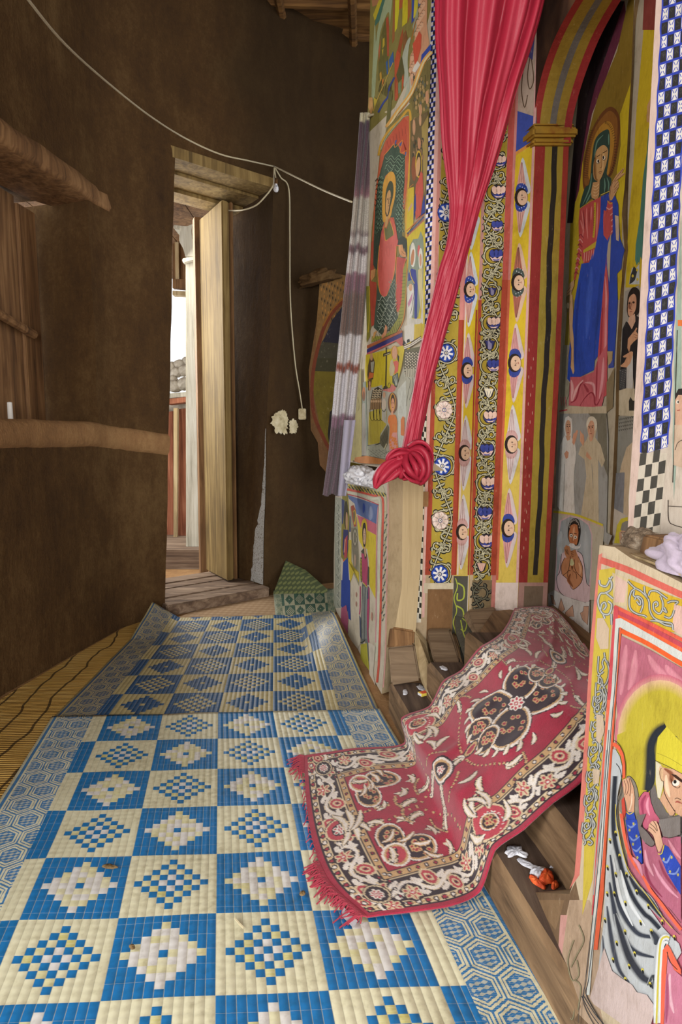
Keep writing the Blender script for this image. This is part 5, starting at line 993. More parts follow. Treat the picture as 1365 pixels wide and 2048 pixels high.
P.view(660, 1160, 8); P.p('24439c', '190,0 330,0 330,400 340,640 310,620 280,400 260,420 230,460 185,420'); P.p('b25a7c', '190,450 270,400 300,600 290,900 220,800 180,700'); P.p('cfc6b2', '300,700 480,600 500,1000 450,1100 300,900'); P.p('3d4668', '480,560 500,600 510,950 490,900'); P.l('2f3331', 16, '500,1000 540,990 570,960'); P.p('b3ae3c', '500,1030 600,1010 640,1450 560,1340 500,1280'); P.l('b24470', 14, '620,300 610,600 620,900 630,1000'); P.p('d9d2c4', '640,1000 740,1060 700,1500 820,2048 640,1600'); P.e('b98a7a', 430, 230, 10, 40); P.e('b98a7a', 430, 380, 10, 40); P.e('c99a88', 680, 580, 14, 70)
fd = P.build('wall_dado'); tag(fd, 'far dado pier painted with a standing figure in a pink top', 'wall', kind='structure')
# bare timber end of the far pier
TP = ((.182, 2.385, 0), (.33, 2.415, 0), (.182, 2.385, 1))
P = Paint(*TP); P.solid('777,957 848,950 846,1050 840,1150 833,1250 828,1300 774,1300 776,1180', .1, 'b09b78', '98835f', (.1, 1, 0))
wt = P.build('wall_timber', 'timber_plain'); wt.name = 'wall_dado_post'; tag(wt, 'bare timber post at the end of the far dado pier', 'post', kind='structure')
m = MB(); q = [on3(690, 985, FD), on3(777, 962, FD), on3(777, 962, FD)+V3((.16, .04, 0)), on3(690, 985, FD)+V3((.06, .02, 0))]
q = [V3((a.x, a.y, .845)) for a in (V3((.05, 3.37, 0)), V3((.205, 2.43, 0)), V3((.35, 2.45, 0)), V3((.09, 3.4, 0)))]
m.hexa([tuple(a-V3((0, 0, .06))) for a in q], [tuple(a) for a in q]); tag(m.build('trim_9', 'soil_clay'), 'clay ledge on top of the far dado pier', 'ledge', kind='structure')
# ------------------------------------------------------------------ wooden steps of the sanctuary doorway
L1 = lambda y: .17+(2.35-y)*.163
steps = empty('wooden_steps', (.3, 1.8, 0), 'worn brown timber steps rising to the painted doorway under the red rug', 'steps')
H1, H2, H3 = .12, .25, .385
def step(name, o0, o1, z0, z1, ya, yb):
    m = MB(); n = 10; lo = []
    rows = []
    for i in range(n+1):
        y = ya+(yb-ya)*i/n; x0, x1 = L1(y)+o0, L1(y)+o1; e = .012; w = .005*noise.noise(V3((y*5, o0*9, 2)))
        rows.append([(x0+w, y, z0), (x0+w, y, z1-e), (x0+e+w, y, z1+w*.5), (x1, y, z1+w*.5), (x1, y, z0)])
    m.grid(rows, True); m.f.append((0, 1, 2, 3, 4)); k = n*5; m.f.append((k+4, k+3, k+2, k+1, k)); o = m.build(name, ['step_wood', 'tread_wood'], steps)
    for p in o.data.polygons:
        if abs(p.normal.z) > .9: p.material_index = 1
    return o
step('tread', 0, .125, 0, H1, .5, 2.275); step('tread', .11, .235, 0, H2, 1.12, 2.15); step('tread', .22, .36, 0, H3, 1.15, 2.08)
m = MB(); m.hexa([(.62, 1.2, 0), (.92, 1.1, 0), (.92, 2.46, 0), (.60, 2.36, 0), (.48, 2.08, 0)], [(.62, 1.2, H3-.004), (.92, 1.1, H3-.004), (.92, 2.46, H3-.004), (.60, 2.36, H3-.004), (.48, 2.08, H3-.004)]); m.build('threshold', 'step_wood', steps)
# foot blocks where the jamb posts meet the steps
def block(name, face, depths, back, label, mat='block_wood', group=None):
    q = [ony(x, y, d) for (x, y), d in zip(pts(face), depths)]; m = MB()
    m.hexa(q, [V3((p.x+.015, back, p.z)) for p in q]); o = m.build(name, mat, bevel=.006, rough=.004); return tag(o, label, 'block', group)
block('wood_block', '777,1296 828,1289 841,1362 783,1370', (2.37, 2.39, 2.26, 2.25), 2.43, 'dark pitted wood block at the foot of the bare timber post above the matchbox')
block('wood_block', '778,1254 829,1263 827,1290 773,1297', (2.375, 2.40, 2.385, 2.365), 2.44, 'short orange brown wood block just under the bare timber post', 'brown_wood')
block('wood_block', '853,1262 902,1262 925,1336 872,1338', (2.43, 2.43, 2.14, 2.13), 2.47, 'dark grooved wood block under the rosette jamb strip beside the rug')
block('wood_block', '937,1226 990,1220 1010,1262 960,1296', (2.36, 2.38, 2.2, 2.05), 2.43, 'grey brown slanting wood block under the lotus flower jamb strip')
block('wood_block', '829,1262 852,1290 870,1350 890,1362 866,1412 843,1366 829,1290', (2.41, 2.42, 2.2, 2.16, 2.05, 2.22, 2.38), 2.45, 'smooth tan wedge of wood between the two dark foot blocks', 'timber_plain')
P = Paint(ony(914, 1240, 2.43), ony(947, 1236, 2.39), ony(950, 1330, 2.10)); P.solid('911,1232 948,1228 952,1270 972,1302 1000,1340 940,1352 926,1306 913,1268', .05, '55544c', '7d6a52', (.1, 1, 0))
P.l('aebb4c', 2.2, '925,1236 934,1246 930,1262 922,1258'); P.l('aebb4c', 2.2, '922,1240 928,1268 938,1290 946,1306 956,1330'); P.l('aebb4c', 2, '930,1272 944,1272 948,1290 938,1294'); P.l('aebb4c', 2, '944,1302 960,1300 966,1318 954,1324')
tag(P.build('jamb_foot'), 'dark grey jamb foot painted with a yellow green scroll beside the rug', 'jamb foot')
block('wood_block', '903,1272 912,1270 930,1330 924,1336', (2.42, 2.42, 2.16, 2.13), 2.46, 'thin splintered wood strip right of the grooved foot block', 'step_wood')

# ------------------------------------------------------------------ plastic mats woven in blue and cream
def mat_material(name, inv, phase, blue, cream, yel, width, cell, dark=1.0):
    t = NT(name); uv = t.n('ShaderNodeUVMap'); uv.uv_map = 'UVMap'; u, v, _ = t.xyz(X(t, uv.outputs[0]))
    c0 = .164; cw = .168; N = 11
    cu = (u-c0)/cw; i = cu.floor(); j = v.floor(); fu = cu.fr()*N; fv = v.fr()*N
    par = (i+j+phase).mod(2)             # 0 blue square, 1 cream square
    x = (fu.floor()-5).abs(); y = (fv.floor()-5).abs(); d = x+y
    main = (cu > 0)*(cu < 4); dia = (d < 4.5)*main; even = (d.mod(2) < .5)
    cb, cc, cy, cwht = lin(blue), lin(cream), lin(yel), lin('dcdad8')
    tint = t.white(t.comb(fu.floor()+i*13, fv.floor()+j*17, 1.0)); st = t.noise(t.comb(u*400, v*2.2, 0.0), 1.0, 2, .5); st2 = t.noise(t.comb(u*30, v*55, 0.0), 1.0, 2, .5)
    yel_ = t.mix(tint*st2*1.6, cc, cy)
    if not inv:
        inb = t.mix(d < .5, t.mix((tint > .55), yel_, cwht), cb); inc = t.mix(even, yel_, cb); inc = t.mix((d < 1.5)*(d > .5), inc, cwht)
    else:
        inb = t.mix(even, cb, cc); inc = t.mix(d < .5, cb, cc)
    base = t.mix(par, cb, cc); ins = t.mix(par, inb, inc); col = t.mix(dia, base, ins)
    # ribs running along the mat
    rib = (fu.fr()*math.pi).sin(); col = t.mix((rib < .16)*.45, col, lin('b9b59a'))
    thread = ((v*5.5+.02*st).fr() < .022); col = t.mix(thread*.35, col, lin('d9d6c4'))
    # honeycomb borders
    hs = .077; bu = t.math('LESS_THAN', u, .1235)+t.math('GREATER_THAN', u, .8765); px = u*(width/hs)+.12*st; py = v*(cell/hs)*.92
    def hexd(px, py):
        ax = px.mod(1.0)-.5; ay = py.mod(1.7320508)-.8660254; bx = (px-.5).mod(1.0)-.5; by = (py-.8660254).mod(1.7320508)-.8660254
        da = ax*ax+ay*ay; db = bx*bx+by*by; s = da < db
        gx = (ax*s+bx*(1-s)).abs(); gy = (ay*s+by*(1-s)).abs(); return gx.max(gx*.5+gy*.8660254)
    h = hexd(px, py)
    tex = (((px*34).sin()*.5+(py*46+px*8).sin()*.6) > .05)
    inner = t.mix(tex, cb, t.mix(.35, cc, cb))
    hc = t.mix(h > .27, inner, cb); hc = t.mix(h > .315, hc, cc); hc = t.mix(h > .375, hc, cb); hc = t.mix(h > .41, hc, cc); hc = t.mix(h > .47, hc, cb)
    eu = t.math('MINIMUM', u, 1-u); edge = eu < .02; es = ((eu*420).sin() > .1); hc = t.mix(edge, hc, t.mix(es, cb, cc)); hc = t.mix((v*300+st*6).sin() > .55, hc, t.mix(.25, hc, cc))
    col = t.mix(bu.min(1.0), col, hc)
    big = t.noise(t.co(), 2.5, 5, .6); fine = t.noise(t.co(), 60, 3, .6)
    col = t.mix(1.0, col, t.ramp(big*.5+fine*.5, [(.3, 'c9c4b8'), (.5, 'f2f0ec'), (.7, 'ffffff')]), 'MULTIPLY')
    if dark < 1: col = t.mix(1.0, col, (dark, dark, dark), 'MULTIPLY')
    height = rib*(1-bu.min(1.0))*1.0+(v*N*6).sin()*.06+bu*h*.6
    MAT[name] = t.fin(col, .42, height, .55, .0035, .45); return name
mat_material('mat_bright', False, 0, '2074b4', 'dedabc', 'cfc878', 1.24, .204)
mat_material('mat_worn', True, 1, '24598c', 'c2b586', 'c2b586', 1.24, .206, .92)
mat_material('mat_green', True, 0, '2f5d52', 'b7b59a', 'b7b59a', .6, .2)
def mat_mesh(name, corner, nu, nv, vlen, zf, material, v0=0.0):
    A, B, C, D = [V3(c+(0,)) for c in corner]; vs, fs, uvs = [], [], []
    for b in range(nv+1):
        for a in range(nu+1):
            u, v = a/nu, b/nv; p = A.lerp(B, u).lerp(D.lerp(C, u), v); q = zf(u, v, p)
            vs.append(tuple(q)); uvs.append((u, v0+v*vlen))
    for b in range(nv):
        for a in range(nu): k = b*(nu+1)+a; fs.append((k, k+1, k+nu+2, k+nu+1))
    me = bpy.data.meshes.new(name); me.from_pydata(vs, [], fs); uvl = me.uv_layers.new(name='UVMap'); idx = [l.vertex_index for l in me.loops]
    uvl.data.foreach_set('uv', np.array([uvs[i] for i in idx], np.float32).ravel()); me.update()
    # the corners may arrive in either winding
    if me.polygons[0].normal.z < 0: me.flip_normals()
    o = link(name, me, material, smooth=True); s = o.modifiers.new('thick', 'SOLIDIFY'); s.thickness = .003; s.offset = -1; return o
def zn(u, v, p):
    z = .013+.004*noise.noise(V3((p.x*5, p.y*5, 0)))+.003*math.exp(-v*30); return V3((p.x, p.y, z))
SL, SR = V3((-1.09, 2.215, 0)), V3((.15, 2.275, 0)); DV = V3((.186, -.983, 0))
nm = mat_mesh('woven_mat', [tuple(p)[:2] for p in (SL, SR, SR+DV*1.95+V3((.03, 0, 0)), SL+DV*1.95+V3((-.01, 0, 0)))], 90, 120, 1.95/.204, zn, 'mat_bright')
tag(nm, 'bright blue and cream checked plastic mat in the foreground under the red rug', 'mat')
def zfar(u, v, p):
    z = .008+.003*noise.noise(V3((p.x*5, p.y*5, 4)))
    ru = max(0, (u-.80)/.2); bump = math.exp(-((v-.66)/.24)**2); z += .13*ru*ru*bump+.05*math.sin(ru*math.pi)*bump
    x = p.x-.05*ru*bump
    lu = max(0, (.16-u)/.16)*max(0, (v-.72)/.28); z += .10*lu; x += .02*lu
    z += .006*max(0, (v-.9)/.1)
    return V3((x, p.y, z))
fm = mat_mesh('woven_mat', [tuple(SL+V3((.0, .0, 0)))[:2], tuple(SR)[:2], (-.045, 3.60), (-1.12, 3.50)], 90, 90, 6.3, zfar, 'mat_worn')
tag(fm, 'faded blue and tan checked plastic mat beyond the seam with a curled edge', 'mat')
gm = mat_mesh('green_mat', [tuple(onz(552, 1243, 0))[:2], tuple(onz(672, 1228, 0))[:2], tuple(onz(668, 1186, 0))[:2], tuple(onz(547, 1188, 0))[:2]], 20, 12, 2.4, lambda u, v, p: V3((p.x, p.y, .012+.02*v*v)), 'mat_green')
tag(gm, 'small green and white patterned mat by the far wall with a corner folded up', 'mat')
m = MB(); tri = [ony(546, 1190, 4.02), ony(572, 1121, 4.22), ony(612, 1140, 4.22), ony(655, 1178, 4.10), ony(655, 1194, 4.03)]
t = NT('green_weave'); cc = t.co('Object', (1, 1, 1), (.4, .6, .8)); xx, yy, zz = t.xyz(cc); MAT['green_weave'] = t.fin(t.mix(((xx*190).sin()*(zz*190).sin() > .15), lin('4a5236'), lin('6f7448')), .6, None)
n = V3((0, -.004, .003)); m.quad(*tri); m.quad(*[p-n for p in reversed(tri)])
fl = m.build('folded_corner', 'green_weave', gm)
t = NT('beige_weave'); c = t.co(); xx, yy, zz = t.xyz(t.co('Object', (1, 1, 1), (0, 0, .12))); v = t.noise(c, 40, 4, .7)
MAT['beige_weave'] = t.fin(t.mix(((xx*170).sin()*.25+(yy*120+v*3).sin()*.4+v*.8-.15).max(0.0).min(1.0), lin('95795a'), lin('ab9070')), .9, v, .5, .004)
q = [onz(*a, .004) for a in ((332, 1244), (420, 1212), (532, 1192), (556, 1190), (560, 1250), (345, 1262))]; m = MB(); m.hexa(q, [p+V3((0, 0, .003)) for p in q])
tag(m.build('beige_mat', 'beige_weave'), 'plain beige woven mat in front of the doorway sill', 'mat')
# reed mat along the mud wall
t = NT('reeds'); co = t.co('Object', (1, 1, 1), (0, 0, -.06)); xx, yy, zz = t.xyz(co); n1 = t.noise(t.co('Object', (2.2, 130, 1), (0, 0, -.06)), 1.0, 3, .6); n2 = t.noise(t.co(), 5, 4, .6)
reed = ((yy*math.pi*75+n2*2).sin()).abs(); col = t.ramp(n1*.8+n2*.2, [(.3, '8d6a30'), (.5, 'c79d50'), (.7, 'e2c27c')]); col = t.mix((reed < .34)*.75, col, lin('3a2810'))
wob = t.noise(t.comb(yy*3.5, xx*1.5, 0.0), 1.0, 2, .5); sx = ((xx+wob*.13)*10.0).fr(); col = t.mix(((sx-.5).abs() < .05)*.85, col, lin('2e1e12')); MAT['reeds'] = t.fin(col, .7, reed, .6, .004)
m = MB(); L = []
for y in [.35+i*.1 for i in range(32)]:
    x0 = None
    for a, b in zip(PLAN, PLAN[1:]):
        if a[1] <= y <= b[1]: x0 = a[0]+(b[0]-a[0])*(y-a[1])/(b[1]-a[1])
    L.append([(x0+.02, y, .006), (x0+.3, y, .006), (-.86-.05*(y-.3), y, .004)])
m.grid(L); rm = m.build('reed_mat', 'reeds'); s = rm.modifiers.new('thick', 'SOLIDIFY'); s.thickness = .003; s.offset = -1
tag(rm, 'straw coloured reed mat with dark stitching along the mud wall', 'mat')

# ------------------------------------------------------------------ red rug over the steps
rugrows = []
def z3(a): return onz(a[0], a[1], a[2]) if len(a) == 3 else V3(a[1:])
def lerps(a, b, mid=None): return [z3(a).lerp(z3(b), k/4) for k in range(5)]
G = .016
rugrows.append([onz(x, y, .024) for x, y in ((609, 1511), (612, 1590), (626, 1680), (660, 1762), (734, 1832))])
rugrows.append(lerps((714, 1496, .026), (893, 1811, .026)))
rugrows.append(lerps((808, 1487, .028), (958, 1784, .034)))
rugrows.append(lerps((803, 1436, H1+.012), (990, 1697, H1+.016)))
rugrows.append(lerps((858, 1414, H1+.022), (1047, 1656, H1+.075)))
rugrows.append(lerps((886, 1362, H2+.014), (1106, 1604, H2+.02)))
rugrows.append(lerps((922, 1340, H2+.026), (0, .51, 1.24, H2+.075)))
rugrows.append(lerps((958, 1296, H3+.016), (0, .60, 1.28, H3+.02)))
rugrows.append(lerps((1005, 1264, H3+.018), (0, .74, 1.50, H3+.018)))
rugrows.append([onz(x, y, H3+.02) for x, y in ((1030, 1216), (1075, 1212), (1110, 1219), (1150, 1262), (1196, 1340))])
acc = [0.0]
for a, b in zip(rugrows, rugrows[1:]): acc.append(acc[-1]+sum((b[k]-a[k]).length for k in (1, 2, 3))/3)
RL = acc[-1]; RW = .68; NU, NV = 230, 470
def cr(a, b, c, d, t): return .5*((2*b)+(c-a)*t+(2*a-5*b+4*c-d)*t*t+(3*b-a-3*c+d)*t*t*t)
def rugpt(u, v):
    s = v*RL; k = 0
    while k < len(acc)-2 and s > acc[k+1]: k += 1
    t = (s-acc[k])/(acc[k+1]-acc[k]); g = lambda i: rugrows[max(0, min(len(rugrows)-1, i))]
    c = []
    for q in range(5):
        lin_ = g(k)[q].lerp(g(k+1)[q], t); c.append(lin_.lerp(cr(g(k-1)[q], g(k)[q], g(k+1)[q], g(k+2)[q], t), .6))
    x = u*4; i = min(3, int(x)); f = x-i; h = lambda j: c[max(0, min(4, j))]
    return cr(h(i-1), h(i), h(i+1), h(i+2), f)
def stair(x, y):
    o = x-L1(y)
    return (0 if o < 0 else H1 if o < .11 else H2 if o < .22 else H3) if 1.13 < y < 2.42 else (H1 if 0 <= o < .125 else 0)
Cm = np.zeros((NV+1, NU+1, 3)); XS = np.linspace(0, RW, NU+1); YS = np.linspace(0, RL, NV+1)
GX, GY = np.meshgrid(XS, YS)
RD, DK, CRM, WH, TN, R2 = [np.array(lin(c)) for c in ('a52a42', '35262f', 'dcc8a4', 'eae2d8', 'cba676', 'bb4250')]
Cm[:] = RD
def setm(mask, c, sl): sub = Cm[sl]; sub[mask] = c
def sl_of(x0, x1, y0, y1):
    a, b = np.searchsorted(XS, (x0, x1)); c, d = np.searchsorted(YS, (y0, y1)); return (slice(max(0, c-1), d+1), slice(max(0, a-1), b+1))
def rel(c, x, y, rx, ry, rot=0.0, inner=0.0):
    R = max(rx, ry); s = sl_of(x-R, x+R, y-R, y+R); dx, dy = GX[s]-x, GY[s]-y; ca, sa = math.cos(rot), math.sin(rot)
    r = ((dx*ca+dy*sa)/rx)**2+((-dx*sa+dy*ca)/ry)**2; setm((r < 1) & (r >= inner*inner), c, s)
def rst(c, w, P, taper=0):
    P = spline(P, False, 5) if len(P) > 2 else P; n = len(P)
    for i in range(n-1):
        (x0, y0), (x1, y1) = P[i], P[i+1]; ww = w/2*(1-.8*(i/n) if taper == 1 else (max(.15, math.sin(math.pi*(i+.5)/n)) if taper == 2 else 1))
        s = sl_of(min(x0, x1)-ww, max(x0, x1)+ww, min(y0, y1)-ww, max(y0, y1)+ww); dx, dy = x1-x0, y1-y0; L2 = dx*dx+dy*dy+1e-12
        t = np.clip(((GX[s]-x0)*dx+(GY[s]-y0)*dy)/L2, 0, 1); d = (GX[s]-x0-t*dx)**2+(GY[s]-y0-t*dy)**2; setm(d < ww*ww, c, s)
def sym(fn):
    for fx in (1, -1):
        for fy in (1, -1): fn(lambda x, y: (RW/2+fx*x, RL/2+fy*y), fx, fy)
def leaf(x, y, a, l, w, c1=WH, c2=CRM, curl=.8):
    P = [(x+l*t*math.cos(a+curl*t), y+l*t*math.sin(a+curl*t)) for t in (0, .33, .66, 1)]
    rst(DK, w*1.5, P, 2); rst(c2, w*1.1, P, 2); rst(c1, w*.6, P, 2)
def acanth(x, y, a, l, n=5):
    for k in range(n):
        t = k/n; px, py = x+l*t*math.cos(a+.5*t), y+l*t*math.sin(a+.5*t)
        for s in (-1, 1): leaf(px, py, a+s*1.0+.5*t, l*.34*(1-.5*t), .011, WH, CRM, -s*.9)
    leaf(x, y, a, l, .013, WH, CRM, .5)
def rosette(x, y, r, petals=6, c1=CRM, c2=RD, bgc=DK):
    rel(bgc, x, y, r*1.15, r*1.15); 
    for k in range(petals):
        a = k*2*math.pi/petals; rel(c1, x+r*.6*math.cos(a), y+r*.6*math.sin(a), r*.42, r*.3, a)
        rel(c2, x+r*.62*math.cos(a), y+r*.62*math.sin(a), r*.22, r*.13, a)
    rel(c2, x, y, r*.3, r*.3); rel(WH, x, y, r*.15, r*.15)
DE = np.minimum(np.minimum(GX, RW-GX), np.minimum(GY, RL-GY))
full = (slice(None), slice(None))
def bandm(a, b, c): setm((DE >= a) & (DE < b), c, full)
# medallion and field
def dots(P, r=.0045, c=TN):
    for x, y in spline(P, False, 4): rel(DK, x, y, r*1.25, r*1.25); rel(c, x, y, r, r)
cx, cy = RW/2, RL/2
for q in range(4):
    sx, sy = ((1, 1), (-1, 1), (-1, -1), (1, -1))[q]
    for (dx, dy, rx, ry, ro) in ((.055, .07, .058, .075, .5), (.03, .15, .03, .05, .2)):
        x, y = cx+sx*dx, cy+sy*dy; ro2 = ro*sx*sy
        rel(DK, x, y, rx*1.22, ry*1.22, -ro2); rel(WH, x, y, rx*1.16, ry*1.16, -ro2); rel(TN, x, y, rx*1.04, ry*1.04, -ro2); rel(DK, x, y, rx*.95, ry*.95, -ro2)
        for k in range(9):
            a = k*2.4; rr = .25+.6*((k*.618) % 1); px, py = x+rx*rr*math.cos(a)*.8, y+ry*rr*math.sin(a)*.8
            rel(TN, px, py, .0085, .0085); rel(RD, px, py, .005, .005)
    for k in range(7):
        a = .2+k*.22; x, y = cx+sx*(.135*math.cos(a)), cy+sy*(.185*math.sin(a)); leaf(x, y, math.atan2(sy*math.sin(a), sx*math.cos(a)), .036, .012, WH, CRM, .5*sx*sy)
    dots([(cx+sx*.02, cy+sy*.25), (cx+sx*.06, cy+sy*.24), (cx+sx*.11, cy+sy*.20), (cx+sx*.15, cy+sy*.15)], .004)
rosette(cx, cy, .03, 8, WH, R2)
for s in (-1, 1):
    rel(DK, cx, cy+s*.215, .018, .04); rel(TN, cx, cy+s*.215, .013, .034); rel(RD, cx, cy+s*.215, .007, .024); acanth(cx, cy+s*.25, s*math.pi/2, .07)
    y = cy+s*.33; rel(DK, cx, y, .05, .045); rel(WH, cx, y, .044, .039); rel(TN, cx, y, .036, .032); rel(DK, cx, y, .028, .026); rosette(cx, y, .016, 6, WH, R2)
    for sx in (-1, 1):
        acanth(cx+sx*.03, y+s*.03, s*1.2 if sx > 0 else math.pi-s*1.2, .08); dots([(cx+sx*.05, y-s*.04), (cx+sx*.08, y-s*.01), (cx+sx*.09, y+s*.04)], .004)
        leaf(cx+sx*.09, cy+s*.31, math.atan2(-s, sx), .06, .016); leaf(cx+sx*.12, cy+s*.25, math.atan2(s, sx*.4), .05, .016)
# corner ornaments and side arabesques
def lobe(x, y, rx, ry, ro=0.0, c=DK, n=9):
    rel(DK, x, y, rx*1.2, ry*1.2, ro); rel(WH, x, y, rx*1.15, ry*1.15, ro); rel(TN, x, y, rx*1.03, ry*1.03, ro); rel(c, x, y, rx*.9, ry*.9, ro)
    for k in range(n):
        a = k*2.4; rr = .2+.55*((k*.618) % 1); px, py = x+rx*rr*math.cos(a), y+ry*rr*math.sin(a); rel(TN, px, py, .0072, .0072); rel(RD, px, py, .0040, .0040)
for sx in (-1, 1):
    for sy in (-1, 1):
        X0 = RW/2+sx*(RW/2-.142); Y0 = RL/2+sy*(RL/2-.142); ux, uy = -sx, -sy
        for (dx, dy, rx, ry) in ((.045, .105, .036, .046), (.105, .05, .046, .034)): lobe(X0+ux*dx, Y0+uy*dy, rx, ry)
        x, y = X0+ux*.045, Y0+uy*.042; rel(WH, x, y, .04, .036); rel(TN, x, y, .034, .03); rel(R2, x, y, .028, .025); acanth(x-ux*.02, y-uy*.02, math.atan2(uy, ux), .05, 3)
        for k in range(8):
            a = .05+k*.215; x, y = X0+ux*.165*math.cos(a), Y0+uy*.185*math.sin(a); leaf(x, y, math.atan2(uy*math.sin(a), ux*math.cos(a))+(.4 if k % 2 else -.4), .045, .013, WH, CRM, .9*(1 if k % 2 else -1))
        for k in range(4):
            a = .2+k*.36; leaf(X0+ux*.10*math.cos(a), Y0+uy*.12*math.sin(a), math.atan2(uy*math.cos(a), -ux*math.sin(a)), .05, .012, WH, TN, .8)
        dots([(X0+ux*.23, Y0+uy*.02), (X0+ux*.225, Y0+uy*.09), (X0+ux*.18, Y0+uy*.18), (X0+ux*.10, Y0+uy*.25), (X0+ux*.02, Y0+uy*.265)], .0042)
def sprig(x, y, a, l):
    acanth(x, y, a, l, 4); dots([(x+l*1.1*math.cos(a+d), y+l*1.1*math.sin(a+d)) for d in (-.5, -.15, .2, .55)], .0038)
for sx in (-1, 1):
    for sy in (-1, 1):
        sprig(RW/2+sx*.07, RL/2+sy*.40, sy*1.2 if sx > 0 else math.pi-sy*1.2, .07); sprig(RW/2+sx*.155, RL/2+sy*.16, -sy*.9 if sx > 0 else math.pi+sy*.9, .06); sprig(RW/2+sx*.03, RL/2+sy*.49, sy*1.57, .05)
# borders
bandm(0, .142, DK); bandm(0, .02, RD); bandm(.02, .024, DK); bandm(.024, .046, CRM); bandm(.046, .050, DK); bandm(.116, .120, CRM); bandm(.120, .124, DK); bandm(.124, .140, TN); bandm(.140, .144, DK)
def side(n, mapf):
    L = n
    k = int(L/.026)
    for i in range(k+1):
        t = (i+.5)*L/(k+1); x, y = mapf(t, .035); rel(DK, x, y, .009, .009); rel(RD if i % 2 else WH, x, y, .0052, .0052); x, y = mapf(t+.012, .035); rel(TN, x, y, .003, .006)
        x, y = mapf(t, .132); rel(DK, x, y, .006, .006); rel(WH if i % 2 else RD, x, y, .003, .003)
    k = int(L/.125); p = L/k
    W1 = [mapf(t*L/60, .083+.017*math.sin(2*math.pi*t*L/60/p)) for t in range(61)]
    rst(CRM, .012, W1); rst(WH, .009, W1)
    for i in range(k):
        for h in (0, 1):
            t = (i+.25+.5*h)*p; o = .083-.012*(1 if h == 0 else -1)
            x, y = mapf(t, o+(.004 if h else -.004))
            if (i+h) % 2: rosette(x, y, .025, 6, CRM, R2)
            else:
                rel(CRM, x, y, .028, .021, .7); rel(R2, x, y, .022, .016, .7); rel(CRM, x, y, .014, .009, .7, .6); rel(DK, x, y, .004, .004)
            for d in (-1, 1):
                a, b = mapf(t+d*.022, o), mapf(t+d*.046, o+(.02 if h else -.02)*.6); rst(WH, .014, [a, ((a[0]+b[0])/2+.004, (a[1]+b[1])/2-.004), b], 2)
                c_ = mapf(t+d*.034, o+(-.022 if h else .022)); rel(WH, c_[0], c_[1], .005, .005)
side(RL, lambda t, d: (d, t)); side(RL, lambda t, d: (RW-d, t)); side(RW, lambda t, d: (t, d)); side(RW, lambda t, d: (t, RL-d))
for a in (0, 1):
    for b in (0, 1): x, y = (RW-.083 if a else .083), (RL-.083 if b else .083); rel(DK, x, y, .034, .034); rel(CRM, x, y, .031, .031); rel(DK, x, y, .027, .027); rosette(x, y, .018, 8, WH, R2)
# white leaf cartouches breaking across the border
for sx in (-1, 1):
    x0 = RW/2+sx*(RW/2-.085)
    for y in (RL*.31, RL*.69):
        rel(DK, x0, y, .052, .06); rel(CRM, x0, y, .049, .057); rel(R2, x0, y, .044, .052)
        for q in range(20): a = q*2.4; r = .2+.75*((q*.618) % 1); rel(WH, x0+.04*r*math.cos(a), y+.047*r*math.sin(a), .0022, .0022)
        lobe(x0, y, .02, .024, 0, DK, 5)
        for d in (-1, 1):
            for e in (.3, .8): leaf(x0-sx*.03, y+d*.02, (math.pi if sx > 0 else 0)+d*e*sx*-1, .07, .015, WH, CRM, d*sx*.8)
            leaf(x0+sx*.02, y+d*.03, d*math.pi/2, .06, .016, WH, CRM, d*sx*.9)
for sy in (-1, 1):
    y0 = RL/2+sy*(RL/2-.085); x0 = RW/2; rel(DK, x0, y0, .045, .045); rel(CRM, x0, y0, .042, .042); rel(R2, x0, y0, .037, .037); rosette(x0, y0, .02, 6, WH, R2)
    for d in (-1, 1):
        for e in (.15, .6, 1.1): leaf(x0+d*.02, y0-sy*.01, -sy*math.pi/2+d*e, .085, .015, WH, CRM, d*.7)
Cm[(DE < .02)] = RD*1.02
vs = []
for b in range(NV+1):
    for a in range(NU+1):
        u, v = a/NU, b/NV; p = rugpt(u, v)
        w = .004*noise.noise(V3((p.x*9, p.y*9, p.z*5)))+.007*math.exp(-((u-.42-.05*math.sin(v*9))/.03)**2)*(.3 < v < .95)+.006*math.exp(-((u-.66+.1*(v-.5))/.035)**2)*(.15 < v < .7)
        p.z = max(p.z+max(-.004, w), stair(p.x, p.y)+.012 if u > -1 else 0); vs.append(p)
# relax the cloth over the step edges
A = np.array([tuple(p) for p in vs]).reshape(NV+1, NU+1, 3); ST = np.array([stair(p.x, p.y) for p in vs]).reshape(NV+1, NU+1)
for it in range(14):
    A[1:-1, :, 2] = .25*A[:-2, :, 2]+.5*A[1:-1, :, 2]+.25*A[2:, :, 2]
    A[:, :, 2] = np.maximum(A[:, :, 2], np.array([stair(x, y) for x, y in A[:, :, :2].reshape(-1, 2)]).reshape(NV+1, NU+1)+.010) if it == 13 else A[:, :, 2]
me = bpy.data.meshes.new('rug'); fs = []
for b in range(NV):
    for a in range(NU): k = b*(NU+1)+a; fs.append((k, k+1, k+NU+2, k+NU+1))
me.from_pydata(A.reshape(-1, 3).tolist(), [], fs)
at = me.color_attributes.new('Col', 'FLOAT_COLOR', 'POINT'); ca = np.ones((len(vs), 4), np.float32); ca[:, :3] = Cm.reshape(-1, 3); at.data.foreach_set('color', ca.ravel())
t = NT('rug_pile'); a = t.attr(); n = t.noise(t.co(), 420, 2, .6); n2 = t.noise(t.co(), 30, 4, .6)
MAT['rug_pile'] = t.fin(t.mix(1.0, a, t.ramp(n*.6+n2*.4, [(.3, 'c8c0c0'), (.6, 'ffffff')]), 'MULTIPLY'), .85, n, .35, .002, .15, .25)
if me.polygons[0].normal.z < 0: me.flip_normals()
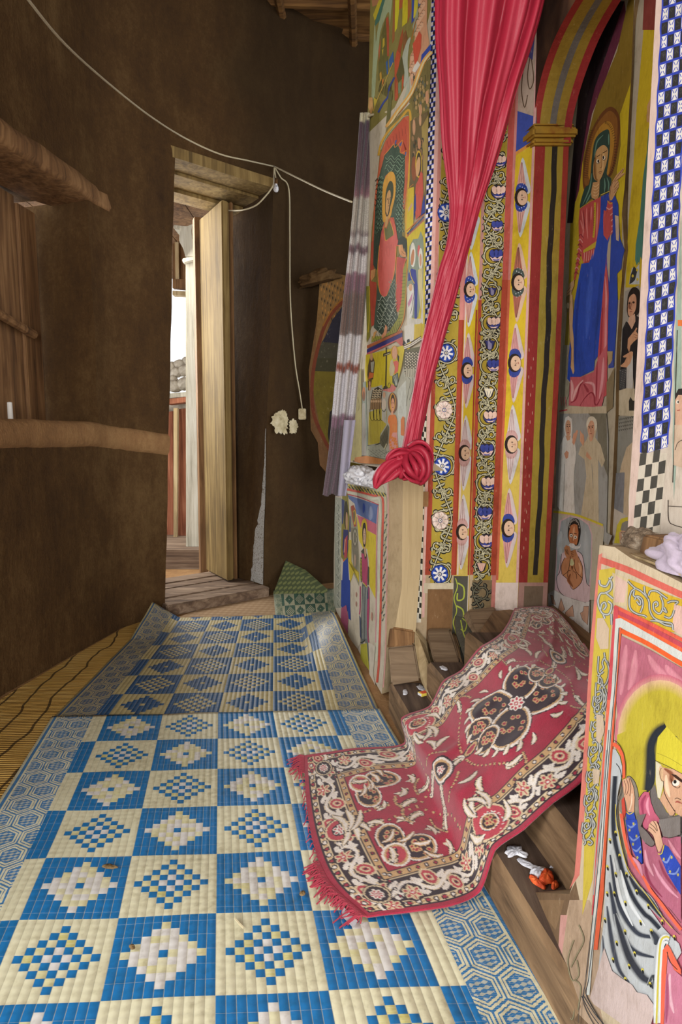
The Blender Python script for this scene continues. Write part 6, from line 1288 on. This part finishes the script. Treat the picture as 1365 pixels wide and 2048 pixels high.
rug = empty('rug', tuple(A[0, NU//2]), 'red patterned rug with dark floral border draped down the wooden steps', 'rug')
ro = link('pile', me, 'rug_pile', rug, True); s = ro.modifiers.new('thick', 'SOLIDIFY'); s.thickness = .005; s.offset = -1
cloth('fringe_red', '8e1f36', 'b23a4c'); cloth('lining_grey', '8e8a90', 'b3aeb2')
m = MB(); rnd = random.Random(4)
for a in range(0, NU+1):
    p = V3(A[0, a]); q = V3(A[1, a]); d = (p-q).normalized(); u = a/NU
    if not (u < .13 or u > .62 or a % 6 == 0): continue
    for k in range(2 if (u < .13 or u > .62) else 1):
        l = (.035 if u < .13 else .03 if u > .62 else .012)*rnd.uniform(.6, 1.2); e = V3((rnd.uniform(-.6, .6), rnd.uniform(-.6, .6), 0))
        m.tube([p, p+(d+e*.4)*l*.5+V3((0, 0, .004)), p+(d+e)*l+V3((0, 0, -.008))], .0014, 4)
tag(m.build('fringe', 'fringe_red', rug), 'frayed crimson fringe', kind='stuff')
m = MB(); q = [onz(x, y, z) for x, y, z in ((686, 1812, .022), (716, 1842, .022), (707, 1856, .017), (684, 1832, .017))]; m.quad(*q); m.build('lining', 'lining_grey', rug)
# ------------------------------------------------------------------ hanging cloths
cloth('crimson_satin', '8f1a2e', 'ae2e42', .45, 0, 200, .35)
def loft(rows, n, fold, seed=0, flat=.35):
    """rows: (px, py, depth, width px, twist, folds amplitude)"""
    R = spline(rows, False, 10); m = MB(); out = []
    for k, (px, py, y, w, tw, am) in enumerate(R):
        c = ony(px, py, y); W_ = w/F*y/2; fl = flat+(1-flat)*max(0, min(1, (60-w)/30)); r = []
        for i in range(n):
            a = 2*math.pi*i/n; f = 1+am*(-1.3+2.4*abs(math.sin((fold*a+tw+1.1*math.sin(a*2+1+k*.03))/2))**.6+.35*math.sin((fold*2+1)*a-tw*1.3+seed))
            r.append(c+V3((math.cos(a)*W_*.97*(1+.05*(f-1)), math.sin(a)*W_*fl*f, 0))+V3(noise.noise_vector(c*6+V3((a, 0, 0))))*.004)
        out.append(r)
    m.grid(out, True); m.f.append(tuple(range(n))); return m
cur = empty('red_curtain', (.42, 2.1, 2.7), 'crimson satin curtain gathered, twisted and knotted in front of the painted jamb', 'curtain')
rows = [(1000, -300, 2.0, 260, 0, .42), (985, -90, 2.02, 225, 0, .42), (981, 0, 2.03, 205, .1, .44), (968, 100, 2.05, 178, .3, .46), (955, 200, 2.07, 142, .5, .46), (945, 290, 2.09, 112, .8, .42), (938, 360, 2.10, 84, 1.2, .34), (930, 420, 2.11, 58, 1.9, .18), (917, 490, 2.12, 46, 3.0, .10), (900, 550, 2.13, 50, 4.6, .09), (882, 620, 2.14, 48, 6.4, .09), (862, 700, 2.15, 44, 8.4, .09), (846, 770, 2.16, 38, 10.2, .09), (832, 840, 2.17, 36, 12, .09), (822, 895, 2.18, 36, 13.5, .09), (815, 925, 2.19, 40, 14, .12)]
m = loft(rows, 180, 9); m.build('drape', 'crimson_satin', cur, True)
def petal(name, ctrl, width, mat, parent, ruff=.25, n=10, seed=0):
    m = MB(); C = spline(ctrl, False, 6); rows = []
    for k, (px, py, y, w) in enumerate(C):
        c = ony(px, py, y); a = C[max(0, k-1)]; b = C[min(len(C)-1, k+1)]; d = V3((b[0]-a[0], 0, -(b[1]-a[1]))).normalized(); s = V3((d.z, 0, -d.x)); r = []
        for i in range(n+1):
            t = i/n*2-1; W_ = w/F*y*.5; r.append(c+s*t*W_+V3((0, -1, 0))*(math.cos(t*1.5)*W_*.5+math.sin(t*7+seed+k*.3)*W_*ruff))
        rows.append(r)
    m.grid(rows); o = m.build(name, mat, parent, True); q = o.modifiers.new('thick', 'SOLIDIFY'); q.thickness = .004; q.offset = 1; return o
for i, q in enumerate(([(818, 900, 2.15, 18), (838, 897, 2.12, 34), (848, 915, 2.11, 40), (846, 945, 2.10, 36), (838, 965, 2.11, 14)], [(822, 905, 2.13, 14), (832, 915, 2.10, 30), (838, 938, 2.08, 34), (832, 958, 2.09, 18)],
  [(818, 908, 2.12, 14), (818, 925, 2.09, 34), (824, 945, 2.08, 34), (842, 962, 2.10, 14)], [(822, 912, 2.14, 20), (800, 908, 2.12, 26), (782, 914, 2.12, 16), (776, 922, 2.12, 6)], [(826, 906, 2.14, 10), (806, 904, 2.13, 14), (800, 915, 2.12, 18), (812, 930, 2.11, 16)])):
    petal('knot_loop', q, 0, 'crimson_satin', cur, .55, 16, i*1.7)
petal('tail', [(824, 922, 2.14, 26), (802, 930, 2.11, 34), (780, 940, 2.10, 38), (762, 956, 2.09, 30), (751, 976, 2.09, 6)], 0, 'crimson_satin', cur, .28, 14, 4)
petal('tail', [(826, 926, 2.13, 40), (808, 944, 2.11, 40), (800, 956, 2.11, 16)], 0, 'crimson_satin', cur, .5, 14, 5)
petal('tail', [(832, 930, 2.12, 30), (838, 950, 2.10, 30), (846, 968, 2.11, 10)], 0, 'crimson_satin', cur, .5, 14, 7)

# striped cloth hanging at the far corner
st = NT('striped_cotton'); a = st.attr(); f = st.noise(st.co('Object', (1, 1, 1)), 260, 2, .6); fx_, fy_, fz_ = st.xyz(st.co()); wv = (fz_*1400).sin()
MAT['striped_cotton'] = st.fin(st.mix(1.0, a, st.ramp(f*.8+wv*.08, [(.3, 'c4bfc0'), (.6, 'ffffff')]), 'MULTIPLY'), .85, f, .3, .002, .2, .2)
hc = empty('striped_cloth', (.05, 3.0, .8), 'white and mauve striped cotton cloth hanging in folds at the corner of the painted wall', 'cloth')
CB = [(218, 'cfc9a8'), (242, 'cfc9a8'), (246, '574550'), (370, '6b565c'), (392, '8f6a70'), (398, 'b9b4a6'), (458, 'bdb8ac'), (470, '8a7c7c'), (474, 'c9c6c0'), (490, 'c9c6c0'), (494, '7f6a70'), (506, '7a6468'), (510, 'd0cdca'), (545, 'd0cdca'), (549, '94727e'), (580, '8d7079'), (592, '7d6a62'), (668, '7c6a62'), (673, 'd6d4d4'), (725, 'd6d4d4'), (730, '9a5d4c'), (742, '8d5648'), (746, 'd9d7da'), (828, 'd6d4d8'), (833, '8e7080'), (853, '8a6e7e'), (857, '6c5c62'), (1010, '77666e')]
def bandcol(y):
    for (a, c), (b, d) in zip(CB, CB[1:]):
        if a <= y < b: t = (y-a)/(b-a); c, d = lin(c), lin(d); return tuple(c[i]+(d[i]-c[i])*t for i in range(3))
    return lin(CB[-1][1])
m = MB(); rows = []; ry = []; n = 64
for k in range(160):
    py = 226+(990-226)*k/159; y = 3.0; xl = np.interp(py, (226, 500, 700, 900, 990), (723, 700, 680, 659, 646)); xr = np.interp(py, (226, 500, 700, 880, 990), (752, 737, 723, 707, 690))
    r = []
    for i in range(n+1):
        t = i/n; px = xl+(xr-xl)*t+1.5*math.sin(k*.05+t*4); fold = .020*math.sin(t*2*math.pi*2.6+.4)+.008*math.sin(t*2*math.pi*7+k*.01)-.05*t; r.append(ony(px, py+2.5*math.sin(t*11)*(py > 240), y-fold))
    rows.append(r); ry.append(py)
m.grid(rows); me = m.mesh('striped'); at = me.color_attributes.new('Col', 'FLOAT_COLOR', 'POINT')
for k in range(160):
    for i in range(n+1):
        c = bandcol(ry[k]+3*math.sin(i*.9)*(1 if 485 < ry[k] < 515 or 722 < ry[k] < 748 else 0)+1.0*math.sin(i*.3)); at.data[k*(n+1)+i].color = (*c, 1)
o = link('folds', me, 'striped_cotton', hc, True); q = o.modifiers.new('thick', 'SOLIDIFY'); q.thickness = .006
m = MB(); rows = []
for k in range(60):
    py = 840+(992-840)*k/59; xl = np.interp(py, (840, 992), (690, 677)); xr = np.interp(py, (840, 992), (712, 693)); r = []
    for i in range(13): t = i/12; r.append(ony(xl+(xr-xl)*t, py, 2.93-.015*math.sin(t*6)))
    rows.append(r)
m.grid(rows); cloth('lilac_cotton', '8f8a9c', 'a9a4b4', .85); o = m.build('inner_fold', 'lilac_cotton', hc, True); q = o.modifiers.new('thick', 'SOLIDIFY'); q.thickness = .005
m = MB(); m.tube([ony(737, 232, 2.98), ony(760, 226, 2.96), V3(on3(775, 224, MUR))], .005, 6); cloth('cord_pale', '9c8f70', 'c4b690'); m.build('hanging_cord', 'cord_pale', hc, True)

# white cloth bundled on the far ledge
def crumple(name, outline_c, rx, ry, rz, mat, seed, parent=None, squash=1.0, amp=.35):
    bm = bmesh.new(); bmesh.ops.create_icosphere(bm, subdivisions=5, radius=1)
    for v in bm.verts:
        p = v.co.copy(); r = 1+amp*(abs(noise.noise(p*1.7+V3((seed, 0, 0))))*1.6-.4)+.12*noise.noise(p*5+V3((seed, 3, 0))); p *= r
        if p.z < -.45: p.z = -.45
        v.co = V3((p.x*rx, p.y*ry, (p.z+.45)*rz))
    me = bpy.data.meshes.new(name); bm.to_mesh(me); bm.free(); o = link(name, me, mat, parent, True); o.location = outline_c; return o
t = NT('printed_white'); n = t.noise(t.co(), 34, 4, .7); n2 = t.noise(t.co(), 8, 3, .5); col = t.mix(t.rng(n, .56, .60), lin('dedee2'), lin('8f909c')); MAT['printed_white'] = t.fin(col, .9, n2, .4, .01, .2)
o = crumple('white_cloth', V3((.09, 2.93, .848)), .075, .24, .055, 'printed_white', 3, amp=.22); o.rotation_euler = (0, 0, .1); tag(o, 'white printed cloth bundled on the ledge under the enthroned figure', 'cloth')
o = crumple('white_cloth', V3((.17, 2.64, .848)), .06, .17, .05, 'printed_white', 8, amp=.22); o.rotation_euler = (0, 0, .25); tag(o, 'white cloth end tucked under the crimson knot on the ledge', 'cloth')
# things on the near ledge
block2 = lambda name, o, y, th, mat, lab, cat: tag(trace(name, o, y, th, mat, None, .004), lab, cat)
cloth('mauve_cloth', '8d7d90', 'c9bccb', .8); simple('grey_bark', [(.3, '4a3a2c'), (.5, '8a7762'), (.7, 'bdb09c')], 30, bump=.9, bd=.02)
o = crumple('wood_chunk', V3((.505, 1.02, .866)), .028, .05, .026, 'grey_bark', 5, amp=.25); tag(o, 'rough grey chunk of wood on the near ledge below the check border', 'wood')
m = MB(); m.hexa([(.485, .90, .866), (.545, .90, .866), (.545, .985, .866), (.485, .985, .866)], [(.488, .905, .902), (.542, .905, .904), (.54, .98, .9), (.488, .98, .898)]); tag(m.build('wood_offcut', 'brown_wood', bevel=.003, rough=.003), 'square brown wood offcut on the near ledge beside the rough chunk', 'wood')
sb = empty('stick_bundle', (.47, .9, .866), 'thin straw coloured sticks lying along the near ledge', 'sticks')
rnd = random.Random(2)
for k in range(7):
    y0 = 1.02-.02*rnd.random(); x0 = .462+.004*k; m = MB(); m.tube([(x0, y0, .8675), (x0+rnd.uniform(-.004, .004), .82, .869), (x0+.004, .60, .868)], .0024, 5); m.build('stick', 'pale_weathered_wood', sb, True)
o = crumple('mauve_cloth', V3((.478, .83, .866)), .022, .085, .034, 'mauve_cloth', 12, amp=.5); tag(o, 'crumpled mauve and white cloth on the near ledge at the picture edge', 'cloth')
o = crumple('grey_bundle', V3((.53, .87, .866)), .022, .045, .05, 'lining_grey', 17); tag(o, 'small grey cloth bundle behind the mauve cloth on the near ledge', 'cloth')

# painted board leaning at the far wall and the clay boss above it
P = Paint((-.1, 4.28, 1), (.3, 4.34, 1), (-.1, 4.33, 2))
P.solid('641,552 665,546 720,556 725,700 720,960 680,968 664,958 640,930 636,885 622,860 618,740 626,690 634,640', .04, '6a4a26', '3a2a18', (.1, 1, 0))
P.p('7a5a2e', '641,552 665,546 720,556 722,640 690,590 660,640 640,700 630,740 634,640')
for i in range(70): P.e('9c6a30' if i % 2 else '3a2a16', 642+(i*37 % 50), 560+(i*53 % 80), 1.3, 3.5, 0, 6, True)
P.up(); P.p('221e2a', '722,600 690,606 665,640 650,675 644,684 720,690'); P.p('3d3928', '644,684 720,690 720,730 632,735 636,705'); P.p('37331c', '634,716 720,716 720,748 626,745'); P.p('665810', '626,742 720,745 722,958 690,960 660,910 640,850 628,790'); P.l('6a3016', 7, '724,592 695,598 668,622 650,652 638,690 628,735 624,790 630,835 645,870 662,905 680,940'); P.l('86561a', 3, '724,588 692,594 664,620 646,652'); P.p('241d18', '660,824 668,816 672,900 662,905 656,870'); P.p('6b4a2a', '622,840 640,870 660,920 668,958 640,930 636,885')
pb = P.build('painted_board'); tag(pb, 'old painted board with a red arc leaning against the dark far wall', 'board')
o = crumple('clay_boss', V3(ony(640, 566, 4.30)), .13, .06, .06, 'mud_plaster', 22, amp=.3); o.rotation_euler = (0, -.25, .1); tag(o, 'lumpy clay boss on the far wall above the painted board', 'clay lump')

# ------------------------------------------------------------------ cables, bulb, switch, candle
cloth('cable_white', 'a89a78', 'd2c7a6', .5)
def cab(name, Q, r, label, cat='cable'):
    m = MB(); m.tube([V3(p) for p in spline([tuple(q) for q in Q], False, 8)], r, 6); return tag(m.build(name, 'cable_white', None, True), label, cat)
def onw(px, py, s, off=.02):
    p = plane_pt(px, py, s); return p+(EYEV-p).normalized()*off
HOOK = onw(549, 333, S_B+.06, .04)
cab('cable', [ony(40, -30, 1.95), ony(57, 0, 2.0), ony(130, 88, 2.3), ony(215, 165, 2.7), ony(300, 232, 3.1), ony(370, 276, 3.5), ony(440, 308, 3.62), ony(500, 322, 3.8), HOOK], .0042, 'long pale cable sagging across the upper left mud wall')
cab('cable', [HOOK, ony(600, 358, 3.85), ony(650, 382, 3.5), ony(704, 404, 3.08)], .005, 'pale cable running from the wall hook to the striped cloth')
cab('cable', [HOOK, onw(562, 355, S_B+.1), onw(578, 378, S_B+.12, .03), onw(580, 470, S_B+.12, .03), onw(581, 600, S_B+.14, .03), onw(590, 720, S_B+.15, .03), onw(600, 785, S_B+.16, .03), onw(605, 818, S_B+.16, .03)], .0045, 'thin pale cable dropping down the dark wall to the switch box')
cab('cable', [HOOK, HOOK+V3((-.004, 0, -.06)), ony(546, 372, 4.0), ony(530, 394, 4.0), ony(510, 412, 4.03), ony(478, 421, 4.1), ony(440, 418, 4.4), ony(405, 402, 4.6), ony(348, 384, 4.75)], .0045, 'pale cable looping from the hook over the open plank door')
bulb = empty('light_bulb', tuple(HOOK+V3((.01, -.01, -.13))), 'small white bulb hanging below the cable hook by the doorway', 'bulb')
def lathe(prof, n=16):
    m = MB(); m.grid([[V3((r*math.cos(2*math.pi*i/n), r*math.sin(2*math.pi*i/n), z)) for i in range(n)] for r, z in prof], True); return m
for nm_, prof, mt in (('glass', [(.001, -.03), (.012, -.026), (.017, -.014), (.016, 0), (.010, .014), (.009, .02)], 'printed_white'), ('socket', [(.010, .02), (.012, .022), (.011, .05), (.004, .056), (.001, .056)], 'dark_beam')):
    mm = lathe(prof); me = mm.mesh(nm_); o = bpy.data.objects.new(nm_, me); COL.objects.link(o); me.materials.append(MAT[mt]); o.parent = bulb; me.polygons.foreach_set('use_smooth', [True]*len(me.polygons))
m = MB(); m.tube([HOOK, HOOK+V3((.01, -.01, -.075))], .003, 6); m.build('flex', 'cable_white', bulb)
c = onw(604, 829, S_B+.16, .02); m = MB(); m.box((c.x-.022, c.y-.02, c.z-.035), (c.x+.03, c.y+.05, c.z+.04)); simple('pale_plaster', [(.3, '9a8a66'), (.5, 'cbbd98'), (.7, 'e0d6ba')], 20, bump=.8, bd=.01)
sw = m.build('switch_box', 'pale_plaster', bevel=.004); tag(sw, 'pale square switch box at the end of the cable on the dark wall', 'switch')
def patch(name, px0, px1, py0, py1, s, mat, seed, off=.022):
    m = MB(); n = 70; a = onw((px0+px1)/2, (py0+py1)/2, s, off); ring = []
    for i in range(n):
        t = 2*math.pi*i/n; r = 1+.45*noise.noise(V3((math.cos(t)*1.6, math.sin(t)*1.6, seed)))+.3*noise.noise(V3((math.cos(t)*7, math.sin(t)*7, seed))); ring.append(onw((px0+px1)/2+(px1-px0)/2*r*math.cos(t), (py0+py1)/2+(py1-py0)/2*r*math.sin(t), s, off))
    m.v = [tuple(p) for p in ring]+[tuple(a+(EYEV-a).normalized()*.006)]; m.f = [(i, (i+1) % n, n) for i in range(n)]+[]
    o = m.build(name, mat, wl); return o
patch('bare_plaster_patch', 545, 578, 820, 868, S_B+.13, 'pale_plaster', 1.0); patch('bare_plaster_patch', 577, 596, 838, 866, S_B+.14, 'pale_plaster', 5.0)
simple('worn_lime', [(.35, '8f8b84'), (.5, 'b9b6b0'), (.65, '6f6552')], 60, bump=.6)
m = MB(); rows = []
for k in range(40):
    z = .075+1.05*k/39; w = np.interp(k, (0, 12, 20, 30, 39), (.15, .11, .05, .02, .006))*(1+.25*noise.noise(V3((0, 0, z*30)))); p = wallpt(S_B, z)-AB*.006; rows.append([p+V3((0, -.004, 0)), p+ABN*w*.5, p+ABN*w])
m.grid(rows); m.build('worn_edge', 'worn_lime', wl, True)
cl = ony(21, 834, 2.95); cd = empty('candle', (cl.x, cl.y, NZ0+.006), 'white candle stub standing on the clay sill of the niche', 'candle')
mm = lathe([(.001, 0), (.012, 0), (.0115, .05), (.011, .085), (.004, .088), (.001, .087)]); me = mm.mesh('wax'); o = bpy.data.objects.new('wax', me); COL.objects.link(o); me.materials.append(MAT['printed_white']); cloth('candle_wax', 'dedad2', 'eeeae4', .4); me.materials[0] = MAT['candle_wax']; o.parent = cd
m = MB(); m.tube([V3((0, 0, .087)), V3((.001, 0, .096))], .001, 5); me = m.mesh('wick'); o = bpy.data.objects.new('wick', me); COL.objects.link(o); me.materials.append(MAT['dark_beam']); o.parent = cd

# ------------------------------------------------------------------ wax, peel, matchbox and litter
def splat(name, pix, z, th, mat, label, cat, group=None):
    q = [onz(x, y, z) for x, y in spline(pts(pix), True, 4)]; c = sum(q, V3())/len(q); m = MB(); n = len(q)
    q = [c.lerp(p, 1+.3*noise.noise(p*120)) for p in q]; rows = [[p for p in q], [c.lerp(p, .9)+V3((0, 0, th*.8)) for p in q], [c.lerp(p, .5)+V3((0, 0, th*(1+.3*math.sin(i*1.3)))) for i, p in enumerate(q)]]
    m.grid(rows, True); m.v.append(tuple(c+V3((0, 0, th*1.1)))); k = len(m.v)-1; m.f += [(2*n+i, 2*n+(i+1) % n, k) for i in range(n)]
    return tag(m.build(name, mat, None, True), label, cat, group)
simple('wax_grey', [(.3, '9a9ca6'), (.5, 'c9cad2'), (.7, 'e2e2e6')], 40, rough=.35, bump=.3)
splat('wax_lump', '1012,1704 1018,1694 1030,1692 1042,1694 1046,1702 1056,1708 1052,1716 1042,1714 1034,1710 1022,1716 1014,1712', H1+.002, .005, 'wax_grey', 'grey white lump of wax nearest the rug on the bottom step', 'wax')
splat('wax_lump', '1036,1718 1044,1716 1062,1728 1078,1734 1092,1738 1104,1746 1100,1752 1084,1746 1068,1740 1052,1734 1040,1726', H1+.002, .003, 'wax_grey', 'long grey streak of wax along the bottom step above the orange scraps', 'wax')
splat('wax_lump', '1096,1734 1110,1730 1124,1740 1134,1752 1132,1758 1122,1748 1110,1738', H1+.002, .003, 'wax_grey', 'thin curl of wax by the second riser of the steps', 'wax')
splat('wax_lump', '1062,1746 1070,1740 1090,1738 1094,1748 1084,1756 1070,1754', H1+.002, .009, 'wax_grey', 'white lump of wax touching the orange scraps on the bottom step', 'wax')
simple('orange_peel', [(.35, 'b9401f'), (.5, 'd8552a'), (.65, 'e8743c')], 40, rough=.5, bump=.4)
splat('orange_scrap', '1058,1754 1066,1752 1080,1764 1092,1774 1088,1778 1074,1772 1062,1762', H1+.002, .007, 'orange_peel', 'dark orange scrap, leftmost of the orange litter on the bottom step', 'litter')
splat('orange_scrap', '1078,1762 1086,1748 1094,1744 1106,1752 1108,1762 1100,1768 1088,1768', H1+.003, .012, 'orange_peel', 'bright orange scrap in the middle of the bottom step litter', 'litter')
splat('orange_scrap', '1102,1772 1112,1764 1118,1770 1112,1778 1106,1778', H1+.002, .007, 'orange_peel', 'small orange scrap nearest the near pier on the bottom step', 'litter')
for pix, z, lab in (('834,1372 842,1370 850,1376 854,1381 846,1382 838,1378', H1+.002, 'white wax spill behind the matchbox on the bottom step'), ('880,1334 886,1332 896,1337 892,1341 884,1339', H2+.002, 'tiny white wax spot on the second step beside the rug'), ('806,1382 814,1380 816,1388 808,1390', H1+.002, 'faint wax spot left of the matchbox on the bottom step')): splat('wax_lump', pix, z, .003, 'wax_grey', lab, 'wax')
mbx = empty('matchbox', tuple(onz(848, 1390, H1)), 'small yellow and red matchbox lying on the bottom step by the far pier', 'matchbox')
o3 = onz(848, 1390, H1); simple('card_yellow', [(.4, 'd9bf3a'), (.6, 'e6d05a')], 20, rough=.6, bump=.05); simple('card_red', [(.4, 'c2402c'), (.6, 'd85a3c')], 20, rough=.6, bump=.05)
def rb(x0, y0, z0, x1, y1, z1, a=.5):
    m = MB(); f = lambda x, y, z: (o3.x+x*math.cos(a)-y*math.sin(a), o3.y+x*math.sin(a)+y*math.cos(a), H1+z); m.hexa([f(x0, y0, z0), f(x1, y0, z0), f(x1, y1, z0), f(x0, y1, z0)], [f(x0, y0, z1), f(x1, y0, z1), f(x1, y1, z1), f(x0, y1, z1)]); return m
rb(-.018, -.012, .001, .018, .012, .011).build('sleeve', 'card_yellow', mbx); rb(-.012, -.010, .011, .012, .010, .0115).build('red_panel', 'card_red', mbx); rb(-.0195, -.0105, .002, .0195, .0105, .010).build('tray', 'printed_white', mbx)
simple('dry_leaf', [(.4, '5e4a30'), (.6, '8d7650')], 40)
for pix, lab in (('204,1733 214,1729 228,1731 236,1735 224,1738 210,1737', 'curled dry leaf on the left side of the bright blue mat'), ('600,1787 606,1783 612,1786 609,1791 602,1791', 'dark crumb on the bright blue mat left of the rug'), ('258,1893 266,1890 270,1897 262,1899', 'dark crumb on a blue square low in the bright mat')): splat('dry_leaf', pix, .019, .004, 'dry_leaf', lab, 'litter')
m = MB(); m.tube([onz(470, 1836, .02), onz(480, 1848, .021), onz(488, 1856, .02)], .0025, 5); tag(m.build('straw', 'cable_white'), 'white bit of straw lying on the bright blue mat', 'straw')

# repeats share a group
for pre, g in (('wood_block', 'wood foot blocks at the far door jamb'), ('wax_lump', 'wax spilled on the wooden steps'), ('orange_scrap', 'orange scraps on the bottom step'), ('cable', 'pale cables on the mud wall'), ('woven_mat', 'checked plastic mats on the floor'), ('white_cloth', 'white cloths on the far ledge'), ('dry_leaf', 'litter on the bright blue mat')):
    for o in list(COL.objects):
        if o.parent is None and o.name.split('.')[0] == pre: o['group'] = g
